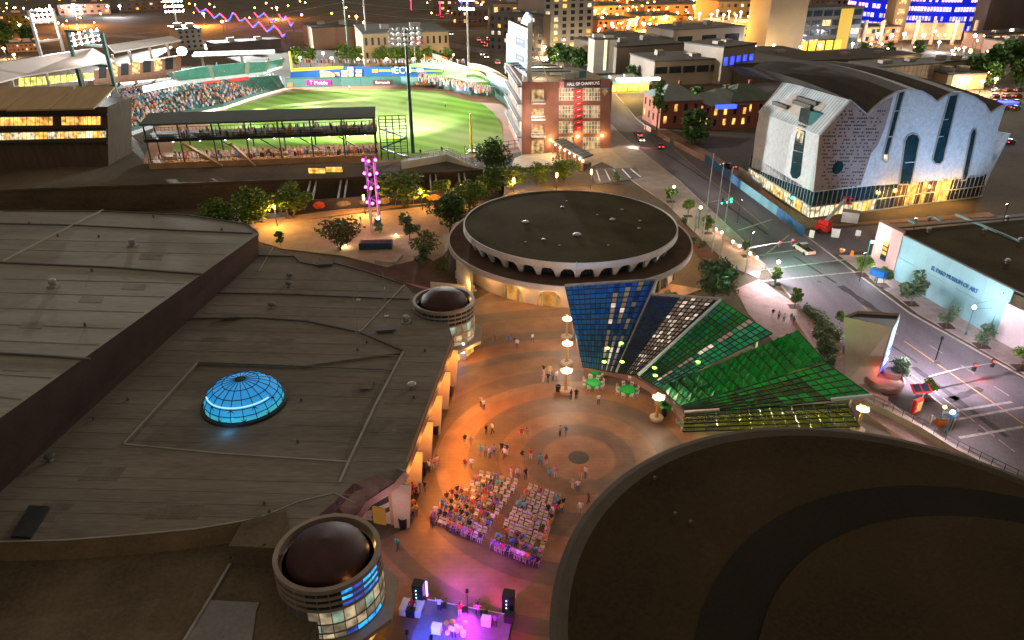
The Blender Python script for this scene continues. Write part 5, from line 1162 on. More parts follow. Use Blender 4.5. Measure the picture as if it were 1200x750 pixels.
for i in range(26):
    x = -14+i*5.1
    if 58 < x < 72 or x > 118: continue
    lit = e_winy; q = [VS(x,147.3-i*.05),VS(x+4.3,147.2-i*.05),VS(x+4.2,137.6-i*.05),VS(x-.1,137.7-i*.05)]; m_ = MB(); m_.ext([p+so_*.1 for p in q], so_*.1); m_.build("window", lit if RND.random() < .9 else m_dark, sb_)
for i in range(28):
    x = -12+i*4.9
    q = [VS(x,164.2-i*.12),VS(x+4.2,164.1-i*.12),VS(x+4.1,156-i*.1),VS(x-.1,156.1-i*.1)]; m_ = MB(); m_.ext([p+so_*.1 for p in q], so_*.1); m_.build("window", RND.choice((e_win,e_winw,e_winw,e_winy)), sb_)
for y in (134,151,167):
    m_ = MB(); m_.beam(VS(-60,y+1)+so_*.25, VS(126,y)+so_*.25, .5, .5); m_.build("floor_band", m_dark, sb_)
eg = MB(); a = Sb; b = G(150,172); eg.ext([a,b,VP(146,118,a.xy,b.xy),VP(134,103,a.xy,b.xy),VP(126,125,a.xy,b.xy)], (-.4,.3,0)); eg.build("gable_end", M("grey_green_gable", (.025,.03,.03), .7, .15, .5, 4), sb_)
m_ = MB(); q = [VP(130,148,a.xy,b.xy),VP(138,146,a.xy,b.xy),VP(138,132,a.xy,b.xy),VP(130,132,a.xy,b.xy)]; m_.ext([p+Vector((.2,-.2,0)) for p in q], (.2,-.2,0)); m_.build("stair_window", e_winy, sb_)
m_ = MB(); m_.beam(VP(136,146,a.xy,b.xy)+Vector((.6,-1,0)), G(168,168,1.5), 1.2, .35); m_.build("stair", m_conc, sb_)
# brown lot wall below
# ---- two level party deck along the near side of the field
pd = thing("party_deck", "open two level viewing deck with a long grey roof beside the field", "viewing deck", tuple(G(310,195)))
Da, Db = G(176,198), G(444,187.5); dd = (Db-Da).normalized(); do = Vector((-dd.y,dd.x,0)); DL = (Db-Da).length
VD = lambda x, y: VP(x, y, Da.xy, Db.xy)
z_r = VD(310,142.5).z; z_2 = VD(310,159).z; z_1 = 1.6
m_drf = M("grey_green_deck_roof", (.075,.10,.10), .55, .15, .3, 3)
m_ = MB(); m_.ext([Da-do*.8+Vector((0,0,z_r)),Db-do*.8+Vector((0,0,z_r)),Db+do*9+Vector((0,0,z_r+1.0)),Da+do*9+Vector((0,0,z_r+1.0))], (0,0,.5)); m_.build("long_roof", m_drf, pd)
m_dst = M("deck_steel", (.035,.06,.05), .5, .2, 1, 6)
m_ = MB(); m_.ext([Da+Vector((0,0,z_2-.8)),Db+Vector((0,0,z_2-.8)),Db+do*10+Vector((0,0,z_2-.8)),Da+do*10+Vector((0,0,z_2-.8))], (0,0,.8)); m_.build("upper_floor", m_dark, pd)
m_ = MB(); m_.ext([Da-do*.5,Db-do*.5,Db+do*11,Da+do*11], (0,0,z_1)); m_.build("lower_floor", M("lit_wood_deck", (.36,.22,.11), .8, .2, .4, 3), pd)
for i in range(8):
    for d_ in (.3,9.0):
        p = Da+dd*(DL*(.01+.98*i/7))+do*d_; m_ = MB(); m_.tube((p.x,p.y,z_1),(p.x,p.y,z_r+(.0 if d_ < 1 else .9)),.22,.22,6); m_.build("column", m_dst, pd)
for z, d_ in ((z_2+1.1,.2),(z_2+1.1,9.6),(z_1+1.0,.0),(z_2+.55,.2)):
    m_ = MB(); m_.beam(Da+do*d_+Vector((0,0,z)), Db+do*d_+Vector((0,0,z)), .12, .12)
    for i in range(60):
        p = Da+dd*(DL*i/59)+do*d_; m_.tube((p.x,p.y,z-1.0),(p.x,p.y,z),.05,.05,4)
    m_.build("railing", m_dst, pd)
for x0,x1 in ((215,262),(270,300)):
    m_ = MB(); m_.beam(VD(x0,167)-do*.6, VD(x1,194)-do*.6, 1.6, .5); m_.build("stair_flight", m_wood, pd)
for i in (1,2,3,4):
    p = Da+dd*(DL*(.15+.17*i)); m_ = MB(); m_.beam((p.x,p.y,z_2-.9),(p+dd*5).to_tuple()[:2]+(z_1+2.2,), .25, .25); m_.build("brace", m_dst, pd)
e_pl = E("pink_white_lamp", (1,.75,.95), 8)
for x in (200,232,262,290,320,342,364,385,407,428):
    p = VD(x,163.5-(x-300)*.02)+do*2; m_ = MB(); m_.ball((p.x,p.y,z_2-1.0),.4,nu=7,nv=4); m_.build("ceiling_lamp", e_pl, pd); lamp(pd, (p.x,p.y,z_2-1.6), 260, (1,.72,.5), .3)
for i in range(6):
    p = Da+dd*(DL*(.08+.16*i))+do*3; m_ = MB(); m_.box(p.x-2,p.x+2,p.y-.5,p.y+.5,z_1,z_1+1.0); m_.build("bar_counter", m_wood, pd)
    p = Da+dd*(DL*(.08+.16*i))+do*3; m_ = MB(); m_.box(p.x-2.4,p.x+2.4,p.y-.4,p.y+.4,z_2,z_2+.8); m_.build("bench", m_conc, pd)
dc_ = MB()
for _ in range(300):
    p = Da+dd*(DL*RND.random()**.7)+do*RND.uniform(1,8); fig(dc_, (p.x,p.y,z_1 if RND.random() < .72 else z_2), 1.7)
o = dc_.build("deck_crowd", m_cr); o["kind"] = "stuff"
sc_t = thing("scaffold_tower", "open steel stair tower of square frames at the right end of the viewing deck", "scaffold", tuple(G(455,187)))
m_ = MB(); a = Db+dd*.8; zt_ = VD(455,140).z
for i in range(5):
    for d_ in (0,5): p = a+dd*(1.9*i)+do*d_; m_.tube((p.x,p.y,0),(p.x,p.y,zt_),.13,.13,5)
for k in range(6):
    for d_ in (0,5): m_.beam(a+do*d_+Vector((0,0,zt_*(k+1)/6)), a+dd*7.6+do*d_+Vector((0,0,zt_*(k+1)/6)), .16,.16)
    m_.beam(a+Vector((0,0,zt_*(k+1)/6)), a+do*5+Vector((0,0,zt_*(k+1)/6)), .16,.16); m_.beam(a+dd*7.6+Vector((0,0,zt_*(k+1)/6)), a+dd*7.6+do*5+Vector((0,0,zt_*(k+1)/6)), .16,.16)
m_.build("frame", m_dgp, sc_t)
m_ = MB()
for k in range(3): s_, e_ = (a, a+dd*7.6) if k % 2 else (a+dd*7.6, a); m_.beam(s_+do*2+Vector((0,0,zt_*k/4)), e_+do*2+Vector((0,0,zt_*(k+1)/4)), 1.2, .25)
m_.build("stair_flight", m_dark, sc_t)
# near field fence and white ramp right of the mast
fn_ = MB(); pts = bz([(545,180.5),(580,176.5),(611,173)])
for a, b in zip(pts, pts[1:]):
    for z in (.2,1.4,2.4): fn_.beam(a+Vector((0,0,z)), b+Vector((0,0,z)), .14,.14)
    for k in range(5): p = lerp(a,b,k/4); fn_.tube(p,(p.x,p.y,2.5),.1,.1,5)
tag(fn_.build("field_fence", m_dst), "dark post and rail fence at the near right edge of the field", "fence")
rp = thing("white_ramp", "pale walkway with railings running down beside the foreground floodlight mast", "ramp", tuple(G(510,185)))
m_ = MB(); P = [G(470,187,2),G(526,178,2.2),G(560,194,.4),G(556,196,.3),G(523,181,2),G(470,190,2)]; m_.prism([tuple(p.xy) for p in P], 0, [2,2.2,.4,.3,2,2]); m_.build("walkway", M("pale_walkway", (.55,.55,.50), .7, .1, .4, 4), rp)
m_ = MB()
for a, b in ((P[0],P[1]),(P[1],P[2]),(P[4],P[3]),(P[5],P[4])):
    m_.beam(a+Vector((0,0,1.2)), b+Vector((0,0,1.2)), .12, .12); m_.beam(a+Vector((0,0,.7)), b+Vector((0,0,.7)), .08, .08)
    for k in range(8): p = lerp(a,b,k/7); m_.tube(p, p+Vector((0,0,1.2)), .06,.06,4)
m_.build("railing", m_steel, rp)

# ================================================================== brick hall of the ballpark
hb_ = thing("brick_hall", "four storey brick hall with lit windows and a column of red signs", "building", tuple(G(665,178)))
Ha, Hb = G(612,182), G(714,174); hd = (Hb-Ha).normalized(); ho = Vector((hd.y,-hd.x,0)); ho = ho if ho.y < 0 else -ho
VH = lambda x, y, o=0.0: VP(x, y, (Ha+ho*o).xy, (Hb+ho*o).xy)
Hh = VH(660,96).z; m_hbrick = M("red_brown_brick", (.215,.095,.065), .85, .18, .35, 5)
Hc = G(596,148); 
m_ = MB(); m_.prism([tuple(p.xy) for p in (Ha-ho*.6, Hb-ho*.6, Hb-ho*28, Hc-ho*.5+Vector((1,0,0)))], 0, Hh-.8); m_.build("inner_core", m_dark, hb_)
def hpan(x0,x1,y0,y1,mat,name,o=0.0,th=.5): m_ = MB(); m_.ext([VH(x0,y1,o),VH(x1,y1,o),VH(x1,y0,o),VH(x0,y0,o)], -ho*th); return m_.build(name, mat, hb_)
for x0,x1,y0,y1 in ((611.5,623,96,183),(638,655,96,180),(703.5,715.5,92.5,174),(623,638,96.3,105),(655,703,94,103)):
    hpan(x0,x1,y0,y1,m_hbrick,"brick_pier")
for y0,y1 in ((118,123.5),(138.5,142),(156.5,160.5)): hpan(655,703.5,y0,y1,m_hbrick,"brick_spandrel")
hpan(672.5,683,103,177,m_hbrick,"brick_pier",.05)
for y0,y1 in ((121,127),(140,146),(160,164)): hpan(623,638,y0,y1,m_hbrick,"brick_spandrel")
m_inn = e_winw
for y0,y1 in ((103,118),(123.5,138.5),(142,156.5),(160.5,178)):
    for x0,x1 in ((655,672.5),(683,703.5)):
        hpan(x0,x1,y0,y1,E("hall_interior_glow", (1,.68,.32), .24, .95, .8) if "hall_interior_glow" not in bpy.data.materials else bpy.data.materials["hall_interior_glow"],"window",-.45,.1)
        m_ = MB(); n = 5 if x1 < 680 else 6
        for i in range(n+1): x = lerp(x0,x1,i/n); m_.beam(VH(x,y1,-.2),VH(x,y0,-.2),.18 if i % 3 else .32,.15)
        for k in range(4): y = lerp(y0,y1,k/3); m_.beam(VH(x0,y,-.2),VH(x1,y,-.2),.15,.15)
        m_.build("window_frame", m_lat, hb_)
for y0,y1 in ((105,121),(127,140),(146,160),(164,181)):
    hpan(623,638,y0,y1,bpy.data.materials["hall_interior_glow"],"window",-.45,.1)
    m_ = MB(); m_.beam(VH(622.5,y1,.5),VH(638.5,y1,.5),1.4,.35); m_.beam(VH(622.5,y1-3.5,1.0),VH(638.5,y1-3.5,1.0),.12,.12)
    for i in range(8): p = VH(lerp(622.5,638.5,i/7),y1,1.0); m_.tube(p,p+Vector((0,0,1.0)),.05,.05,4)
    if y1 < 170: m_.build("balcony", m_lat, hb_)
hpan(661,704,94.8,103,M("black_sign_band", (.03,.03,.035), .6, .1),"sign_band",.15,.2)
a_, b_ = VH(664.5,99,.3), VH(702.5,97.3,.3)
text("HALL OF CHAMPIONS", 1.35, "sign_lettering", M("silver_letters", (.75,.72,.78), .4, .1), hb_, (a_+b_)/2, b_-a_, (0,0,1), .08, 'CENTER', (b_-a_).length)
hpan(656,661,96,103,M("emblem_pink", (.5,.2,.22), .6, .3, 1, 3),"emblem_plate",.2,.1)
m_ = MB(); c = VH(709,107,.1); m_.ext([c+hd*1.0,c+Vector((0,0,.8)),c-hd*1.0,c-Vector((0,0,1.3))], ho*.1); m_.build("emblem_plate", M("emblem_gold", (.45,.36,.12), .5, .3, 1, 3), hb_)
m_ = MB(); c = VH(709,104.5,.12); m_.ext([c-hd*1.1,c+hd*1.1,c+hd*1.1+Vector((0,0,.4)),c-hd*1.1+Vector((0,0,.4))], ho*.1); m_.build("emblem_plate", M("emblem_blue", (.2,.25,.5), .5, .3, 1, 3), hb_)
m_rs = M("lit_red_sign", (.72,.02,.03), .4, .1, 1, 6)
for y in (107,113.5,121,128,135.5,143,149.5):
    c = VH(677.5,y,.4); m_ = MB(); q = [c-hd*1.35+Vector((0,0,-.62)),c+hd*1.1+Vector((0,0,-.25)),c+hd*1.45+Vector((0,0,.6)),c-hd*1.0+Vector((0,0,.35))]; m_.ext(q, ho*.35); m_.build("red_sign", m_rs, hb_)
    m_ = MB(); q = [c-hd*.5+ho*.38+Vector((0,0,-.18)),c+hd*.5+ho*.38+Vector((0,0,0)),c+hd*.6+ho*.38+Vector((0,0,.2)),c-hd*.4+ho*.38+Vector((0,0,.02))]; m_.ext(q, ho*.05); m_.build("sign_lettering", e_wl, hb_)
for x, y in ((645,164),(677,160),(705.5,159)):
    p = VH(x,y,.3); m_ = MB(); m_.ball(p,.3,nu=7,nv=5); m_.build("wall_lamp", e_warm, hb_); lamp(hb_, tuple(p+ho*.9), 420, (1,.6,.25), .3)
p = VH(677,118,5); lamp(hb_, tuple(p), 1500, (1,.75,.6), .6); p = VH(630,140,5); lamp(hb_, tuple(p), 1500, (1,.8,.65), .6)
# roof deck
m_ = MB(); m_.prism([tuple(p.xy) for p in (Ha-ho*.7,Hb-ho*.7,Hb-ho*27,Hc-ho*1)], Hh-.78, Hh-.5); m_.build("roof_deck", M("patio_deck", (.30,.24,.16), .8, .2, .4, 3), hb_)
for i in range(7):
    m_ = MB(); p = Ha+hd*2-ho*(4+i*3); m_.beam((p.x,p.y,Hh+2.6),(p.x+13,p.y+1,Hh+2.6),.5,.35); m_.build("pergola_beam", m_lat if i % 2 else m_dgp, hb_)
for x, y in ((1.5,4),(14,4),(1.5,22),(14,22)):
    p = Ha+hd*x-ho*y; m_ = MB(); m_.tube((p.x,p.y,Hh-.5),(p.x,p.y,Hh+2.6),.2,.2,6); m_.build("pergola_post", m_lat, hb_)
for x, y, s_ in ((16.5,8,1.6),(19,9,1.2),(21,10,1.8),(16,16,2.2)):
    p = Ha+hd*x-ho*y; m_ = MB(); m_.obox(p.xy,s_,1.2,Hh-.5,Hh+1.4,.1); m_.build("roof_unit", m_lat if s_ != 1.8 else m_blue2, hb_)
p = Ha+hd*8-ho*10; lamp(hb_, (p.x,p.y,Hh+2.2), 800, (1,.75,.5), .4)
# field side face with arches and balconies
fo = (Ha-Hc).normalized(); fno = Vector((-fo.y,fo.x,0)); fno = fno if fno.x < 0 else -fno
VF = lambda x, y: VP(x, y, Hc.xy, Ha.xy)
m_ = MB(); m_.ext([Ha,Hc,Hc+Vector((0,0,Hh)),Ha+Vector((0,0,Hh))], -fno*.4); m_.build("field_wall", m_hbrick, hb_)
FLn = (Ha-Hc).length; m_bal = M('balcony_grey', (.16,.16,.16), .7, .15, .5, 6)
for k in range(4):
    z = Hh*(.26+.235*k)
    m_ = MB(); m_.beam(Hc+fno*.7+Vector((0,0,z)), Ha+fno*.7+Vector((0,0,z)), 1.6, .45); m_.beam(Hc+fno*1.4+Vector((0,0,z+1.1)), Ha+fno*1.4+Vector((0,0,z+1.1)), .15,.15); m_.build("balcony", m_bal, hb_)
    for i in range(6):
        c = lerp(Hc,Ha,(i+.5)/6)+fno*.1+Vector((0,0,z-Hh*.17)); m_ = MB(); m_.ext([c-fo*1.6,c+fo*1.6,c+fo*1.6+Vector((0,0,2.4)),c+fo*.8+Vector((0,0,3.2)),c-fo*.8+Vector((0,0,3.2)),c-fo*1.6+Vector((0,0,2.4))], fno*.08); m_.build("arched_window", m_dark if (i+k) % 3 else e_win, hb_)
# scoreboard on its roof
S1_ = G(618,176); S2_ = G(594,140); 
sbd = thing("scoreboard", "tall brilliant white and teal scoreboard standing on the field side of the brick hall", "scoreboard", tuple(S1_))
VB = lambda x, y: VP(x, y, S1_.xy, S2_.xy)
so2 = Vector((S1_.y-S2_.y, S2_.x-S1_.x, 0)).normalized(); so2 = so2 if so2.x < 0 else -so2
def spn(pts, mat, name, o=0.0, th=.15): m_ = MB(); m_.ext([VB(x,y)+so2*o for x, y in pts], so2*th); return m_.build(name, mat, sbd)
spn([(593,76),(617,91),(619.5,34),(596,24)], m_dark, "frame", -.5, .5)
spn([(598,27),(618.5,35),(618.5,44),(597.5,38)], M("teal_sign_panel", (.004,.05,.045), .5, .1), "title_panel")
e_scr = E("scoreboard_white", (.62,.80,1), .34, .45, .5); e_scd = E("scoreboard_dark", (.05,.12,.2), .3)
spn([(594,39),(618,45.5),(616.5,86),(593.5,72)], e_scr, "main_screen")
for pts in ([(605,43),(616,46.5),(616,57),(604.5,52)],[(605,62),(615,66.5),(615,74),(604.5,69)]): spn(pts, e_scd, "score_panel", .18, .05)
spn([(607,46),(614,48.4),(614,50),(607,47.6)], e_scr, "score_bar", .25, .04); spn([(607,65.5),(613,68),(613,70),(607,67.5)], e_scr, "score_bar", .25, .04)
a_, b_ = VB(599,32.5)+so2*.2, VB(617.5,39)+so2*.2
dl = (b_-a_); up_ = (VB(599,29)-VB(599,36)).normalized()
text("Southwest University", 1.6, "title_lettering", E("title_white_glow", (.9,1,1), .9), sbd, (a_+b_)/2, dl, up_, .05, 'CENTER', dl.length*.92)
m_ = MB(); p = VB(621,33); m_.beam((p.x,p.y,Hh),(p.x,p.y,p.z+3.5),1.3,1.3); m_.build("tower_post", m_lat, sbd)
m_ = MB(); m_.ext([VB(613,27)+so2*.1,VB(620,30)+so2*.1,VB(624,22)+so2*.1,VB(619.5,14)+so2*.1,VB(615,21)+so2*.1], so2*.6); m_.build("spire_emblem", E("spire_white", (.8,.85,1), .5), sbd)
m_ = MB(); p0 = VB(621,38); 
for k in range(5):
    f0 = k/5; a = lerp(p0, Vector((p0.x+5.5,p0.y-1,Hh)), f0); b = lerp(p0, Vector((p0.x+5.5,p0.y-1,Hh)), f0+.2); m_.beam(a,b,.28,.28); m_.beam((p0.x,p0.y,b.z), b, .2,.2); m_.beam((p0.x,p0.y,b.z), a, .2,.2)
m_.build("back_truss", m_lat, sbd)
lamp(sbd, tuple(VB(604,60)+so2*7), 500, (.8,.92,1), 2.0)
# forecourt
pave("forecourt", [tuple(G(x,y).xy) for x, y in ((598,199),(603,186),(612,182),(714,174),(745,200),(736,204),(705,190),(690,197))], M("beige_forecourt", (.36,.31,.23), .8, .15, .4, 3))
pave("forecourt_steps", [tuple(G(x,y).xy) for x, y in ((693,205),(697,198),(745,197),(752,209),(700,216))], M("grey_slate", (.14,.13,.14), .8, .2, .5, 3))
for k in range(5):
    a, b = G(703+k*12,213-k*1.2), G(699+k*10,200-k*.4); m_ = MB(); m_.beam((a.x,a.y,ZS+.06),(b.x,b.y,ZS+.06),.3,.12)
    tag(m_.build("step_edge", m_white), "white edge strip on the slate steps, number %s from the left" % ("one two three four five".split()[k]), "paving strip", "white strips on the slate steps")
pg = thing("pergola", "slanting black roofed walkway shelter with lamps in front of the brick hall", "shelter", tuple(G(672,185)))
Q = [G(648,166,3.6),G(661,163.5,3.6),G(695,182.5,3.6),G(683,186.5,3.6)]
m_ = MB(); m_.ext(Q, (0,0,.35)); m_.build("shelter_roof", m_drf, pg)
for i in range(9):
    p = lerp(Q[0],Q[3],i/8); q_ = lerp(Q[1],Q[2],i/8); m_ = MB(); m_.beam(p+Vector((0,0,.4)),q_+Vector((0,0,.4)),.18,.15); m_.build("roof_rib", m_dark, pg)
for i in range(7):
    p = lerp(Q[0],Q[3],i/6.2+.02); m_ = MB(); m_.box(p.x-.35,p.x+.35,p.y-.35+.5,p.y+.35+.5,ZS,3.6); m_.build("post", m_hbrick, pg)
    p = lerp(Q[0],Q[3],min(1,i/6.2+.09))+Vector((0,-.3,0)); m_ = MB(); m_.ball((p.x,p.y,3.2),.25,nu=7,nv=4); m_.build("shelter_lamp", e_warm, pg)
    if i % 2 == 0: lamp(pg, (p.x-.8,p.y-1.2,3.0), 320, (1,.68,.32), .3)
fc = thing("forecourt_fence", "dark panel fence along the near edge of the forecourt", "fence", tuple(G(650,198)))
a, b = G(604,203.5), G(693,197)
for i in range(14):
    p, q_ = lerp(a,b,(i+.06)/14), lerp(a,b,(i+.94)/14); m_ = MB(); m_.ext([p+Vector((0,0,.2)),q_+Vector((0,0,.2)),q_+Vector((0,0,1.5)),p+Vector((0,0,1.5))], (0,.06,0)); m_.build("mesh_panel", M("dark_mesh", (.09,.085,.06), .6, .2) if i == 0 else bpy.data.materials["dark_mesh"], fc)
    m_ = MB(); m_.tube(lerp(a,b,i/14), lerp(a,b,i/14)+Vector((0,0,1.7)), .07,.07,5); m_.build("fence_post", m_dark, fc)
# ================================================================== trees
def leaf_mat(name, c1, c2):
    m = bpy.data.materials.new(name); m.use_nodes = True; n = m.node_tree; L = n.links.new; b = n.nodes["Principled BSDF"]; b.inputs["Roughness"].default_value = .75; b.inputs["Specular IOR Level"].default_value = .2
    no = n.nodes.new("ShaderNodeTexNoise"); no.inputs["Scale"].default_value = 1.1; no.inputs["Detail"].default_value = 5; L(_pos(n), no.inputs[0])
    r = n.nodes.new("ShaderNodeValToRGB"); L(no.outputs[0], r.inputs[0]); e = r.color_ramp.elements; e[0].position = .35; e[0].color = (*c1,1); e[1].position = .68; e[1].color = (*c2,1)
    L(r.outputs[0], b.inputs["Base Color"]); return m
lf_dark = leaf_mat("dark_green_leaves", (.028,.065,.016), (.085,.16,.035)); lf_mid = leaf_mat("mid_green_leaves", (.05,.10,.016), (.15,.23,.035))
lf_olive = leaf_mat("olive_leaves", (.06,.075,.02), (.16,.17,.055)); lf_pale = leaf_mat("pale_grey_green_leaves", (.10,.15,.09), (.26,.32,.2)); lf_sage = leaf_mat("sage_leaves", (.05,.09,.05), (.13,.2,.11))
def crown_mesh(seed, h, r, z0, n, size, clumps, flat=.8, mat=lf_mid, gap=.28):
    rn = random.Random(seed); m_ = MB(); C_ = []
    for _ in range(clumps):
        a = rn.uniform(0, 6.283); q = rn.random()**.6; zz = rn.uniform(-1,1)
        rr = math.sqrt(max(0,1-zz*zz*.8)); C_.append((Vector((r*.75*q*rr*math.cos(a), r*.75*q*rr*math.sin(a), z0+(h-z0)*(.5+.40*zz))), r*rn.uniform(gap,gap*1.7)))
    for _ in range(n):
        c, cr = rn.choice(C_)
        d = Vector((rn.gauss(0,1),rn.gauss(0,1),rn.gauss(0,1)*flat)).normalized()*cr*rn.uniform(.55,1.08)
        p = c+d; s_ = size*rn.uniform(.6,1.4)
        u = Vector((rn.gauss(0,1),rn.gauss(0,1),rn.gauss(0,.6))).normalized(); v = u.cross(Vector((rn.gauss(0,1),rn.gauss(0,1),rn.gauss(0,1)))).normalized()
        m_.poly([p-u*s_, p+v*s_*.45, p+u*s_, p-v*s_*.45])
    return m_.mesh("crown", mat), C_
def trunk_mesh(seed, z0, h, r0, C_, multi=1, mat=m_bark):
    rn = random.Random(seed); m_ = MB()
    for k in range(multi):
        o_ = Vector((rn.uniform(-.3,.3),rn.uniform(-.3,.3),0))*(multi > 1); top = Vector((o_.x*3.5,o_.y*3.5,z0*1.05)); mid = lerp(o_,top,.5)+Vector((rn.uniform(-.08,.08),rn.uniform(-.08,.08),0))
        m_.tube(o_,mid,r0,r0*.8,7); m_.tube(mid,top,r0*.8,r0*.62,7)
        for c, cr in C_[k::multi][:7]:
            j = lerp(mid,top,rn.uniform(.5,1)); b = lerp(j,c,.55)+Vector((0,0,-.1)); m_.tube(j,b,r0*.42,r0*.25,5); m_.tube(b,c,r0*.25,r0*.06,5)
    return m_.mesh("trunk", mat)
KINDS_ = {}
def kind(k, h, r, z0, n, size, clumps, r0, mat, multi=1, gap=.28, nv=3, name="tree"):
    KINDS_[k] = (name, [( *crown_mesh(hash(k)%1000*0+len(KINDS_)*31+s, h, r, z0, n, size, clumps, .8, mat, gap),) + (s,) for s in range(nv)], (z0, h, r0, multi, len(KINDS_)))
kind("street", 4.1, 1.6, 1.0, 1000, .21, 11, .07, lf_mid, name="street_tree")
kind("streetdark", 3.6, 1.5, .8, 900, .21, 10, .07, lf_sage, name="street_tree")
kind("broad", 7.0, 3.6, 2.0, 2200, .30, 30, .22, lf_dark, gap=.24, name="broad_tree")
kind("airy", 6.0, 3.6, 1.6, 1700, .26, 26, .13, lf_mid, multi=3, gap=.2, name="feathery_tree")
kind("olive", 5.0, 2.8, 1.2, 1300, .22, 22, .12, lf_olive, multi=3, gap=.22, name="olive_tree")
kind("pale", 7.0, 3.4, 2.0, 2400, .30, 30, .2, lf_sage, gap=.24, name="broad_tree")
kind("far", 7.0, 2.6, 1.6, 450, .6, 14, .2, lf_mid, gap=.32, name="tree")
kind("fardark", 8.0, 4.0, 1.2, 600, .8, 18, .25, lf_dark, gap=.32, name="tree")
kind("tall", 17.0, 2.6, 8.5, 1200, .5, 22, .3, lf_mid, gap=.34, name="tall_tree")
kind("shrub", 1.5, 1.1, .1, 420, .17, 10, .05, lf_sage, multi=3, gap=.35, name="shrub")
kind("palebush", 1.4, 1.1, .1, 420, .2, 10, .05, lf_pale, multi=3, gap=.35, name="shrub")
_tr = {}
def tree(k, px, py, label, s=1.0, group=None, z=0.0, wide=1.0):
    name, var, (z0, h, r0, multi, sd) = KINDS_[k]; i = RND.randrange(len(var)); me, C_, s0 = var[i]
    key = (k,i)
    if key not in _tr: _tr[key] = trunk_mesh(sd*7+i, z0, h, r0, C_, multi)
    p = G(px,py,z); t = thing(name, label, "shrub" if name == "shrub" else "tree", (p.x,p.y,z), group)
    t.scale = (s*wide,s*wide,s); t.rotation_euler = (0,0,RND.uniform(0,6.28))
    for nm, d in (("crown",me),("trunk",_tr[key])):
        o = bpy.data.objects.new(nm, d); COL.objects.link(o); o.parent = t
    return t
sm_ = "street trees on the museum pavement"
for (px,py,k,s,lb) in ((1010,323,"street",1.0,"slim yellow green tree beside the museum entrance block, leftmost on that pavement"),(1034,335,"street",.85,"small yellowish tree second from the left along the art museum wall"),(1068,357,"streetdark",1.75,"biggest leafy tree in front of the art museum lettering"),(1109,383,"streetdark",1.0,"small dark tree right of the museum lettering"),(1150,406,"streetdark",1.0,"small dark tree at the foot of the leaning teal mast"),(1196,432,"street",.95,"small tree at the right edge before the pink wall")):
    tree(k,px,py,lb,s,sm_,ZS)
    p = G(px,py); b = MB(); b.box(p.x-1,p.x+1,p.y-1,p.y+1,ZS,ZS+.05); tag(b.build("tree_pit", m_soil), "soil pit under the " + lb.split(",")[0].replace("biggest leafy tree in front of the art museum lettering","biggest tree by the museum letters"), "tree pit", "tree pits")
for (px,py,k,s,lb) in ((786,237,"street",.95,"farthest lit tree on the plaza side of the street"),(806,254,"street",1.0,"tree left of the first signal pole on the plaza side"),(829,274,"street",1.0,"bright yellow green tree behind the flagpoles"),(875,301,"streetdark",1.0,"dark tree at the corner by the curved signal mast"),(908,333,"street",.8,"tree beside the globe lamp at the bend of the pavement"),(931,360,"street",.85,"slim tree by the road near the sign pylon shrubs"),(1051,446,"pale",.5,"grey green tree in the red planter beside the sign pylon"),(1084,468,"street",.8,"tree behind the solar information kiosk"),(722,215,"streetdark",.9,"dark tree on the slate steps before the round building")):
    tree(k,px,py,lb,s,"street trees on the plaza side",ZS)
    if k != "pale":
        p = G(px,py); b = MB(); b.box(p.x-1,p.x+1,p.y-.8,p.y+.8,ZS+.03,ZS+.07); tag(b.build("tree_pit", m_soil), "soil pit under the " + lb, "tree pit", "tree pits")
tt = "trees on the terrace by the rail trench"
for (px,py,k,s,w_,lb) in ((257,272,"airy",1.15,1.5,"leftmost dark feathery tree behind the upper roof corner"),(296,268,"airy",1.45,1.45,"feathery tree glowing yellow by the terrace lamp"),(340,256,"airy",1.3,1.4,"feathery tree at the left end of the dark mural"),(329,288,"street",.8,1,"small slim tree on the sand terrace near the roof edge"),(398,292,"olive",1.35,1.35,"bushy olive tree left of the blue planter box"),(445,274,"streetdark",.9,1,"small round tree at the right foot of the magenta tower"),(480,281,"streetdark",1.6,1,"tall narrow dark tree on the terrace right of the magenta tower"),(474,243,"airy",1.4,1.5,"wide feathery tree before the rail trench beams"),(520,236,"street",1.3,1.2,"small yellow tree beside the terrace wall lamp"),(528,272,"broad",1.15,1.2,"dark dense tree at the left of the round roof"),(548,250,"airy",1.2,1.3,"green feathery tree left behind the round roof"),(574,232,"broad",1.05,1.2,"rounded tree behind the left edge of the round roof"),(581,206,"broad",1.3,1.1,"big dark tree beside the white ramp"),(600,222,"airy",.95,1.5,"low feathery tree behind the round roof, by the fence end"),(632,216,"airy",.85,1.6,"low feathery tree behind the round roof, below the fence"),(660,212,"airy",.9,1.6,"low feathery tree behind the round roof, near the lamp post"),(500,300,"olive",1.0,1.3,"olive tree over the dark garden bed"),(496,312,"streetdark",1.1,1,"single dark tree on the garden bed before the far tower"),(518,322,"olive",.7,.8,"spiky pale tree by the garden stair"),(545,280,"streetdark",.8,1,"small tree in the curved bed at the round building")):
    tree(k,px,py,lb,s,tt,ZS,w_)
tree("pale",836,356,"large grey green tree standing at the right of the round building",1.1,None,ZS,1.15)
for k_,(px,py) in enumerate(((348,79),(364,78),(404,78),(420,78),(447,78),(463,78),(479,78),(494,79),(507,79),(523,79))):
    tree("far",px,py,"round green tree behind the blue banner wall, number %s from the left" % "one two three four five six seven eight nine ten".split()[k_],1.5,"trees behind the left field wall")
tree("fardark",813,168,"large dark rounded tree beside the street wall panels",1.25); tree("tall",769,157,"tall dark tree standing over the street corner stalls",1.0,None,0,.9); tree("tall",774,150,"lower yellowish tree behind the tall street tree",.55,None,0,1.3)
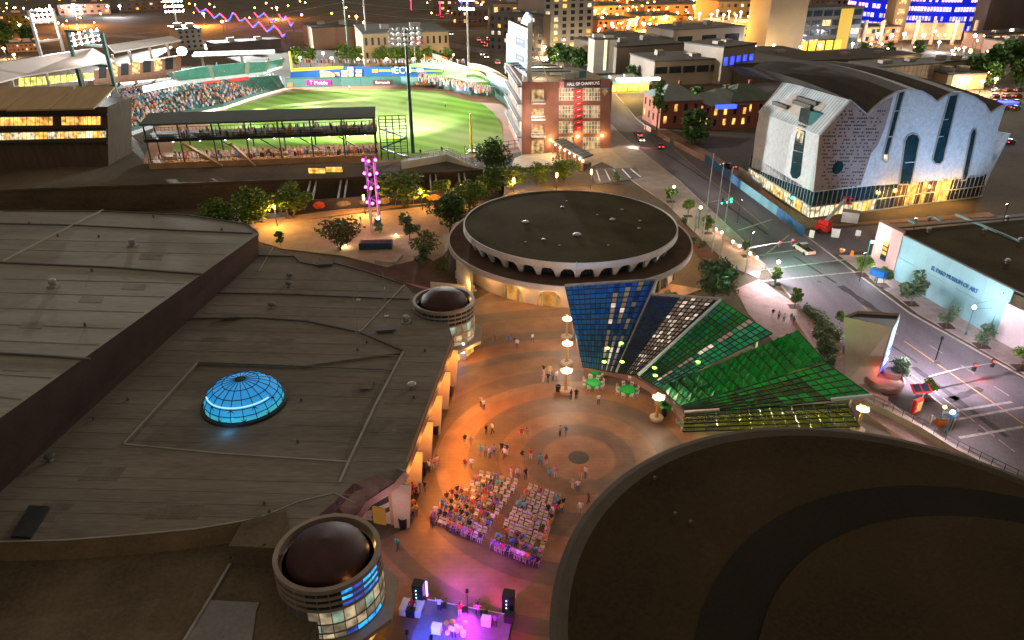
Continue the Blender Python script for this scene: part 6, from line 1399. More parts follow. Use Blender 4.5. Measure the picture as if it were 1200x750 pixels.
for k_,(px,py,s) in enumerate(((648,75,1),(662,78,1.2),(677,82,1.2),(690,80,.9),(655,68,.9),(740,95,.8),(816,130,1.0),(850,120,.8))):
    tree("fardark",px,py,["dark tree left of the apartment driveway","tree behind the scoreboard truss","wide tree before the concrete slab tower","small tree at the slab tower foot","tree near the apartment lobby lamps","small lit tree by the yellow market","dark tree behind the brick house roofs","low tree beside the house with blue light"][k_],s,"trees behind the brick hall")
for k_,(px,py,s) in enumerate(((1010,70,1.0),(1040,66,.9),(1075,64,.9),(1020,76,.8),(1140,96,1.4),(1165,88,1.6),(1185,84,1.6),(1158,102,1.2),(1192,100,1.4),(1178,72,1.3),(1110,97,.7))):
    tree("fardark",px,py,["bushy tree before the lobby of the blue tower","tree under the blue tower's stair core","tree before the right blue facade","low tree at the car park edge","leftmost tree of the dark grove on the right","tall tree in the middle of the dark grove","right tree at the back of the dark grove","low tree at the front of the dark grove","rightmost front tree of the dark grove","rear tree of the dark grove below the dark tower","small lit tree by the cream courtyard"][k_],s,"trees of the far right blocks")
for k_,(px,py,s) in enumerate(((8,48,1.4),(22,42,1.4),(34,50,1.2),(10,60,1.2))): tree("fardark",px,py,["leftmost dark tree behind the ballpark roofs","higher dark tree at the far left","dark tree left of the white floodlight tower","near dark tree at the left picture edge"][k_],s,"trees at the far left")
for k_,(px,py,k,s) in enumerate(((953,374,"palebush",1.1),(962,382,"palebush",1.3),(970,390,"palebush",1.2),(958,395,"palebush",1.0),(966,405,"palebush",1.2),(975,412,"palebush",1.0),(963,418,"shrub",1.2),(972,428,"shrub",1.1),(980,397,"palebush",1.1),(946,366,"palebush",.9),(984,380,"street",.6))):
    tree(k,px,py,["pale spiky shrub nearest the road in the pylon bed","large pale agave shrub in the pylon bed","pale shrub touching the left face of the pylon","small pale shrub by the curved planter wall","pale shrub halfway along the curved planter wall","pale shrub at the middle of the pink gravel","grey shrub low on the curved planter wall","dark grey shrub at the pylon's left foot","pale shrub against the pylon's upper left edge","small pale shrub at the head of the pylon bed","little lit sapling behind the pylon"][k_],s,"shrubs round the sign pylon",ZS)
for k_,(px,py) in enumerate(((728,348),(739,352),(789,352),(780,349),(835,318),(802,262),(812,285),(822,290))):
    tree("shrub",px,py,["grey shrub behind the top of the navy blade","dark shrub right of the first grey shrub","small shrub below the big grey tree","small shrub near the round building's right wall","shrub in the stone bed by the flagpole feet","red lit shrub in the curved bed, upper","red lit shrub in the curved bed, middle","shrub at the foot of the nearest flagpole"][k_],.9,"shrubs beside the round building",ZS)
# beds
pave("planting_bed", [tuple(G(x,y).xy) for x, y in ((430,320),(500,302),(545,330),(535,345),(480,333))], M("brown_mulch", (.09,.05,.03), .95, .3, .5, 5))
pave("planting_bed", [tuple(G(x,y).xy) for x, y in ((795,258),(822,283),(846,306),(848,316),(838,318),(815,297),(797,275))], M("red_mulch", (.11,.045,.035), .95, .3, .5, 5))
pave("gravel_bed", [tuple(G(x,y).xy) for x, y in ((945,372),(985,385),(990,452),(975,440),(962,415),(950,392))], M("pink_gravel", (.40,.26,.25), .95, .3, 2, 9))
b = MB(); c = G(1036,452); b.lathe(c.x,c.y,[(2.3,.1),(2.5,1.3),(2.2,1.3),(2.15,1.0),(0,1.0)],28); tag(b.build("round_planter", m_pink), "round beige planter wall glowing red at the foot of the sign pylon", "planter")
b = MB(); b.lathe(c.x+1.3,c.y+1,[(1.1,1.0),(1.3,1.9),(1.0,1.9),(.95,1.6),(0,1.6)],20); tag(b.build("red_planter", m_pink), "small red planter bowl holding a grey green tree", "planter")
lamp(None, (c.x-1,c.y,2.2), 45, (1,.1,.06), .2)
# pink paved strip and stair near the round building
pave("pink_court", [tuple(G(x,y).xy) for x, y in ((465,322),(505,330),(507,340),(492,338),(470,330))], M("pink_court_paving", (.42,.17,.17), .85, .15, .5, 4), ZS+.03)
b = MB(); a = G(508,331); b.beam(G(505,336,.8), G(545,340,.8), .4, 1.8); tag(b.build("cream_wall", m_stucco), "low cream wall between the pink court and the far tower", "wall")
stp = thing("garden_stair", "narrow lit stair beside the round building's left wing wall", "stairs", tuple(G(548,338)))
for k in range(6):
    a = lerp(G(541,326), G(551,342), k/5); b = MB(); b.obox(a.xy, 1.1, .4, .05, 1.6-.25*k, .5); b.build("step", m_stucco, stp)
lamp(stp, tuple(G(546,334,2.6)), 160, (1,.6,.15), .2)
b = MB(); b.beam(G(440,306,.4), G(462,309,.4), .7, .7); b.beam(G(462,309,.4), G(470,300,.4), .7, .7); tag(b.build("stepped_bench", m_conc), "stepped grey bench wall beside the dark garden bed", "bench")
# ================================================================== mural wall, purple tower, blue planter
mw = thing("mural_wall", "dark hoarding along the trench painted with glowing mural panels", "wall", tuple(G(420,246)))
ma, mb_ = Vector((-52,159.6,0)), Vector((-3,170.2,0)); md2 = (mb_-ma).normalized(); mo2 = Vector((md2.y,-md2.x,0)); mo2 = mo2 if mo2.y < 0 else -mo2
m_mu = M("dark_mural", (.03,.028,.035), .7, .3, .3, 2)
nM = 12
for i in range(nM):
    p, q_ = lerp(ma,mb_,(i+.008)/nM), lerp(ma,mb_,(i+.992)/nM); b = MB(); b.ext([p,q_,q_+Vector((0,0,2.7)),p+Vector((0,0,2.7))], -mo2*.2); b.build("mural_panel", m_mu, mw)
for t, w_, h_, c in ((.05,2.0,.95,(.45,.20,.05)),(.15,1.3,.9,(.5,.07,.02)),(.26,1.6,.7,(.16,.13,.12)),(.36,1.4,.6,(.12,.10,.16)),(.45,1.2,.8,(.3,.2,.1)),(.68,1.6,.8,(.5,.25,.05)),(.76,1.2,.7,(.4,.22,.06)),(.83,1.3,.7,(.45,.1,.04))):
    p = lerp(ma,mb_,t)+mo2*.05+Vector((0,0,1.4)); b = MB(); b.ext([p+md2*w_*math.cos(k*math.pi/7)*(1+.15*math.sin(3*k))+Vector((0,0,h_*math.sin(k*math.pi/7))) for k in range(14)], mo2*.03); b.build("painted_motif", M("mural_paint", c, .7, .5, 1.2, 3), mw)
for k,(px,py) in enumerate(((372,199.5),(392,198))):
    p = G(px,py+4,0); b = MB(); b.box(p.x-2.2,p.x+2.2,p.y-.3,p.y,.2,1.5); tag(b.build("lit_sign", e_winy), ["left","right"][k]+" of two small amber panels under the viewing deck", "sign")
pt = thing("light_tower", "slender open lattice tower glowing with magenta lamps on the terrace", "tower", tuple(G(441,272)))
c = G(441,272); zt_ = VP(434,184,c.xy,(c.x+1,c.y)).z
e_mag = E("magenta_lamp_glow", (1,.05,.85), 14); e_cy = E("cyan_lamp_glow", (.3,.5,1), 8); m_rods = M("violet_grey_rods", (.35,.30,.38), .4, .1, 1, 8, metal=.5)
for i in range(4):
    an = rad(45+90*i); r0, r1 = 1.25, 1.25; b = MB(); b.tube((c.x+r0*math.cos(an),c.y+r0*math.sin(an),0),(c.x+r1*math.cos(an),c.y+r1*math.sin(an),zt_),.13,.11,6); b.build("mast", m_rods, pt)
b = MB()
for k in range(9):
    z = zt_*(k+.5)/9
    for i in range(4):
        a0, a1 = rad(45+90*i), rad(135+90*i); p0, p1 = Vector((c.x+1.25*math.cos(a0),c.y+1.25*math.sin(a0),z)), Vector((c.x+1.25*math.cos(a1),c.y+1.25*math.sin(a1),z+(.9 if k % 2 else -.9))); b.tube(p0,p1,.05,.05,4)
b.build("lattice", m_rods, pt)
for k, z in enumerate((.42,.62,.80,.97)):
    for i in range(3):
        an = rad(200+70*i); q = Vector((c.x+1.35*math.cos(an),c.y+1.35*math.sin(an),zt_*z)); b = MB(); b.ball(q,.28,nu=7,nv=5); b.build("magenta_lamp", e_mag, pt)
    lamp(pt, (c.x,c.y-1.6,zt_*z), 110, (1,.1,.9), .2)
b = MB(); b.box(c.x+.6,c.x+1.1,c.y-1.3,c.y-1.0,zt_*.2,zt_*.2+.5); b.build("cyan_lamp", e_cy, pt)
for f0, f1 in ((.25,.55),(.55,.95)):
    b = MB(); b.beam((c.x+1.25*.7,c.y-1.25*.75,zt_*f0),(c.x+1.25*.7,c.y-1.25*.75,zt_*f1),.12,.12); b.build("light_strip", E("pink_strip_glow", (1,.12,.5), 1.5) if f0 < .5 else bpy.data.materials["pink_strip_glow"], pt)
bp_ = thing("planter_box", "dark blue rectangular planter box below the magenta tower", "planter", tuple(G(441,290)))
q = G(441,291); b = MB(); b.obox(q.xy, 3.3, 1.1, .1, 1.5, .05); b.build("box", M("navy_paint", (.02,.05,.09), .5, .2), bp_); b = MB(); b.obox(q.xy, 3.0, .85, 1.48, 1.53, .05); b.build("soil", m_soil, bp_)
# terrace lamps with tall glowing cylinders
for k,(px,pyb,pyl) in enumerate(((325,266,242),(428,252,231),(495,247,223),(541,238,219),(602,225,211),(652,222,205),(692,222,201))):
    p = G(px,pyb); z = VP(px,pyl,p.xy,(p.x+1,p.y)).z
    t = thing("terrace_lamp", "orange glowing lamp post " + ["among the feathery trees on the far left","behind the magenta tower","right of the magenta tower","before the trench beams","at the left end of the forecourt fence","in the middle of the forecourt fence","at the right end of the forecourt fence"][k], "street lamp", tuple(p), "lamp posts along the trench")
    b = MB(); b.tube(p,(p.x,p.y,z-.6),.09,.07,6); b.build("post", m_dark, t); b = MB(); b.tube((p.x,p.y,z-.6),(p.x,p.y,z+.5),.24,.24,8); b.build("lantern", E("orange_lantern_glow", (1,.42,.10), 12) if k == 0 else bpy.data.materials["orange_lantern_glow"], t)
    lamp(t, (p.x,p.y-.6,z-.4), 2600 if k < 3 else 1700, (1,.47,.12), .25)
for k,(px,py) in enumerate(((405,288),(433,282),(428,287),(464,275),(445,284))):
    p = G(px,py,.3); b = MB(); b.ball(p,.2,nu=7,nv=5); tag(b.build("ground_light", e_warm), "small white uplight at the " + ["olive tree","left foot of the magenta tower","left end of the blue planter","slim tree beside the magenta tower","front of the blue planter"][k], "uplight", "ground uplights on the terrace"); lamp(None, (p.x,p.y-.4,.8), 120, (1,.75,.4), .2)
# ================================================================== far city
def building(name, label, pts, ytop, depth, mat, rows=0, cols=0, lit=.4, wmats=None, roof=None, group=None, side=0, wfill=(.6,.55), base=.08, cap=True):
    """front wall between two ground points of the photo, real depth behind it"""
    (x1,y1),(x2,y2) = pts; A, B = G(x1,y1), G(x2,y2); d = (B-A).normalized(); o = Vector((d.y,-d.x,0)); o = o if o.y < 0 else -o
    H = max(2.5, VP(x1,ytop,A.xy,B.xy).z); t = thing(name, label, "building", tuple(lerp(A,B,.5)), group)
    b = MB(); b.prism([tuple(p.xy) for p in (A,B,B-o*depth,A-o*depth)], 0, H); b.build("wall", mat, t)
    if cap:
        b = MB(); b.prism([tuple(p.xy) for p in (A+o*.3-d*.3,B+o*.3+d*.3,B-o*(depth+.3)+d*.3,A-o*(depth+.3)-d*.3)], H, H+.6); b.build("roof", roof or m_curbd, t)
        for k in range(2):
            c = lerp(A,B,.3+.4*k)-o*depth*RND.uniform(.3,.7); b = MB(); b.obox(c.xy, 1.5+RND.random()*1.5, 1.5, H+.6, H+1.6+RND.random()*1.2, math.atan2(d.y,d.x)); b.build("roof_unit", m_conc, t)
    wm = wmats or [e_win, e_winw, e_winy]; faces = [(A,B,o,cols)]
    if side: S = (A, A-o*depth, -d) if side < 0 else (B, B-o*depth, d); faces.append((*S, max(2,int(cols*depth/max(1,(B-A).length)))))
    for P, Q, oo, nc in faces:
        if not rows: break
        dd_ = (Q-P).normalized(); W = (Q-P).length; H0 = H*base
        for r in range(rows):
            for c in range(nc):
                ww = W/nc*wfill[0]; hh = (H-H0)/rows*wfill[1]; cc_ = P+dd_*(W*(c+.5)/nc)+Vector((0,0,H0+(H-H0)*(r+.5)/rows))
                q = [cc_-dd_*ww/2-Vector((0,0,hh/2)), cc_+dd_*ww/2-Vector((0,0,hh/2)), cc_+dd_*ww/2+Vector((0,0,hh/2)), cc_-dd_*ww/2+Vector((0,0,hh/2))]
                b = MB(); b.ext([p+oo*.03 for p in q], oo*.12); b.build("window", RND.choice(wm) if RND.random() < lit else m_dglass, t)
    return t, A, B, d, o, H
m_och = M("ochre_brick", (.36,.25,.13), .85, .15, .15, 2); m_gry = M("grey_stucco", (.20,.19,.18), .85, .15, .1, 2); m_dkb = M("dark_brown_brick", (.085,.065,.055), .85, .2, .1, 2)
m_ccv = M("warm_grey_concrete", (.24,.20,.165), .85, .15, .1, 2); m_tan = M("tan_stucco", (.34,.245,.135), .85, .12, .1, 2); m_sal = M("salmon_stucco", (.34,.20,.13), .85, .15, .1, 2)
building("ochre_hall", "ochre brick hall with a grey green roof behind the blue banner wall", ((428,78),(527,74)), 40, 45, m_och, 2, 14, .12, None, M("grey_green_flat_roof", (.10,.12,.11), .8, .2, .1, 2), None, 0, (.35,.5))
building("brown_block", "low brown block left of the ochre brick hall", ((368,58),(425,55)), 33, 30, m_sal, 0, 0)
building("old_apartment_block", "pale old apartment block rising behind the grandstand roof", ((212,60),(240,58)), 35, 22, m_ccv, 4, 4, .15, None, None, None, 1, (.4,.5))
building("low_shed", "long low dark shed beyond the grandstand", ((250,62),(330,56)), 52, 12, m_dkb)
building("apartment_tower", "grey apartment tower behind the scoreboard with balcony bays", ((636,64),(693,60)), -12, 30, m_gry, 9, 6, .28, None, None, None, 0, (.45,.6))
building("brick_apartment", "dark brick apartment house with lit windows and a lamp strung roof terrace", ((574,62),(636,66)), 17, 40, m_dkb, 5, 8, .35, None, None, None, 0, (.4,.5))
building("terrace_house", "upper set back storey with warm lamps over the dark brick apartments", ((578,44),(636,46)), 4, 25, m_sal, 2, 8, .7)
building("slab_tower", "narrow pale concrete slab with one tall lit slot window", ((695,86),(721,85)), 47, 9, M("pale_concrete", (.40,.36,.29), .8, .12, .2, 2), 4, 1, 1, [E("slot_green", (.75,.85,.45), .9)], None, None, 0, (.12,.95))
building("concrete_hall", "long blank concrete hall beside the pale slab tower", ((721,86),(800,80)), 56, 42, m_ccv)
building("upper_concrete_block", "raised concrete block on the far side of the blank hall", ((786,72),(868,66)), 36, 25, m_ccv, 1, 3, .1)
building("glazed_wing", "low concrete wing with a dark glazed corner and thin roof", ((765,101),(845,97)), 73, 26, m_ccv, 1, 5, 0, None, M("thin_dark_roof", (.09,.085,.08), .8), None, 0, (.85,.4), .3)
building("colonnade_block", "concrete block with five bright blue lit bays", ((843,99),(880,93)), 57, 22, m_ccv, 1, 5, .8, [E("blue_bay_glow", (.03,.05,1), 1.6, .5, .3)], None, None, 0, (.55,.3), .25)
gar = building("parking_garage", "tan parking garage with rows of openings and lamps on its top deck", ((803,50),(905,58)), 25, 60, m_tan, 3, 9, .55, [E("garage_teal", (.3,.75,.5), .5, .5, .2), e_winw], M("garage_deck", (.30,.20,.11), .8), None, 0, (.75,.35))
for k in range(14):
    A, B, d, o, H = gar[1:]; p = A+d*((B-A).length*((k % 7)+.5)/7)-o*(8+28*(k//7)); b = MB(); b.tube((p.x,p.y,H+.6),(p.x,p.y,H+4),.15,.12,5); b.ball((p.x,p.y,H+4.2),.8,.8,.5,7,4); b.build("deck_lamp", e_warm if k else e_warm, gar[0])
for k in range(3):
    p = A+d*((B-A).length*(k+.5)/3)-o*20; lamp(gar[0], (p.x,p.y,H+5), 9000, (1,.6,.25), 1)
p = lerp(A,B,.5)+o*9; lamp(gar[0], (p.x,p.y,10), 22000, (1,.62,.2), 1.5)
building("tan_complex", "broad tan building with many small windows at the top edge", ((838,42),(945,40)), 2, 40, m_tan, 4, 14, .25, None, None, None, 0, (.4,.4))
building("tan_blank_wall", "high blank tan wall washed by a street lamp", ((895,62),(938,61)), -15, 25, m_tan)
db = building("dark_glass_block", "dark office block with a yellow lit stair panel and amber shopfront", ((933,60),(1003,56)), 11, 30, M("dark_olive_cladding", (.05,.045,.035), .5, .2, .1, 2), 4, 6, .12, None, None, None, 0, (.8,.6))
A, B, d, o, H = db[1:]; b = MB(); p = A+d*((B-A).length*.62); b.ext([p+o*.2, p+d*9+o*.2, p+d*9+o*.2+Vector((0,0,H*.98)), p+o*.2+Vector((0,0,H*.98))], o*.3); b.build("yellow_panel", E("yellow_panel_glow", (1,.62,.08), .35), db[0])
for k in range(5): p = A+d*(2+k*6.2)+o*.3; b = MB(); b.ext([p,p+d*4.6,p+d*4.6+Vector((0,0,5)),p+Vector((0,0,5))], o*.3); b.build("shop_window", E("amber_shop_glow", (1,.45,.04), 1.6) if k == 0 else bpy.data.materials["amber_shop_glow"], db[0])
building("cream_annex", "cream office annex with lit window rows right of the dark office block", ((1000,52),(1052,50)), 33, 20, m_sal, 2, 9, .75)
# blue lit tower: curved, lifted above an open lobby
bt = thing("blue_tower", "curved office tower glowing deep blue with rows of pink white lit windows", "building", tuple(G(1080,44)))
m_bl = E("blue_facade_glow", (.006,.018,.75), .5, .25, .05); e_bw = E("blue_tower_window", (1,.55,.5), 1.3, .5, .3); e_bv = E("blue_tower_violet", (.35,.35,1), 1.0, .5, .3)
def bface(xl, xr, yl, yr, rows, cols):
    A, B = G(xl,yl+8), G(xr,yr+8); n = Vector((B.y-A.y, A.x-B.x, 0)).normalized(); n = n if n.dot(A) < 0 else -n
    z0 = VP(xl,yl,A.xy,B.xy).z; H = 60; K = 8
    f = lambda u: lerp(A,B,u)+n*(5*math.sin(math.pi*u))
    for k in range(K):
        p, q = f(k/K), f((k+1)/K); b = MB(); b.ext([Vector((p.x,p.y,z0)),Vector((q.x,q.y,z0)),Vector((q.x,q.y,z0+H)),Vector((p.x,p.y,z0+H))], -n*14); b.build("facade", m_bl, bt)
    for r in range(rows):
        for c in range(cols):
            if RND.random() < .22: continue
            u0, u1 = (c+.12)/cols, (c+.8)/cols; p, q = f(u0)+n*.1, f(u1)+n*.1; za = z0+1.2+r*5.6; zb = za+2.6
            b = MB(); b.ext([Vector((p.x,p.y,za)),Vector((q.x,q.y,za)),Vector((q.x,q.y,zb)),Vector((p.x,p.y,zb))], n*.25); b.build("window", e_bv if r < 2 and RND.random() < .7 else e_bw, bt)
    for r in range(rows+1):
        b = MB()
        for k in range(K): b.beam(f(k/K)+n*.2+Vector((0,0,z0+.2+r*5.6)), f((k+1)/K)+n*.2+Vector((0,0,z0+.2+r*5.6)), .4, .35)
        b.build("floor_edge", M("blue_mullion", (.02,.03,.2), .4) if "blue_mullion" not in bpy.data.materials else bpy.data.materials["blue_mullion"], bt)
bface(988,1042,27,35,6,14); bface(1052,1142,36,38,6,26)
A = G(1047,48); b = MB(); b.obox((A.x,A.y+4), 4.5, 5, 0, 80, .1); b.build("stair_core", m_tan, bt)
for k in range(8): b = MB(); b.obox((A.x,A.y-1.2), 2.2, .3, 10+k*6, 13+k*6, .1); b.build("core_window", e_win, bt)
for x in (1010,1030,1070,1090,1115,1138): p = G(x,52); b = MB(); b.tube(p,(p.x,p.y,14),1.2,1.2,8); b.build("column", m_conc, bt)
p0, p1 = G(996,50), G(1142,50); b = MB(); b.ext([Vector((p0.x,p0.y+16,0)),Vector((p1.x,p1.y+16,0)),Vector((p1.x,p1.y+16,10)),Vector((p0.x,p0.y+16,10))], (0,2,0)); b.build("lobby_wall", E("lobby_glow", (1,.55,.25), .5, .8, .08), bt)
for x in (1030,1075,1120): p = G(x,54); lamp(bt, (p.x,p.y,9), 9000, (1,.6,.3), 1)
building("dark_tower", "dark brown tower right of the blue tower with a pale corner pier", ((1148,48),(1215,44)), -40, 40, m_dkb, 0, 0)
building("tower_lobby", "low lit lobby block under the dark tower at the right edge", ((1150,58),(1215,54)), 41, 14, m_sal, 1, 7, .7, None, None, None, 0, (.7,.7))
building("flat_roof_block", "low dark flat roofed block behind the museum's curved roof", ((862,98),(985,92)), 76, 50, M("dark_olive_stucco", (.10,.085,.055), .85, .2, .1, 2))
building("stepped_block", "low olive block with a stepped roof above the museum's ridge", ((975,92),(1075,84)), 72, 26, M("olive_stucco", (.14,.12,.075), .85, .2, .1, 2), 1, 9, .12)
pw = building("tiled_wall_block", "block with a pale tiled wall of square panels behind the wavy roof", ((1022,106),(1100,100)), 80, 16, m_ccv)
A, B, d, o, H = pw[1:]; nx, nz = 15, 4
for i in range(nx):
    for j in range(nz):
        p, q = lerp(A,B,(i+.06)/nx)+o*.05, lerp(A,B,(i+.94)/nx)+o*.05; b = MB(); b.ext([p+Vector((0,0,H*(j+.06)/nz)),q+Vector((0,0,H*(j+.06)/nz)),q+Vector((0,0,H*(j+.94)/nz)),p+Vector((0,0,H*(j+.94)/nz))], o*.15); b.build("wall_panel", m_conc, pw[0])
building("cream_house", "small cream house with three dark windows right of the tiled wall", ((1100,90),(1135,87)), 74, 12, m_tan, 1, 3, 0, None, None, None, 0, (.3,.4))
building("courtyard_house", "small cream courtyard house lit by a white lamp", ((1113,106),(1152,104)), 89, 14, m_tan, 0, 0)
building("far_right_house", "tan two storey house below the dark tower at the right edge", ((1178,66),(1215,64)), 50, 16, m_sal, 1, 3, .1)
for k,(x1,y1,x2,y2,yt,dp_,mt) in enumerate(((700,38,745,36,24,30,m_sal),(750,34,800,33,20,40,m_dkb),(690,22,740,20,8,40,m_sal),(755,18,830,17,6,50,m_tan),(690,8,760,7,-2,40,m_sal),(715,60,760,57,44,22,m_dkb),(775,12,840,11,-3,50,m_tan),(0,30,60,28,18,40,m_dkb),(70,18,130,16,6,40,m_sal),(140,14,200,12,3,40,m_dkb),(10,62,45,60,52,14,m_sal),(515,14,570,13,0,40,m_dkb),(860,12,935,10,-8,50,m_tan),(945,20,990,18,0,50,m_sal),(530,30,572,30,12,40,m_dkb))):
    building("far_building", ["salmon low block in the orange lit quarter","dark block right of the orange lamps","second salmon block in the orange lit quarter","tan block behind the orange lamps","farthest salmon block in the orange quarter","dark shed before the orange lit quarter","tan block above the parking garage","dark block at the far left corner","salmon block behind the white floodlight tower","dark block at the top left horizon","small salmon house near the left edge","dark block beside the far red traffic","tan hotel block at the top edge","salmon block left of the blue tower","dark block at the end of the traffic street"][k], ((x1,y1),(x2,y2)), yt, dp_, mt, 2, 7, .3, None, None, "blocks of the far city", 0, (.4,.45))
# brick houses with hipped roofs beside the street
def hip(label, x, y, hw, hd_, zw, zr, mat, rm, rot=.25, lit=.3, blue=False):
    p = G(x,y); t = thing("hip_roof_house", label, "house", tuple(p), "brick houses with hipped roofs"); ca, sa = math.cos(rot), math.sin(rot); cx, cy_ = p.x, p.y+hd_
    R_ = lambda a, b_, z: Vector((cx+a*ca-b_*sa, cy_+a*sa+b_*ca, z))
    b = MB(); b.obox((cx,cy_), hw, hd_, 0, zw, rot); b.build("wall", mat, t)
    c = [R_(-hw-.6,-hd_-.6,zw),R_(hw+.6,-hd_-.6,zw),R_(hw+.6,hd_+.6,zw),R_(-hw-.6,hd_+.6,zw)]; a1, a2 = R_(-hw*.25,0,zr), R_(hw*.25,0,zr)
    b = MB(); b.poly([c[0],c[1],a2,a1]); b.poly([c[1],c[2],a2]); b.poly([c[2],c[3],a1,a2]); b.poly([c[3],c[0],a1]); b.poly([c[3],c[2],c[1],c[0]]); b.build("hipped_roof", rm, t)
    for r in range(2):
        for k in range(4):
            for s_ in (0,1):
                if s_ == 0: q0 = R_(-hw*.75+hw*.5*k-.5,-hd_-.05,zw*(.2+.42*r)); q1 = R_(-hw*.75+hw*.5*k+.5,-hd_-.05,zw*(.2+.42*r)); ov = R_(0,-1,0)-R_(0,0,0)
                else: q0 = R_(-hw-.05,-hd_*.75+hd_*.5*k+.5,zw*(.2+.42*r)); q1 = R_(-hw-.05,-hd_*.75+hd_*.5*k-.5,zw*(.2+.42*r)); ov = R_(-1,0,0)-R_(0,0,0)
                b = MB(); b.ext([q0,q1,q1+Vector((0,0,zw*.25)),q0+Vector((0,0,zw*.25))], ov*.1); b.build("window", e_winy if RND.random() < lit else m_dglass, t)
    b = MB(); q = R_(hw*.5,hd_*.3,0); b.box(q.x-.5,q.x+.5,q.y-.5,q.y+.5,zw,zr+.6); b.build("chimney", mat, t)
m_rbr = M("red_brick", (.25,.085,.05), .85, .18, .3, 4); m_grf = M("grey_green_roof", (.16,.19,.17), .7, .15, .3, 3); m_grd = M("dark_green_roof", (.07,.09,.07), .7, .2, .3, 3)
hip("left brick house with tall piers and a pale hipped roof by the street",790,150,7,8,9,13,m_rbr,m_grf,.2,.15)
hip("middle brick house with amber windows and a grey hipped roof",846,152,7,8,8,12,m_rbr,m_grf,.25,.6)
hip("right brick house with a dark green hipped roof beside the museum",874,150,8,9,9,13,m_rbr,m_grd,.25,.45)
b = MB(); p = G(856,138,9); b.obox((p.x,p.y+6), 3.2, .6, 10.5, 11.6, .2); tag(b.build("blue_light_band", E("blue_band_glow", (.02,.04,1), 3)), "small bright blue light band on the middle brick house roof", "neon light"); lamp(None, (p.x,p.y+3,12.5), 300, (.1,.2,1), .4)
# street stalls with yellow light by the far end of the street
st_ = building("yellow_market", "yellow lit open market hall at the far end of the street", ((716,110),(760,108)), 98, 16, M("yellow_market_wall", (.5,.33,.08), .8), 1, 7, 1, [E("market_glow", (1,.6,.10), 1.6, .4, .4)], m_blue2, None, 0, (.7,.7))
p = G(735,114); lamp(st_[0], (p.x,p.y-4,6), 7000, (1,.62,.15), .6)
p = G(748,92,6); b = MB(); b.obox(p.xy, 9, .8, 5.4, 6.2, .1); tag(b.build("white_light_bar", e_white), "long white light bar above the yellow market", "light")
# ---- far lamps: pole and globe; groups by colour
def far_lamp(px, py, label, mat, col, W=0, h=8, r=.7, group="street lamps of the far city"):
    p = G(px, py); t = thing("street_lamp", label, "street lamp", tuple(p), group); z = h
    b = MB(); b.tube(p,(p.x,p.y,z),.14,.1,5); b.build("pole", m_dark, t); b = MB(); b.ball((p.x,p.y,z+r*.5),r,r,r*.8,7,5); b.build("globe", mat, t)
    if W: lamp(t, (p.x,p.y-.5,z-.6-r*.4), W*(3.4 if col is SO else 1.5), col, .6)
WR, SO, CO, = (1,.72,.42), (1,.33,.05), (.85,.88,1)
e_so2 = E("far_sodium_glow", (1,.40,.08), 22); e_wr2 = E("far_warm_glow", (1,.75,.45), 22); e_co2 = E("far_cool_glow", (.85,.85,1), 26)
FL_ = [(92,24,0,30000),(50,18,0,0),(62,16,0,0),(76,15,0,0),(89,12,2,9000),(129,14,2,9000),(143,14,2,9000),(241,24,0,26000),(326,16,0,16000),(263,35,0,0),(419,28,0,16000),(428,36,0,9000),(571,16,1,4000),
 (697,20,0,26000),(710,12,0,30000),(722,26,0,30000),(735,18,0,26000),(746,30,0,26000),(758,10,0,24000),(770,20,0,0),(705,30,0,16000),(780,28,0,16000),(740,6,0,24000),(725,4,0,0),(795,8,1,9000),(812,14,0,9000),(716,38,0,9000),(760,38,0,9000),
 (638,62,1,9000),(654,72,1,7000),(695,60,1,7000),(640,78,2,0),(905,60,1,5000),(936,62,1,0),(959,60,2,4000),(997,58,2,6000),(1025,52,2,5000),(1041,54,2,0),(1002,78,1,3000),(1056,52,2,4000),(1078,54,2,0),(1098,56,2,6000),(1113,67,2,5000),(1127,63,2,5000),(1165,38,2,3000),(1180,48,2,3000),(1138,54,2,0),(1031,42,2,0),
 (1070,82,1,2500),(1079,82,1,0),(1089,82,1,2500),(1132,102,1,4000),(1147,106,1,4500),(1163,103,1,3500),(1155,96,0,0),(838,72,1,6000),(883,62,2,5000),(870,20,1,0),(900,14,1,0),(850,8,1,9000),(380,70,1,1200),(390,76,1,0),(353,76,1,1200),(421,78,1,1200),(454,78,1,1200),(485,78,1,1200),(517,77,2,0),(531,72,1,1200),(570,30,1,0),(590,10,1,4000),(612,8,1,0),(625,12,1,0),(20,72,0,9000),(8,64,1,4000),(28,40,0,9000)]
wd_ = ["orange sodium","warm white","cool white"]
def whereis(px, py):
    if px < 160: return "at the far left beyond the ballpark roofs"
    if px < 345: return "along the dark highway behind the grandstand"
    if px < 545: return "behind the blue banner wall"
    if px < 640: return "beside the dark brick apartments"
    if px < 690: return "under the grey apartment tower"
    if px < 800: return "in the orange lit quarter" if py < 45 else "near the slab tower"
    if px < 935: return "around the parking garage"
    if px < 1060: return "before the dark office block"
    return "below the blue tower" if py < 75 else "behind the wavy roof"
for px, py, c, W in FL_:
    peers = sorted((q[0],q[1]) for q in FL_ if q[2] == c and whereis(q[0],q[1]) == whereis(px,py))
    lb = "%s lamp %s" % (wd_[c], whereis(px,py)) + ("" if len(peers) == 1 else ", %s from the left" % ORD[peers.index((px,py))])
    near = 60 < py and px < 560 or py > 55
    far_lamp(px, py+(6 if not near else 5), lb, (e_so2,e_wr2,e_co2)[c], (SO,WR,CO)[c], W, 8 if not near else 5, 1.0 if not near else .7)
dl_ = MB()
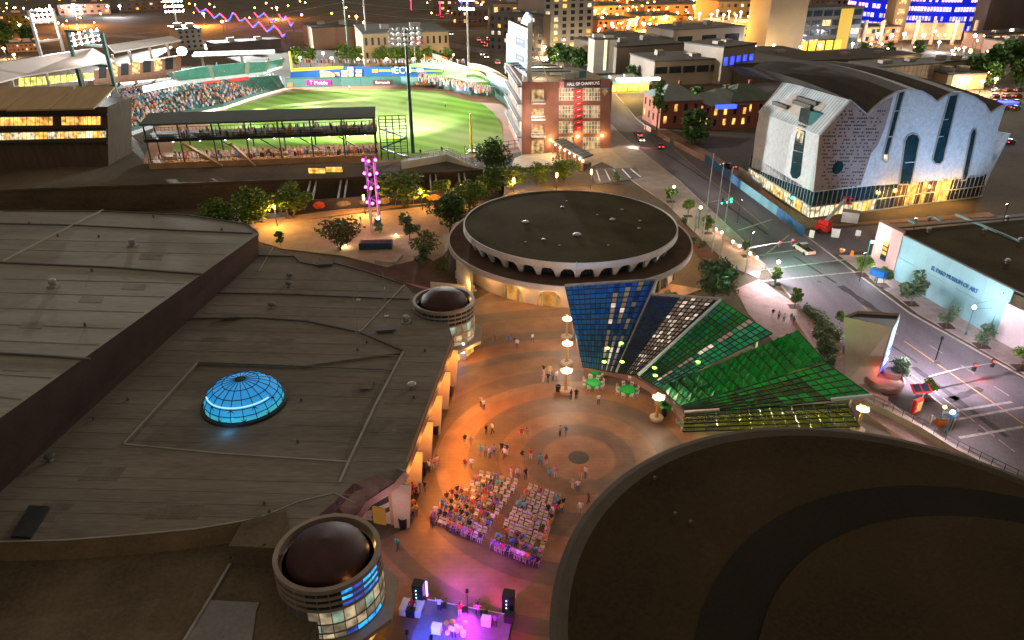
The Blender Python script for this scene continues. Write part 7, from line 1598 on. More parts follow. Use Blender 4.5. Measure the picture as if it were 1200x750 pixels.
for x0,x1,y0,y1,n in ((688,845,0,46,95),(0,135,2,40,34),(250,420,2,34,16),(845,1000,0,26,40),(500,640,0,26,36),(140,250,0,20,14),(1000,1200,50,78,26)):
    for _ in range(n):
        p = G(RND.uniform(x0,x1), RND.uniform(y0,y1)+4); h = RND.uniform(4,9); k_ = 0 if RND.random() < (.75 if x0 < 900 else .4) else (1 if RND.random() < .7 else 2)
        dl_.tube(p,(p.x,p.y,h),.1,.1,4,3); dl_.ball((p.x,p.y,h+.4),.55*RND.uniform(.6,1.4),nu=6,nv=4,m=k_)
dlo = dl_.build("distant_city_lights", [e_so2,e_wr2,e_co2,m_dark]); dlo["kind"] = "stuff"
# long-exposure red and blue vehicle trails, made as glowing tubes on added posts
e_sb = E("far_blue_glow", (.03,.06,1), 4); e_sr = E("far_red_glow", (1,.04,.12), 3.5)
for lb, pts in (("longest zigzag red and blue light trail on the dark highway", ((230,9),(237,13),(247,16),(254,19),(263,21),(270,21),(276,17),(284,24),(292,27),(300,29),(308,31),(317,34),(327,36),(334,40))),("short red and blue light trail right of the longest one", ((298,15),(306,18),(314,21),(322,23))),("steep red and blue light trail at the right end", ((327,17),(333,22),(338,25),(343,27)))):
    t = thing("light_trail", lb, "light trail", tuple(G(*pts[0])), "red and blue light trails"); k = 0
    for a, b_ in zip(pts, pts[1:]):
        A, B = G(*a,6), G(*b_,6); mid_ = lerp(A,B,.5)+Vector((0,0,2.4 if k % 2 else -2.4))
        b = MB(); b.tube(A,mid_,.42,.42,6); b.build("blue_tube" if k % 2 else "red_tube", e_sb if k % 2 else e_sr, t); b = MB(); b.tube(mid_,B,.42,.42,6); b.build("red_tube" if k % 2 else "blue_tube", e_sr if k % 2 else e_sb, t); k += 1
    for q in (pts[0], pts[-1]):
        p = G(*q,6); b = MB(); b.tube((p.x,p.y,0),(p.x,p.y,6),.15,.15,5); b.build("post", m_dark, t)
for x, y, mt in ((541,10,e_sb),(548,12,e_sb),(482,6,e_sr),(516,11,e_sr),(520,4,e_sr),(560,6,e_sb)):
    p = G(x,y+6); b = MB(); b.tube(p,(p.x,p.y,9),.2,.2,5); b.ball((p.x,p.y,9.6),1.2,nu=7,nv=4); o = b.build("signal_beacon", mt); tag(o, ("blue" if mt is e_sb else "red") + " beacon light on a post by the far junction, %s from the left" % ORD[(482,516,520,541,548,560).index(x)], "beacon", "beacons of the far junction")
# flags behind right center field
for k,(x,y0,y1,c) in enumerate(((487,80,44,m_red),(498,84,64,m_orange),(508,86,62,m_white),(515,86,64,m_orange))):
    p = G(x,y0); z = VP(x,y1,p.xy,(p.x+1,p.y)).z; t = thing("flagpole", ["tallest flagpole with a striped red flag over the berm","flagpole with a small orange flag, second from left","flagpole with a white flag over the berm","flagpole with an orange flag, rightmost over the berm"][k], "flagpole", tuple(p), "flagpoles over the berm")
    b = MB(); b.tube(p,(p.x,p.y,z),.18,.12,6); b.build("pole", m_white, t); b = MB()
    for j in range(5): 
        f0, f1 = j/5, (j+1)/5; w0, w1 = math.sin(j*1.3)*.3, math.sin((j+1)*1.3)*.3; b.poly([(p.x+.2+f0*4,p.y+w0,z-.2-f0*1.2),(p.x+.2+f1*4,p.y+w1,z-.2-f1*1.2),(p.x+.2+f1*4,p.y+w1,z-2.6-f1*1.2),(p.x+.2+f0*4,p.y+w0,z-2.6-f0*1.2)])
    b.build("flag", c, t)
# ================================================================== vehicles
m_tyre = M("tyre_rubber", (.02,.02,.02), .9, .2, 2, 8)
def car_proto(name, col, kind="car"):
    """local frame: length along +x, front at +x; returns Empty with parts"""
    t = thing(name, "", "car" if kind != "pickup" else "pickup truck", (0,0,0)); mt = M("car_paint_"+str(len(bpy.data.materials)), col, .3, .06, 1, 8, spec=.6, coat=.5)
    L_, W_ = (5.4,.98) if kind == "pickup" else (4.5,.9)
    def loft_sec(sec):
        b = MB()
        for (xa,za0,za1,wa),(xb,zb0,zb1,wb) in zip(sec,sec[1:]):
            A = [(xa,-wa,za0),(xa,wa,za0),(xa,wa,za1),(xa,-wa,za1)]; B = [(xb,-wb,zb0),(xb,wb,zb0),(xb,wb,zb1),(xb,-wb,zb1)]
            for k in range(4): b.poly([A[k],A[(k+1)%4],B[(k+1)%4],B[k]][::-1])
        xa,z0,z1,wa = sec[0]; b.poly([(xa,-wa,z0),(xa,-wa,z1),(xa,wa,z1),(xa,wa,z0)]); xa,z0,z1,wa = sec[-1]; b.poly([(xa,-wa,z0),(xa,wa,z0),(xa,wa,z1),(xa,-wa,z1)]); return b
    h = L_/2
    if kind == "pickup":
        body = [(-h,.45,.95,W_*.95),(-h+.15,.38,1.05,W_),(-.35,.35,1.05,W_),(-.3,.35,1.08,W_),(h-1.5,.35,1.08,W_),(h-.3,.38,.98,W_*.95),(h,.48,.82,W_*.85)]
        loft_sec(body).build("body", mt, t)
        loft_sec([(-.45,1.05,1.1,W_*.9),(-.25,1.05,1.72,W_*.8),(.75,1.05,1.74,W_*.8),(1.5,1.05,1.1,W_*.88)]).build("cabin", m_dglass, t)
        b = MB(); b.box(-.15,.7,-W_*.78,W_*.78,1.70,1.78); b.build("cab_roof", mt, t)
        b = MB(); b.box(-h+.15,-.5,-W_*.8,W_*.8,1.0,1.065); b.build("cargo_bed", m_black, t)
    else:
        loft_sec([(-h,.5,.85,W_*.85),(-h+.15,.35,.95,W_*.97),(-.9,.3,.98,W_),(1.0,.3,.95,W_),(h-.25,.35,.82,W_*.95),(h,.45,.68,W_*.82)]).build("body", mt, t)
        loft_sec([(-1.75,.93,.97,W_*.85),(-1.05,.93,1.40,W_*.72),(.25,.93,1.43,W_*.72),(1.1,.93,.98,W_*.86)]).build("cabin", m_dglass, t)
        b = MB(); b.box(-1.0,.2,-W_*.69,W_*.69,1.39,1.46); b.build("roof_panel", mt, t)
    for x in (-h*.6,h*.6):
        for s_ in (-1,1):
            b = MB(); b.tube((x,s_*(W_-.2),.34),(x,s_*(W_+.03),.34),.34,.34,12); b.build("wheel", m_tyre, t)
    for s_ in (-1,1):
        b = MB(); b.box(-h-.03,-h+.05,s_*W_*.62-.2,s_*W_*.62+.2,.66,.86); b.build("tail_light", e_red, t)
        b = MB(); b.box(h-.06,h+.03,s_*W_*.58-.18,s_*W_*.58+.18,.58,.72); b.build("headlight", e_head, t)
    return t
def heading(p0, p1): a, b = G(*p0), G(*p1); return math.atan2(b.y-a.y, b.x-a.x)
st_dir = heading((1000,330),(900,255))
pk = car_proto("pickup_truck", (.62,.56,.46), "pickup"); place(pk, [], G(941,295,.01), heading((960,306),(925,284)), "white pickup truck with red tail lights waiting at the green crossing")
up_dir = heading((762,172),(735,140))
cars = [((.35,.02,.02),748,159,0,"red car with bright tail lights driving away at the far end of the street"),((.5,.48,.42),751,165,math.pi,"cream car with headlights beside the orange barrel"),((.05,.05,.06),773,173,0,"dark car with red tail lights nearest along the street"),((.02,.02,.022),1183,168,.6,"black car parked right of the wavy museum"),((.04,.04,.05),853,197,2.2,"dark car with red lights behind the blue hoarding")]
protos = {}
for col, px, py, a, lb in cars: c = car_proto("parked_car" if px > 850 else "car", col); place(c, [], G(px,py,.01), up_dir+a if a in (0,math.pi) else a, lb)
lamp(None, tuple(G(742,170,.8)), 500, (1,.85,.65), .3); lamp(None, tuple(G(757,170,.9)), 60, (1,.05,.03), .3)
names = ["white","silver","dark red","blue","grey","black"]; pc = [car_proto("parked_car", c) for c in ((.6,.6,.6),(.35,.36,.38),(.3,.02,.02),(.05,.12,.3),(.12,.12,.13),(.02,.02,.02))]; usedp = {i: [] for i in range(6)}
for r, y in enumerate((107,114,121,128)):
    for k in range(3):
        i = (r*3+k*2+r) % 6; c = place(pc[i], usedp[i], G(1167+k*13-r,y,.01), .5+RND.uniform(-.05,.05), "%s parked car, %s in the %s row of the lot behind the wavy museum" % (names[i], ["first","second","third"][k], ["farthest","second","third","nearest"][r])); c["group"] = "cars parked in the far right lot"
tr_n = 0
for px, py, a in ((561,46,0),(566,49,0),(572,46,0),(576,51,0),(569,53,0),(581,53,0),(583,73,0),(565,63,math.pi),(570,66,math.pi),(529,39,math.pi),(513,17,0),(518,19,0),(524,15,0),(728,60,0),(712,63,0)):
    i = tr_n % 6; c = place(pc[i], usedp[i], G(px,py+2,.01), heading((575,62),(560,30))+a, "%s car %s" % (names[i], ["heading away in the red queue, nearest left","in the middle of the red queue","at the head of the red queue on the right","at the right of the red queue","at the tail of the red queue","behind the red queue","alone with tail lights beside the curved wall","coming closer with white headlights","second with white headlights on the avenue","with headlights right of the ochre hall","at the far junction, left","at the far junction, middle","at the far junction, right","in the orange quarter, right","in the orange quarter, left"][tr_n]), 1.5); c["group"] = "traffic on the far avenue"; tr_n += 1
# ================================================================== street furniture
def globe_lamp(px, pyb, pyl, label, W=260, col=(1,.82,.7), mat=None, r=.28, post=None):
    p = G(px,pyb); z = VP(px,pyl,p.xy,(p.x+1,p.y)).z; t = thing("globe_lamp", label, "street lamp", tuple(p), "globe lamps along the main street")
    b = MB(); b.lathe(p.x,p.y,[(.2,ZS),(.16,.5),(.07,.6),(.06,z-.35),(.12,z-.3)],10); b.build("post", post or m_teal, t); b = MB(); b.ball((p.x,p.y,z),r,nu=12,nv=8); b.build("globe", mat or e_white, t, True)
    lamp(t, (p.x,p.y-.1,z+.45), W, col, r); return t
globe_lamp(787,247,219,"globe lamp by the farthest lit tree on the plaza side",1800); globe_lamp(818,268,243,"globe lamp at the foot of the first signal pole",600); globe_lamp(907,337,307,"globe lamp at the bend of the plaza pavement",2200,(1,.8,.75)); globe_lamp(1131,393,360,"teal globe lamp in front of the art museum wall",650,(.85,.9,1),e_cool); globe_lamp(1108,508,483,"globe lamp at the corner beside the crosswalk",1300,(1,.8,.85)); globe_lamp(1100,499,477,"amber lamp on a thin post at the crosswalk corner",60,(1,.5,.1),e_sodium,.22); globe_lamp(1025,330,320,"globe lamp beside the blue awning at the museum entrance",500,(.9,.95,1),e_cool)
for k in range(6):
    px, py = ((838,274),(845,278),(858,289),(866,294),(878,303),(886,308))[k] if k < 6 else (0,0); p = G(px,py)
    t = thing("bollard_lamp", "pink white bollard lamp, %s from the far end of the pavement wall" % ["first","second","third","fourth","fifth","sixth"][k], "bollard", tuple(p), "bollard lamps along the pavement wall"); b = MB(); b.tube(p,(p.x,p.y,.9),.16,.16,8); b.build("post", m_conc, t); b = MB(); b.ball((p.x,p.y,1.1),.28,nu=8,nv=6); b.build("lens", E("pink_bollard_glow", (1,.68,.6), 10) if k == 0 else bpy.data.materials["pink_bollard_glow"], t); lamp(t, (p.x-.5,p.y-.4,1.3), 70, (1,.6,.35), .2)
b = MB(); pts = [G(x,y) for x, y in ((836,272),(850,281),(866,292),(882,304),(896,315))]
for a, c in zip(pts, pts[1:]): b.beam((a.x,a.y,.45),(c.x,c.y,.45), .3, .9)
tag(b.build("pavement_wall", m_conc), "low pale wall with lamps beside the road at the flagpoles", "wall")
for k,(pb,pt_) in enumerate((((823,285),(836,181)),((834,297),(847.5,191)),((843,307),(857,199)))):
    p = G(*pb); z = VP(pt_[0],pt_[1],p.xy,(p.x+1,p.y)).z; t = thing("flagpole", "%s of three bare flagpoles beside the round building" % ["left and farthest","middle","right and nearest"][k], "flagpole", tuple(p), "three bare flagpoles")
    b = MB(); b.tube(p,(p.x,p.y,z),.14,.07,8); b.build("pole", m_steel, t); b = MB(); b.ball((p.x,p.y,z+.1),.18,nu=8,nv=5); b.build("finial", m_steel, t)
def signal(px, pyb, pyt, arm, label, lights, extra=0):
    p = G(px,pyb); z = VP(px,pyt,p.xy,(p.x+1,p.y)).z; t = thing("traffic_signal", label, "traffic signal", tuple(p), "traffic signal masts")
    q = G(arm[0],arm[1],z+extra); b = MB(); b.tube(p,(p.x,p.y,z),.17,.12,8); b.build("pole", m_steel, t); b = MB(); m1 = lerp(Vector((p.x,p.y,z)),q,.5)+Vector((0,0,.25)); b.tube((p.x,p.y,z),m1,.1,.08,7); b.tube(m1,q,.08,.06,7); b.build("mast_arm", m_steel, t)
    for f, mt in lights:
        c = lerp(Vector((p.x,p.y,z)),q,f); h = MB(); h.box(c.x-.2,c.x+.2,c.y-.2,c.y+.2,c.z-.6,c.z+.6); h.build("signal_head", m_dark, t)
        for k in range(3):
            l = MB(); l.tube((c.x-.05,c.y-.2,c.z+.38-.38*k),(c.x-.05,c.y-.32,c.z+.38-.38*k),.15,.15,8); l.build("signal_lens", mt if (k == 2) == (mt is e_green) and (k != 1) else m_black, t)
    return t, q
t, q = signal(814,272,240,(857,234),"far traffic signal mast with green lights over the street",[(.72,e_green),(.88,e_green),(1,e_green)]); lamp(t, (q.x,q.y-1,q.z), 500, (.02,1,.4), .2)
t, q = signal(873,321,291,(929,283),"curved traffic signal mast reaching over the crossing",[(.7,e_red),(1,e_red)],.6); lamp(t, (q.x+1.5,q.y+2,q.z-1), 800, (.03,1,.55), .2)
t, q = signal(1084,458,441,(1166,425),"near traffic signal mast with red lights at lower right",[(.68,e_red),(.97,e_red)]); lamp(t, (q.x-2,q.y-1,q.z-1), 120, (1,.15,.1), .2)
t = thing("pedestrian_signal", "green lit signal on a post beside the museum corner", "traffic signal", tuple(G(925,254))); p = G(924,252); b = MB(); b.tube(p,(p.x,p.y,4.5),.1,.1,6); b.build("post", m_teal, t); b = MB(); b.box(p.x-.35,p.x+.35,p.y-.35,p.y+.2,3.6,4.9); b.build("signal_head", m_dark, t); b = MB(); b.ball((p.x,p.y-.4,4.2),.35,nu=8,nv=5); b.build("signal_lens", e_green, t); lamp(t, (p.x-.6,p.y-1.2,4.2), 160, (.05,1,.6), .2)
# hoardings
def hoard(p0, p1, n, h, mats, name, label):
    a, b_ = G(*p0), G(*p1); t = thing(name, label, "fence", tuple(lerp(a,b_,.5))); d = (b_-a).normalized(); o = Vector((d.y,-d.x,0))
    for i in range(n):
        p, q = lerp(a,b_,(i+.02)/n), lerp(a,b_,(i+.98)/n); b = MB(); b.ext([p+Vector((0,0,.1)),q+Vector((0,0,.1)),q+Vector((0,0,h)),p+Vector((0,0,h))], o*.12); b.build("panel", mats[i % len(mats)], t)
        b = MB(); b.tube(lerp(a,b_,i/n),lerp(a,b_,i/n)+Vector((0,0,h+.1)),.07,.07,5); b.build("post", m_steel, t)
    return t
hoard((826,189),(868,222),9,2.2,[m_blue],"blue_hoarding","plain blue hoarding panels along the far kerb of the street"); hoard((868,222),(910,253),9,2.2,[m_blue2],"pale_hoarding","pale blue printed hoarding panels in the middle of the kerb fence"); hoard((910,253),(942,278),7,2.2,[m_blue],"blue_hoarding","dark blue hoarding panels nearest the red boom lift")
for (p0,p1,n,lb) in (((757,152),(785,168),4,"far pinkish concrete barrier panels under the brick house"),((790,171),(826,190),5,"near pinkish concrete barrier panels leading to the blue hoarding")): hoard(p0,p1,n,1.6,[M("pink_concrete", (.34,.20,.15), .8, .15, .5, 4)] if "pink_concrete" not in bpy.data.materials else [bpy.data.materials["pink_concrete"]],"barrier_wall",lb)
hoard((865,205),(893,225),3,2.4,[m_conc],"grey_wall","grey concrete wall behind the pale hoarding")
# boom lift
bl = thing("boom_lift", "red boom lift with a long grey arm raised to the museum facade", "boom lift", tuple(G(964,272))); c = G(964,272); b = MB(); b.obox(c.xy,1.5,1.0,.55,1.7,-.9); b.build("chassis", m_red, bl)
b = MB(); b.obox((c.x+.4,c.y+.6),1.1,.8,1.7,2.6,-.9); b.build("turret", m_red, bl)
for dx in (-1,1):
    for dy in (-1,1): p = (c.x+dx*1.1,c.y+dy*.8); b = MB(); b.tube((p[0]-.2,p[1],.5),(p[0]+.2,p[1],.5),.5,.5,10); b.build("wheel", m_tyre, bl)
tipz = 7.5; tip = G(991,234,tipz); b = MB(); b.beam((c.x+.3,c.y+.4,2.4), tip, .6, .6); b.build("boom_arm", m_curb, bl)
b = MB(); b.box(tip.x-.2,tip.x+1.4,tip.y-.6,tip.y+.6,tip.z-.9,tip.z-.75); [b.beam((tip.x+x_,tip.y+y_,tip.z-.8),(tip.x+x_,tip.y+y_,tip.z+.4),.08,.08) for x_ in (-.2,1.4) for y_ in (-.6,.6)]; b.beam((tip.x-.2,tip.y-.6,tip.z+.4),(tip.x+1.4,tip.y-.6,tip.z+.4),.1,.1); b.beam((tip.x-.2,tip.y+.6,tip.z+.4),(tip.x+1.4,tip.y+.6,tip.z+.4),.1,.1); b.build("basket", m_red, bl)
tl = thing("site_trailer", "white box trailer parked under the raised boom arm", "trailer", tuple(G(994,262))); c = G(995,261); b = MB(); b.obox(c.xy,1.7,1.05,.3,2.6,-.45); b.build("body", m_white, tl); b = MB(); b.obox(c.xy,1.75,1.1,2.6,2.72,-.45); b.build("roof", m_conc, tl); b = MB(); b.obox((c.x+.35,c.y-1.2),.4,.05,.4,2.1,-.45); b.build("door", m_steel, tl)
pp = thing("site_cabinet", "white and dark portable cabinet right of the red boom lift", "cabinet", tuple(G(978,278))); c = G(978,278); b = MB(); b.obox(c.xy,.75,.6,.15,2.1,-.3); b.build("body", m_white, pp); b = MB(); b.obox(c.xy,.8,.65,2.1,2.3,-.3); b.build("roof", m_dark, pp)
for k,(px,py) in enumerate(((950,281),(1004,281),(986,298))):
    t = thing("sign_board", ["white sign board left of the boom lift","white sign board before the museum entrance wall","striped barricade on the museum corner pavement"][k], "sign", tuple(G(px,py)), None); c = G(px,py); b = MB(); b.obox(c.xy,.5,.06,.9 if k else .5,2.1 if k < 2 else 1.2,-.6); b.build("board", m_white, t); b = MB(); b.tube((c.x,c.y+.1,ZS),(c.x,c.y+.1,1.5),.05,.05,5); b.build("post", m_steel, t)
    if k == 2:
        for q in range(3): b = MB(); b.obox((c.x-.4+.35*q,c.y-.1),.1,.02,.5,1.2,-.6); b.build("stripe", m_orange, t)
for k,(px,py) in enumerate(((998,300),(1057,341),(756,152))):
    t = thing("traffic_barrel", ["orange barrel before the museum entrance block","orange barrel beside the biggest museum tree","orange barrel next to the cream car on the street"][k], "traffic barrel", tuple(G(px,py)), "orange traffic barrels"); c = G(px,py); b = MB(); b.lathe(c.x,c.y,[(.42,ZS),(.42,.25),(.32,.26),(.27,1.1),(0,1.12)],14); b.build("drum", m_orange, t)
    for z in (.5,.8): b = MB(); b.lathe(c.x,c.y,[(.325-.06*z,z),(.32-.06*z,z+.14)],14); b.build("white_band", m_white, t)
aw = thing("blue_awning", "small blue awning box at the museum entrance", "awning", tuple(G(1026,336))); c = G(1026,336); b = MB(); b.obox(c.xy,1.3,.8,2.2,3.3,-.9); b.build("canopy", M("bright_blue_awning", (.02,.2,.6), .5, .1), aw); b = MB(); b.tube((c.x,c.y,ZS),(c.x,c.y,2.2),.09,.09,6); b.build("post", m_teal, aw)
sp = thing("sign_post", "teal sign post with a small white plate on the museum corner", "sign", tuple(G(1013,310))); c = G(1013,312); b = MB(); b.tube((c.x,c.y,ZS),(c.x,c.y,5.5),.1,.1,6); b.build("post", m_teal, sp); b = MB(); b.box(c.x+.1,c.x+1.1,c.y-.03,c.y+.03,4.7,5.3); b.build("plate", m_white, sp)
ks = thing("information_kiosk", "information kiosk with a red framed board under a tilted solar panel roof", "kiosk", tuple(G(1072,482))); c = G(1072,484); b = MB(); b.obox(c.xy,.75,.25,.2,2.2,.5); b.build("board", m_red, ks); b = MB(); b.obox((c.x+.12,c.y-.28),.55,.05,.5,1.9,.5); b.build("poster", M("poster_print", (.4,.3,.12), .6, .5, 3, 6), ks)
b = MB(); b.tube((c.x+.6,c.y+.3,ZS),(c.x+.6,c.y+.3,3.6),.08,.08,6); b.build("post", m_steel, ks); q = [Vector((c.x-1.2,c.y-.5,3.3)),Vector((c.x+1.3,c.y-.3,3.4)),Vector((c.x+1.3,c.y+1.0,3.9)),Vector((c.x-1.2,c.y+.9,3.9))]; b = MB(); b.ext(q,(0,0,.1)); b.build("panel_tray", m_red, ks)
for k in range(2): b = MB(); f = lambda u, v: lerp(lerp(q[0],q[1],u),lerp(q[3],q[2],u),v)+Vector((0,0,.12)); b.ext([f(.1+.45*k,.1),f(.45+.45*k,.1),f(.45+.45*k,.9),f(.1+.45*k,.9)],(0,0,.03)); b.build("solar_panel", M("solar_blue", (.03,.05,.10), .2) if k == 0 else bpy.data.materials["solar_blue"], ks)
hy = thing("newspaper_rack", "small orange and yellow rack on the corner pavement", "rack", tuple(G(1101,498))); c = G(1101,499); b = MB(); b.box(c.x-.5,c.x+.5,c.y-.3,c.y+.3,ZS,1.1); b.build("box", m_orange, hy); b = MB(); b.box(c.x-.55,c.x+.55,c.y-.35,c.y+.35,1.1,1.2); b.build("lid", m_dark, hy)
mp = thing("dark_signpost", "pair of dark posts with a blue plate at the crosswalk corner", "sign", tuple(G(1112,503))); c = G(1112,505); b = MB(); b.tube((c.x,c.y,ZS),(c.x+.2,c.y,3.4),.08,.08,6); b.tube((c.x+.4,c.y,ZS),(c.x+.6,c.y,2.6),.06,.06,6); b.build("posts", m_dark, mp); b = MB(); b.box(c.x-.9,c.x+.3,c.y-.1,c.y,2.2,2.7); b.build("plate", m_blue, mp)
for k,(px,py) in enumerate(((654,459),(778,488),(778,480),(526,464),(511,508),(495,556),(473,618))):
    t = thing("trash_bin", "black round bin " + ["left of the plaza lamp with the round seat","by the lamp near the rightmost green tables","behind the lamp near the rightmost green tables","at the far end of the orange arcade","in the middle bay of the orange arcade","in the near bay of the orange arcade","beside the white end wall"][k], "bin", tuple(G(px,py)), "black bins on the plaza"); c = G(px,py); s_ = 1 if k < 3 else 1.35; b = MB(); b.lathe(c.x,c.y,[(.32*s_,ZS),(.38*s_,1.0*s_),(.3*s_,1.0*s_),(.28*s_,.8),(0,.78)],14); b.build("drum", m_black, t)
# plaza lamps: round stone seat, column and a wide glowing head
m_gold = M("golden_column", (.45,.28,.10), .5, .15, 1, 6); e_head2 = E("plaza_lamp_glow", (1,.72,.45), 2.2)
for k,(px,py,dz) in enumerate(((663,460,0),(769,492,0),(664,427,0),(664,397,0),(1004,506,0))):
    p = G(px,py); t = thing("plaza_lamp", "plaza lamp with a wide glowing flat head, " + ["nearest the left green tables","beside the rightmost green tables","second behind the blue blade's left edge","farthest behind the blue blade's left edge","standing between the theatre roof and the pylon"][k], "street lamp", tuple(p), "plaza lamps with flat heads")
    b = MB(); b.lathe(p.x,p.y,[(.85,ZS),(.9,.5),(.75,.55),(.3,.56)],20); b.build("round_seat", m_stucco, t); b = MB(); b.lathe(p.x,p.y,[(.3,.5),(.2,.9),(.17,2.9),(.34,3.3)],12); b.build("column", m_gold, t)
    b = MB()
    for i in range(8): an = rad(45*i); b.ball((p.x+.5*math.cos(an),p.y+.5*math.sin(an),3.5),.32,.32,.16,8,5)
    b.ball((p.x,p.y,3.5),.55,.55,.18,12,5); b.build("lamp_head", e_head2, t); b = MB(); b.beam((p.x-.8,p.y,3.75),(p.x+.8,p.y,3.75),.14,.08); b.beam((p.x,p.y-.8,3.75),(p.x,p.y+.8,3.75),.14,.08); b.ball((p.x,p.y,3.8),.22,nu=8,nv=4); b.build("head_cross", m_gold, t)
    lamp(t, (p.x,p.y-.2,4.3), 920 if k < 4 else 200, (1,.72,.50), .5)
# green tables with white chairs round them
m_wch = M("white_plastic", (.46,.44,.42), .6, .1, 1, 8); m_gcl = M("bright_green_cloth", (.012,.36,.05), .8, .12, 1, 6)
def chair_mesh():
    b = MB(); b.box(-.23,.23,-.22,.22,.43,.47); b.box(-.23,.23,.20,.24,.62,.92)
    for s_ in (-1,1): b.beam((s_*.21,-.24,0),(s_*.21,.22,.9),.035,.035); b.beam((s_*.21,.26,0),(s_*.21,-.15,.45),.035,.035)
    return b.mesh("folding_chair", m_wch)
ch_me = chair_mesh()
def put_chair(p, rz, label, group):
    o = bpy.data.objects.new("folding_chair", ch_me); COL.objects.link(o); o.location = (p[0],p[1],p[2] if len(p) > 2 else ZS); o.rotation_euler = (0,0,rz); return tag(o, label, "chair", group)
nm_t = ["leftmost front round green table","green table right of the leftmost one","long green table behind the leftmost one","green table against the curved wall","green table beside the right plaza lamp","small green table at the rightmost wall end"]
for k,(px,py,r) in enumerate(((695,453,.95),(735,461,1.0),(697,440,.8),(742,443,.7),(780,478,.85),(803,501,.6))):
    p = G(px,py); t = thing("round_table", nm_t[k] + " under a draped cloth", "table", (p.x,p.y,ZS), "round tables with green cloths"); b = MB(); b.lathe(p.x,p.y,[(r+.12,.3),(r+.03,.75),(r,.78),(0,.785)],24); b.build("tablecloth", m_gcl, t); b = MB(); b.tube((p.x,p.y,ZS),(p.x,p.y,.74),.06,.06,6); b.build("leg", m_steel, t); b = MB(); b.ball((p.x,p.y,.84),.14,.14,.07,8,4); b.build("centrepiece", m_gcl, t)
    n = 8 if r > .9 else 5
    for i in range(n): an = 2*math.pi*(i+.3)/n; put_chair((p.x+(r+.42)*math.cos(an),p.y+(r+.42)*math.sin(an),ZS), an-math.pi/2, ORD[i] + " white chair round the " + nm_t[k], "white chairs round the green tables")
# ================================================================== people
def body_mesh(pose):
    """one continuous skinned body; material slots: skin, shirt, trousers, hair, shoes"""
    J = {}; s_ = pose
    hip, kn = .92, .50
    if s_ == "sit":
        J.update(pel=(0,0,.50), che=(0,.04,.88), nk=(0,.03,1.06), hd=(0,0,1.20), top=(0,0,1.29))
        L_ = {"l": [(.10,-.03,.50),(.12,-.44,.50),(.12,-.42,.08),(.12,-.56,.05)], "r": [(-.10,-.03,.50),(-.12,-.44,.50),(-.12,-.40,.08),(-.12,-.54,.05)]}
        A_ = {"l": [(.20,.03,.98),(.25,-.05,.72),(.14,-.30,.60),(.12,-.38,.59)], "r": [(-.20,.03,.98),(-.25,-.05,.72),(-.14,-.30,.60),(-.12,-.38,.59)]}
    else:
        st = .20 if s_ == "walk" else .02
        J.update(pel=(0,0,.94), che=(0,.01,1.30), nk=(0,0,1.48), hd=(0,-.02,1.62), top=(0,-.01,1.72))
        L_ = {"l": [(.10,0,.90),(.11,-st*.7,.50),(.11,-st,.08),(.11,-st-.15,.04)], "r": [(-.10,0,.90),(-.11,st*.3,.50),(-.11,st*1.3,.10),(-.11,st*1.3-.13,.04)]}
        A_ = {"l": [(.20,.01,1.40),(.26,.03+st*.3,1.13),(.25,-.10+st*.4,.88),(.24,-.13+st*.4,.80)], "r": [(-.20,.01,1.40),(-.26,.0-st*.3,1.13),(-.25,-.12-st*.6,.90),(-.24,-.16-st*.6,.82)]}
        if s_ == "play": A_ = {"l": [(.20,.01,1.40),(.34,-.08,1.18),(.30,-.34,1.22),(.30,-.42,1.24)], "r": [(-.20,.01,1.40),(-.30,-.06,1.14),(-.08,-.28,1.05),(-.02,-.30,1.04)]}
    V = [J["pel"],J["che"],J["nk"],J["hd"],J["top"]]; R_ = [(.15,.11),(.17,.12),(.055,.055),(.095,.11),(.06,.07)]; Ed = [(0,1),(1,2),(2,3),(3,4)]
    for k in "lr":
        i0 = len(V); V += L_[k]; R_ += [(.085,.085),(.06,.06),(.045,.045),(.04,.03)]; Ed += [(0,i0),(i0,i0+1),(i0+1,i0+2),(i0+2,i0+3)]
        i0 = len(V); V += A_[k]; R_ += [(.06,.06),(.045,.045),(.032,.032),(.03,.02)]; Ed += [(1,i0),(i0,i0+1),(i0+1,i0+2),(i0+2,i0+3)]
    me = bpy.data.meshes.new("body"); me.from_pydata(V, Ed, []); o = bpy.data.objects.new("body", me); COL.objects.link(o)
    md_ = o.modifiers.new("skin", 'SKIN'); md_.use_smooth_shade = True
    for i, r in enumerate(R_): me.skin_vertices[0].data[i].radius = r
    me.skin_vertices[0].data[0].use_root = True
    sb = o.modifiers.new("sub", 'SUBSURF'); sb.levels = 1
    dg = bpy.context.evaluated_depsgraph_get(); out = bpy.data.meshes.new_from_object(o.evaluated_get(dg)); bpy.data.objects.remove(o)
    for _ in range(5): out.materials.append(m_black)
    hz = J["hd"][2]
    for p in out.polygons:
        c = p.center; m = 1
        if c.z > hz-.13: m = 3 if (c.z > hz+.045 or c.y > J["hd"][1]+.035) else 0
        elif s_ == "sit":
            if c.z < .10: m = 4
            elif c.z < .58 and abs(c.x) < .21 and c.z < .57: m = 2
        else:
            if c.z < .09: m = 4
            elif c.z < .93 and abs(c.x) < .19: m = 2
        if abs(c.x) > .19 and c.z < (1.18 if s_ != "sit" else .80) and m == 1: m = 0
        if s_ == "sit" and m == 1 and c.y < -.2: m = 0
        p.material_index = m
    return out
BM = {k: body_mesh(k) for k in ("stand","walk","sit","play")}
SK = [M("skin_tone_%s" % k, c, .6, .08, 2, 8) for k, c in (("light",(.50,.32,.23)),("tan",(.36,.21,.14)),("brown",(.20,.11,.07)))]
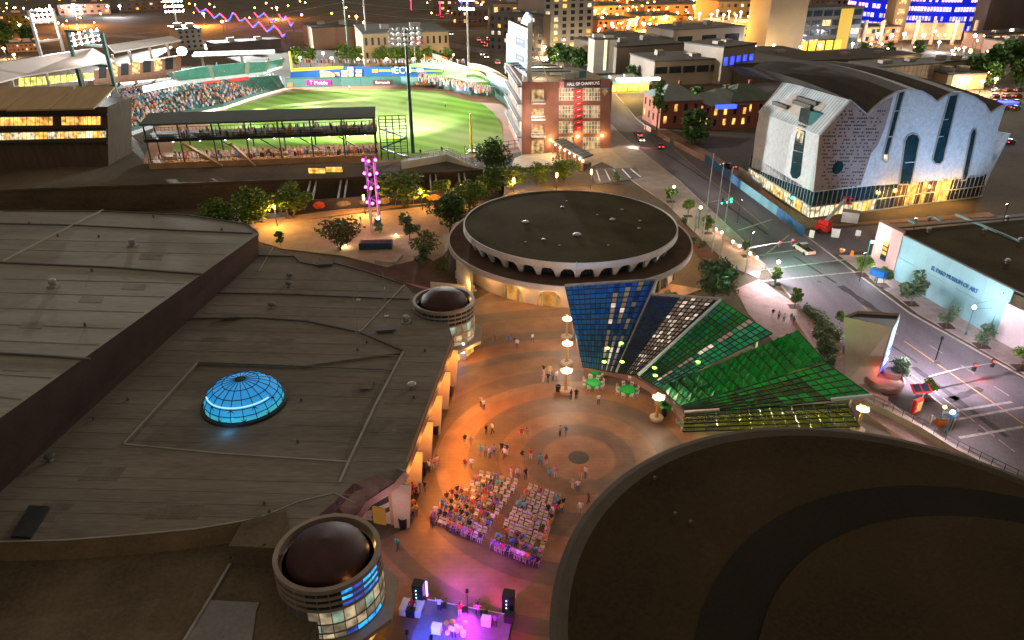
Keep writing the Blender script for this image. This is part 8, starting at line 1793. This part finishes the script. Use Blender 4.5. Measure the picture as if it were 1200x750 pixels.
SHC = {"white":(.65,.63,.62),"black":(.02,.02,.022),"red":(.50,.03,.03),"teal":(.04,.38,.40),"blue":(.06,.16,.42),"grey":(.22,.22,.23),"orange":(.62,.20,.04),"pink":(.55,.22,.28),"yellow":(.58,.45,.06),"maroon":(.20,.03,.04),"beige":(.42,.33,.24),"navy":(.03,.05,.13),"purple":(.2,.08,.35),"green":(.08,.28,.10)}
SH = {k: M(k+"_shirt", c, .85, .12, 3, 9) for k, c in SHC.items()}
TR = {k: M(k+"_trousers", c, .85, .12, 3, 9) for k, c in (("dark",(.025,.025,.035)),("denim",(.07,.11,.2)),("khaki",(.33,.26,.17)),("white_",(.5,.5,.48)))}
HR = [M("dark_hair", (.02,.014,.01), .6, .2, 3, 9), M("brown_hair", (.09,.05,.025), .6, .2, 3, 9)]
def person(p, rz, shirt, pose, label, group, trou=None, h=None):
    o = bpy.data.objects.new("person", BM[pose]); COL.objects.link(o); o.location = p; o.rotation_euler = (0,0,rz); s_ = h or RND.uniform(.93,1.05); o.scale = (s_*1.06,s_*1.06,s_)
    for i, m in enumerate((RND.choice(SK), SH[shirt], TR[trou or RND.choice(list(TR))], RND.choice(HR), m_black)): o.material_slots[i].link = 'OBJECT'; o.material_slots[i].material = m
    return tag(o, label, "person", group)
GRP = [  # (where, [(px,py,shirt,pose)...])
 ("in the pair below the orange arcade's far bins", [(545,521,"black","stand"),(552,523,"grey","stand")]),
 ("in the group left of the medallion's outer ring", [(563,534,"teal","stand"),(569,535,"grey","stand"),(574,537,"white","stand"),(579,534,"beige","stand")]),
 ("in the pair behind the left group", [(570,510,"black","stand"),(577,508,"white","walk")]),
 ("in the pair standing above the seat rows' left end", [(545,550,"maroon","stand"),(553,549,"white","stand")]),
 ("in the cluster right of the grey group", [(588,531,"black","stand"),(591,537,"white","walk"),(594,533,"navy","stand")]),
 ("in the pair upper right on the grey ring", [(611,514,"red","stand"),(617,514,"grey","walk")]),
 ("in the pair at the upper edge of the inner ring", [(656,511,"beige","stand"),(663,511,"blue","walk")]),
 ("in the line walking across the inner ring", [(612,540,"black","walk"),(622,538,"red","stand"),(633,546,"teal","walk"),(640,545,"maroon","stand")]),
 ("in the line walking towards the right seat block", [(644,562,"teal","walk"),(651,560,"pink","stand")]),
 ("in the pair right below the bronze medallion", [(680,561,"orange","walk"),(686,560,"white","stand")]),
 ("in the pair right of the last chair row", [(671,573,"beige","stand"),(677,576,"white","stand")]),
 ("in the group behind the seat blocks' aisle", [(599,560,"pink","stand"),(607,561,"beige","stand"),(616,562,"black","stand")]),
 ("alone by the theatre rim", [(689,590,"maroon","walk")]),("alone lower down by the theatre rim", [(680,602,"white","stand")]),
 ("in the group beside the arcade's near bin", [(503,553,"white","stand"),(507,551,"beige","stand"),(511,549,"pink","stand"),(513,546,"white","stand")]),
 ("in the orange lit crowd at the arcade's near end", [(484,578,"red","stand"),(488,582,"maroon","stand"),(492,577,"blue","stand"),(498,576,"black","stand"),(482,585,"red","stand")]),
 ("in the small group below the orange lit crowd", [(485,598,"orange","stand"),(488,604,"yellow","stand"),(484,606,"beige","stand")]),
 ("alone at the corner of the white end wall", [(482,613,"navy","stand")]),
 ("walking alone with a long shadow near the white end wall", [(466,644,"teal","walk")]),
 ("in the far group below the round building", [(580,403,"maroon","walk"),(596,403,"blue","stand"),(603,405,"navy","stand"),(606,408,"white","stand")]),
 ("walking alone below the round building", [(624,401,"white","walk")]),
 ("in the pair left of the plaza lamps", [(637,439,"black","stand"),(644,439,"yellow","stand")]),
 ("in the group below the pair at the plaza lamps", [(636,449,"pink","stand"),(642,449,"black","stand"),(648,446,"grey","stand"),(652,446,"white","stand")]),
 ("seated on the round stone seat of the plaza lamp", [(669,468,"maroon","stand"),(675,468,"black","stand")]),
 ("standing alone before the green tables", [(701,474,"white","stand")]),
 ("in the pair on the brown ring left of the plaza", [(564,477,"beige","stand"),(567,480,"white","stand")]),
 ("in the group at the head of the pink street bed", [(905,372,"black","stand"),(912,374,"pink","stand"),(918,377,"white","stand"),(926,378,"teal","stand"),(929,381,"blue","walk")]),
 ("crossing the corner pavement by the kiosk", [(1089,497,"grey","walk")]),
 ("with a pushchair by the round building's right wall", [(862,321,"blue","walk")]),
 ("sitting out on the brick hall forecourt", [(648,192,"maroon","stand"),(652,190,"red","stand")]),
 ("under the shelter by the brick hall", [(655,187,"green","stand"),(668,190,"blue","stand"),(649,178,"red","stand")]),
 ("fielding on the outfield grass", [(410,106,"white","stand"),(522,126,"grey","stand")]),
 ("on the walkway beside the floodlight mast", [(493,183,"black","walk"),(518,180,"black","walk")]),
 ("on the brown terrace beside the planter", [(423,262,"grey","walk")]),
]
ng = 0
for wh, lst in GRP:
    for i, (px, py, sh, pose) in enumerate(lst):
        cnt_ = [q for q in lst if q[2] == sh]; pre = "" if len(cnt_) == 1 else ("left " if lst[i] == min(cnt_) else "right ")
        person(G(px,py, 2.0 if 490 < px < 520 and py < 190 else ZS), RND.uniform(-1,1) if pose == "stand" else RND.uniform(0,6.28), sh, pose, "%sperson in a %s top %s" % (pre, sh, wh), "people walking and standing about", None, 1.25 if py < 200 else None)
# seat blocks facing the stage: rows bend between the four corners of each block
def block(corn, rows, c0, c1, occ, nm, shirts):
    TL, TR_, BR, BL = [G(x,y,ZS) for x, y in corn]
    for r in range(rows):
        a, b = lerp(TL,BL,r/(rows-1)), lerp(TR_,BR,r/(rows-1)); n = round(lerp(c0,c1,r/(rows-1))); face = math.atan2(b.y-a.y,b.x-a.x)
        rw = ["last","ninth","eighth","seventh","sixth","fifth","fourth","third","second","front"][-rows:][r] if rows <= 10 else ""
        for c in range(n):
            if RND.random() < .05: continue
            p = lerp(a,b,c/max(1,n-1)); put_chair((p.x+RND.uniform(-.07,.07),p.y+RND.uniform(-.1,.1),ZS), face+RND.uniform(-.08,.08), "%s white folding chair from the left in the %s row of the %s seat block" % (ORD[c], rw, nm), "white folding chairs before the stage")
            if RND.random() < occ(r/(rows-1), c/max(1,n-1)):
                sh = RND.choice(shirts); person((p.x,p.y,ZS+.02), face+RND.uniform(-.3,.3), sh, "sit", "person in a %s top seated on the %s chair of the %s row, %s block" % (sh, ORD[c], rw, nm), "audience seated before the stage")
pal = ["white","black","red","teal","blue","grey","pink","maroon","beige","navy","purple","orange"]
block(((564,560),(604,570),(563,634),(510,612)),10,6,10,lambda r,c: .25+.65*(1-abs(r-.62)*1.3) if c < .8 or r < .8 else .1,"left",pal)
block(((621,575),(653,588),(630,662),(578,642)),10,6,10,lambda r,c: .12 + (.35 if c < .2 else 0) + (.8 if r > .85 else 0) + (.3 if c > .85 else 0),"right",pal)
for k,(px,py,sh) in enumerate(((511,605,"white"),(519,598,"blue"),(524,590,"black"),(530,586,"maroon"),(536,582,"black"),(508,612,"pink"),(506,618,"maroon"),(655,598,"black"),(658,602,"yellow"),(652,604,"red"),(660,596,"black"))):
    person(G(px,py,ZS), RND.uniform(-.6,.6), sh, "stand", "person in a %s top standing %s" % (sh, ["at the left edge of the left seats, upper","by the left seats behind the white shirted one","in the back row of the left seats' edge","beside the upper left chairs","near the top chairs of the left block","at the lower left corner of the seats","lowest at the left seats' edge","at the right edge of the right seats","beside the right seats in the crowd there","lower among those right of the seats","farthest right of the right seats"][k]), "people standing beside the seats")
# ================================================================== stage
C0, C1, C2, C3 = G(501,703,.9), G(601,722,.9), G(585,800,.9), G(470,775,.9)
sg = thing("stage", "low concert stage lit deep blue and magenta at the bottom of the plaza", "stage", tuple(lerp(C0,C2,.5)[:2])+(0,))
f = lambda u, v: lerp(lerp(C0,C1,u),lerp(C3,C2,u),v)
m_deck = M("black_stage_deck", (.13,.13,.16), .5, .2, .6, 6, spec=.5)
for i in range(5):
    for j in range(4):
        q = [f((i+.004)/5,(j+.005)/4),f((i+.996)/5,(j+.005)/4),f((i+.996)/5,(j+.995)/4),f((i+.004)/5,(j+.995)/4)]; b = MB(); b.ext(q,(0,0,-.12)); b.build("deck_panel", m_deck, sg)
b = MB(); b.prism([tuple(p.xy) for p in (C0,C1,C2,C3)], .05, .76); b.build("skirt", m_black, sg)
b = MB(); b.beam(C0+Vector((0,.04,-.02)),C1+Vector((0,.04,-.02)),.08,.16); b.build("front_edge", M("aluminium_edge", (.6,.6,.65), .4, .1), sg)
for u, c, W in ((.05,(.06,.10,1),110),(.3,(.10,.08,1),110),(.55,(.5,.05,1),110),(.75,(.8,.03,.9),70),(.97,(1,.03,.8),70),(.5,(.9,.05,.9),60)):
    p = f(u,.9 if u != .5 else .1); l = lamp(sg, (p.x,p.y,3.3), W*16, c, .15, 'SPOT', tuple(f(u*.8+.1,.3)), 75, .7)
    b = MB(); b.tube((p.x,p.y,3.5),(p.x,p.y+.3,3.75),.16,.14,8); b.build("stage_light", m_black, sg); b = MB(); b.tube((p.x,p.y,.9),(p.x,p.y,3.5),.04,.04,5); b.build("light_stand", m_black, sg)
p = f(.35,.05); lamp(sg, (p.x,p.y,2.8), 1500, (.5,.08,1), .15, 'SPOT', tuple(G(548,678)), 80, .7)
p = f(.75,.05); lamp(sg, (p.x,p.y,2.8), 900, (.9,.06,.85), .15, 'SPOT', tuple(G(598,688)), 60, .6)
p = f(.15,.05); lamp(sg, (p.x,p.y,3.0), 1100, (.3,.1,1), .15, 'SPOT', tuple(G(560,650)), 60, .8)
for k,(px,py,h) in enumerate(((492,707,2.6),(596,719,2.6))):
    t = thing("speaker_stack", ["left black speaker stack with a violet light bar beside the stage","right black speaker stack at the stage's far right corner"][k], "speaker", tuple(G(px,py))); c = G(px,py,0)
    for j in range(3): b = MB(); b.obox(c.xy,.52,.45,.05+j*.9,.9+j*.9,-.2); b.build("cabinet", m_black, t)
    if k == 0: b = MB(); b.obox((c.x+.72,c.y+.1),.07,.07,.9,2.7); b.build("light_bar", E("violet_bar_glow", (.55,.2,1), 6), t)
    for j in range(4): b = MB(); b.ball((c.x-.2,c.y-.47,.8+.45*j),.05,nu=6,nv=4); b.build("indicator", E("cyan_dot_glow", (.3,1,1), 4) if "cyan_dot_glow" not in bpy.data.materials else bpy.data.materials["cyan_dot_glow"], t)
for k,(px,py,s_) in enumerate(((476,716,0),(491,718,0),(482,722,1),(597,728,1),(570,732,0),(512,741,0))):
    c = G(px,py,.9 if k > 2 else 0); t = thing("equipment_case", ["white equipment lid left of the mixing desk","white equipment lid right of the mixing desk","dark mixing desk with cables beside the stage","dark amplifier case at the right edge of the stage","white keyboard stand case on the stage","long pale case at the left of the drum kit"][k], "equipment case", tuple(c), "equipment cases round the stage"); b = MB(); b.obox(c.xy,.42,.7 if k < 2 else .3,c.z+.05,c.z+.85,-.2); b.build("case", m_white if k in (0,1,4,5) else m_dark, t); b = MB(); b.obox(c.xy,.44,.72 if k < 2 else .32,c.z+.85,c.z+.92,-.2); b.build("lid", m_white if k in (0,1,4,5) else m_black, t)
mus = [(515,716,"white","guitarist in a white top at the left front of the stage"),(539,722,"red","singer in a red top and white trousers at the middle front of the stage"),(560,722,"pink","bass player in a pink top at the right front of the stage"),(532,748,"white","drummer in a white top behind the drum kit"),(580,735,"purple","keyboard player in purple at the right of the stage"),(483,717,"red","technician in red at the mixing desk beside the stage")]
for k,(px,py,sh,lb) in enumerate(mus):
    p = G(px,py,.9 if k < 5 else ZS); person(p, math.pi+RND.uniform(-.3,.3) if k < 5 else .5, sh, "play", "person in a %s top: " % sh + lb if False else lb.replace("guitarist","person playing guitar").replace("singer","person singing").replace("bass player","person playing bass").replace("drummer","person drumming").replace("keyboard player","person at the keyboard").replace("technician","person"), "band on the stage", "white_" if k == 1 else "dark", 1.0)
    if k in (0,2):
        gt = thing("guitar", ["pale guitar held by the left player","","dark bass guitar held by the right player"][k], "guitar", (p.x,p.y,p.z), None); b = MB(); b.ball((p.x,p.y+.28,p.z+1.05),.2,.05,.16,10,6); b.ball((p.x-.2,p.y+.28,p.z+1.02),.24,.05,.2,10,6); b.build("guitar_body", m_wood if k == 0 else m_red, gt); b = MB(); b.beam((p.x+.1,p.y+.3,p.z+1.08),(p.x+.8,p.y+.32,p.z+1.3),.05,.03); b.build("neck", m_dark, gt)
    if k < 3:
        ms = thing("microphone_stand", "thin microphone stand before the person in %s" % sh, "microphone stand", (p.x+.15,p.y+.6,p.z), "microphone stands"); b = MB(); b.tube((p.x+.15,p.y+.6,p.z),(p.x+.15,p.y+.6,p.z+1.5),.02,.02,5); b.tube((p.x-.1,p.y+.6,p.z+.02),(p.x+.4,p.y+.6,p.z+.02),.02,.02,5); b.build("stand", m_steel, ms); b = MB(); b.ball((p.x+.15,p.y+.55,p.z+1.53),.05,nu=6,nv=4); b.build("microphone", m_black, ms)
        mo_ = MB(); q = f((.2,.45,.68)[k],.06); mo_.ext([q+Vector((-.35,-.25,.02)),q+Vector((.35,-.25,.02)),q+Vector((.35,.15,.02)),q+Vector((-.35,.15,.02))],(0,.06,.32)); tag(mo_.build("stage_monitor", m_black), "black wedge monitor on the stage edge before the person in %s" % sh, "speaker", "stage monitors")
p = G(534,743,.9); dk = thing("drum_kit", "white drum kit with cymbals at the bottom middle of the stage", "drum kit", tuple(p))
for dx, dy, z, r, h in ((0,.35,.0,.32,.5),(-.45,.2,.35,.2,.25),(.45,.2,.35,.2,.25),(.7,-.2,.1,.26,.45),(-.7,-.2,.3,.2,.2)): b = MB(); b.lathe(p.x+dx,p.y+dy,[(r,.9+z),(r,.9+z+h),(0,.9+z+h+.01)],16); b.build("drum", m_white, dk)
for dx, dy in ((-.8,.3),(.85,.35),(-.3,.5)): b = MB(); b.lathe(p.x+dx,p.y+dy,[(.26,1.95),(.05,2.0),(0,2.01)],16); b.tube((p.x+dx,p.y+dy,.9),(p.x+dx,p.y+dy,1.95),.02,.02,5); b.build("cymbal", M("brass", (.6,.42,.12), .3, .1, 1, 8, metal=.8) if "brass" not in bpy.data.materials else bpy.data.materials["brass"], dk)
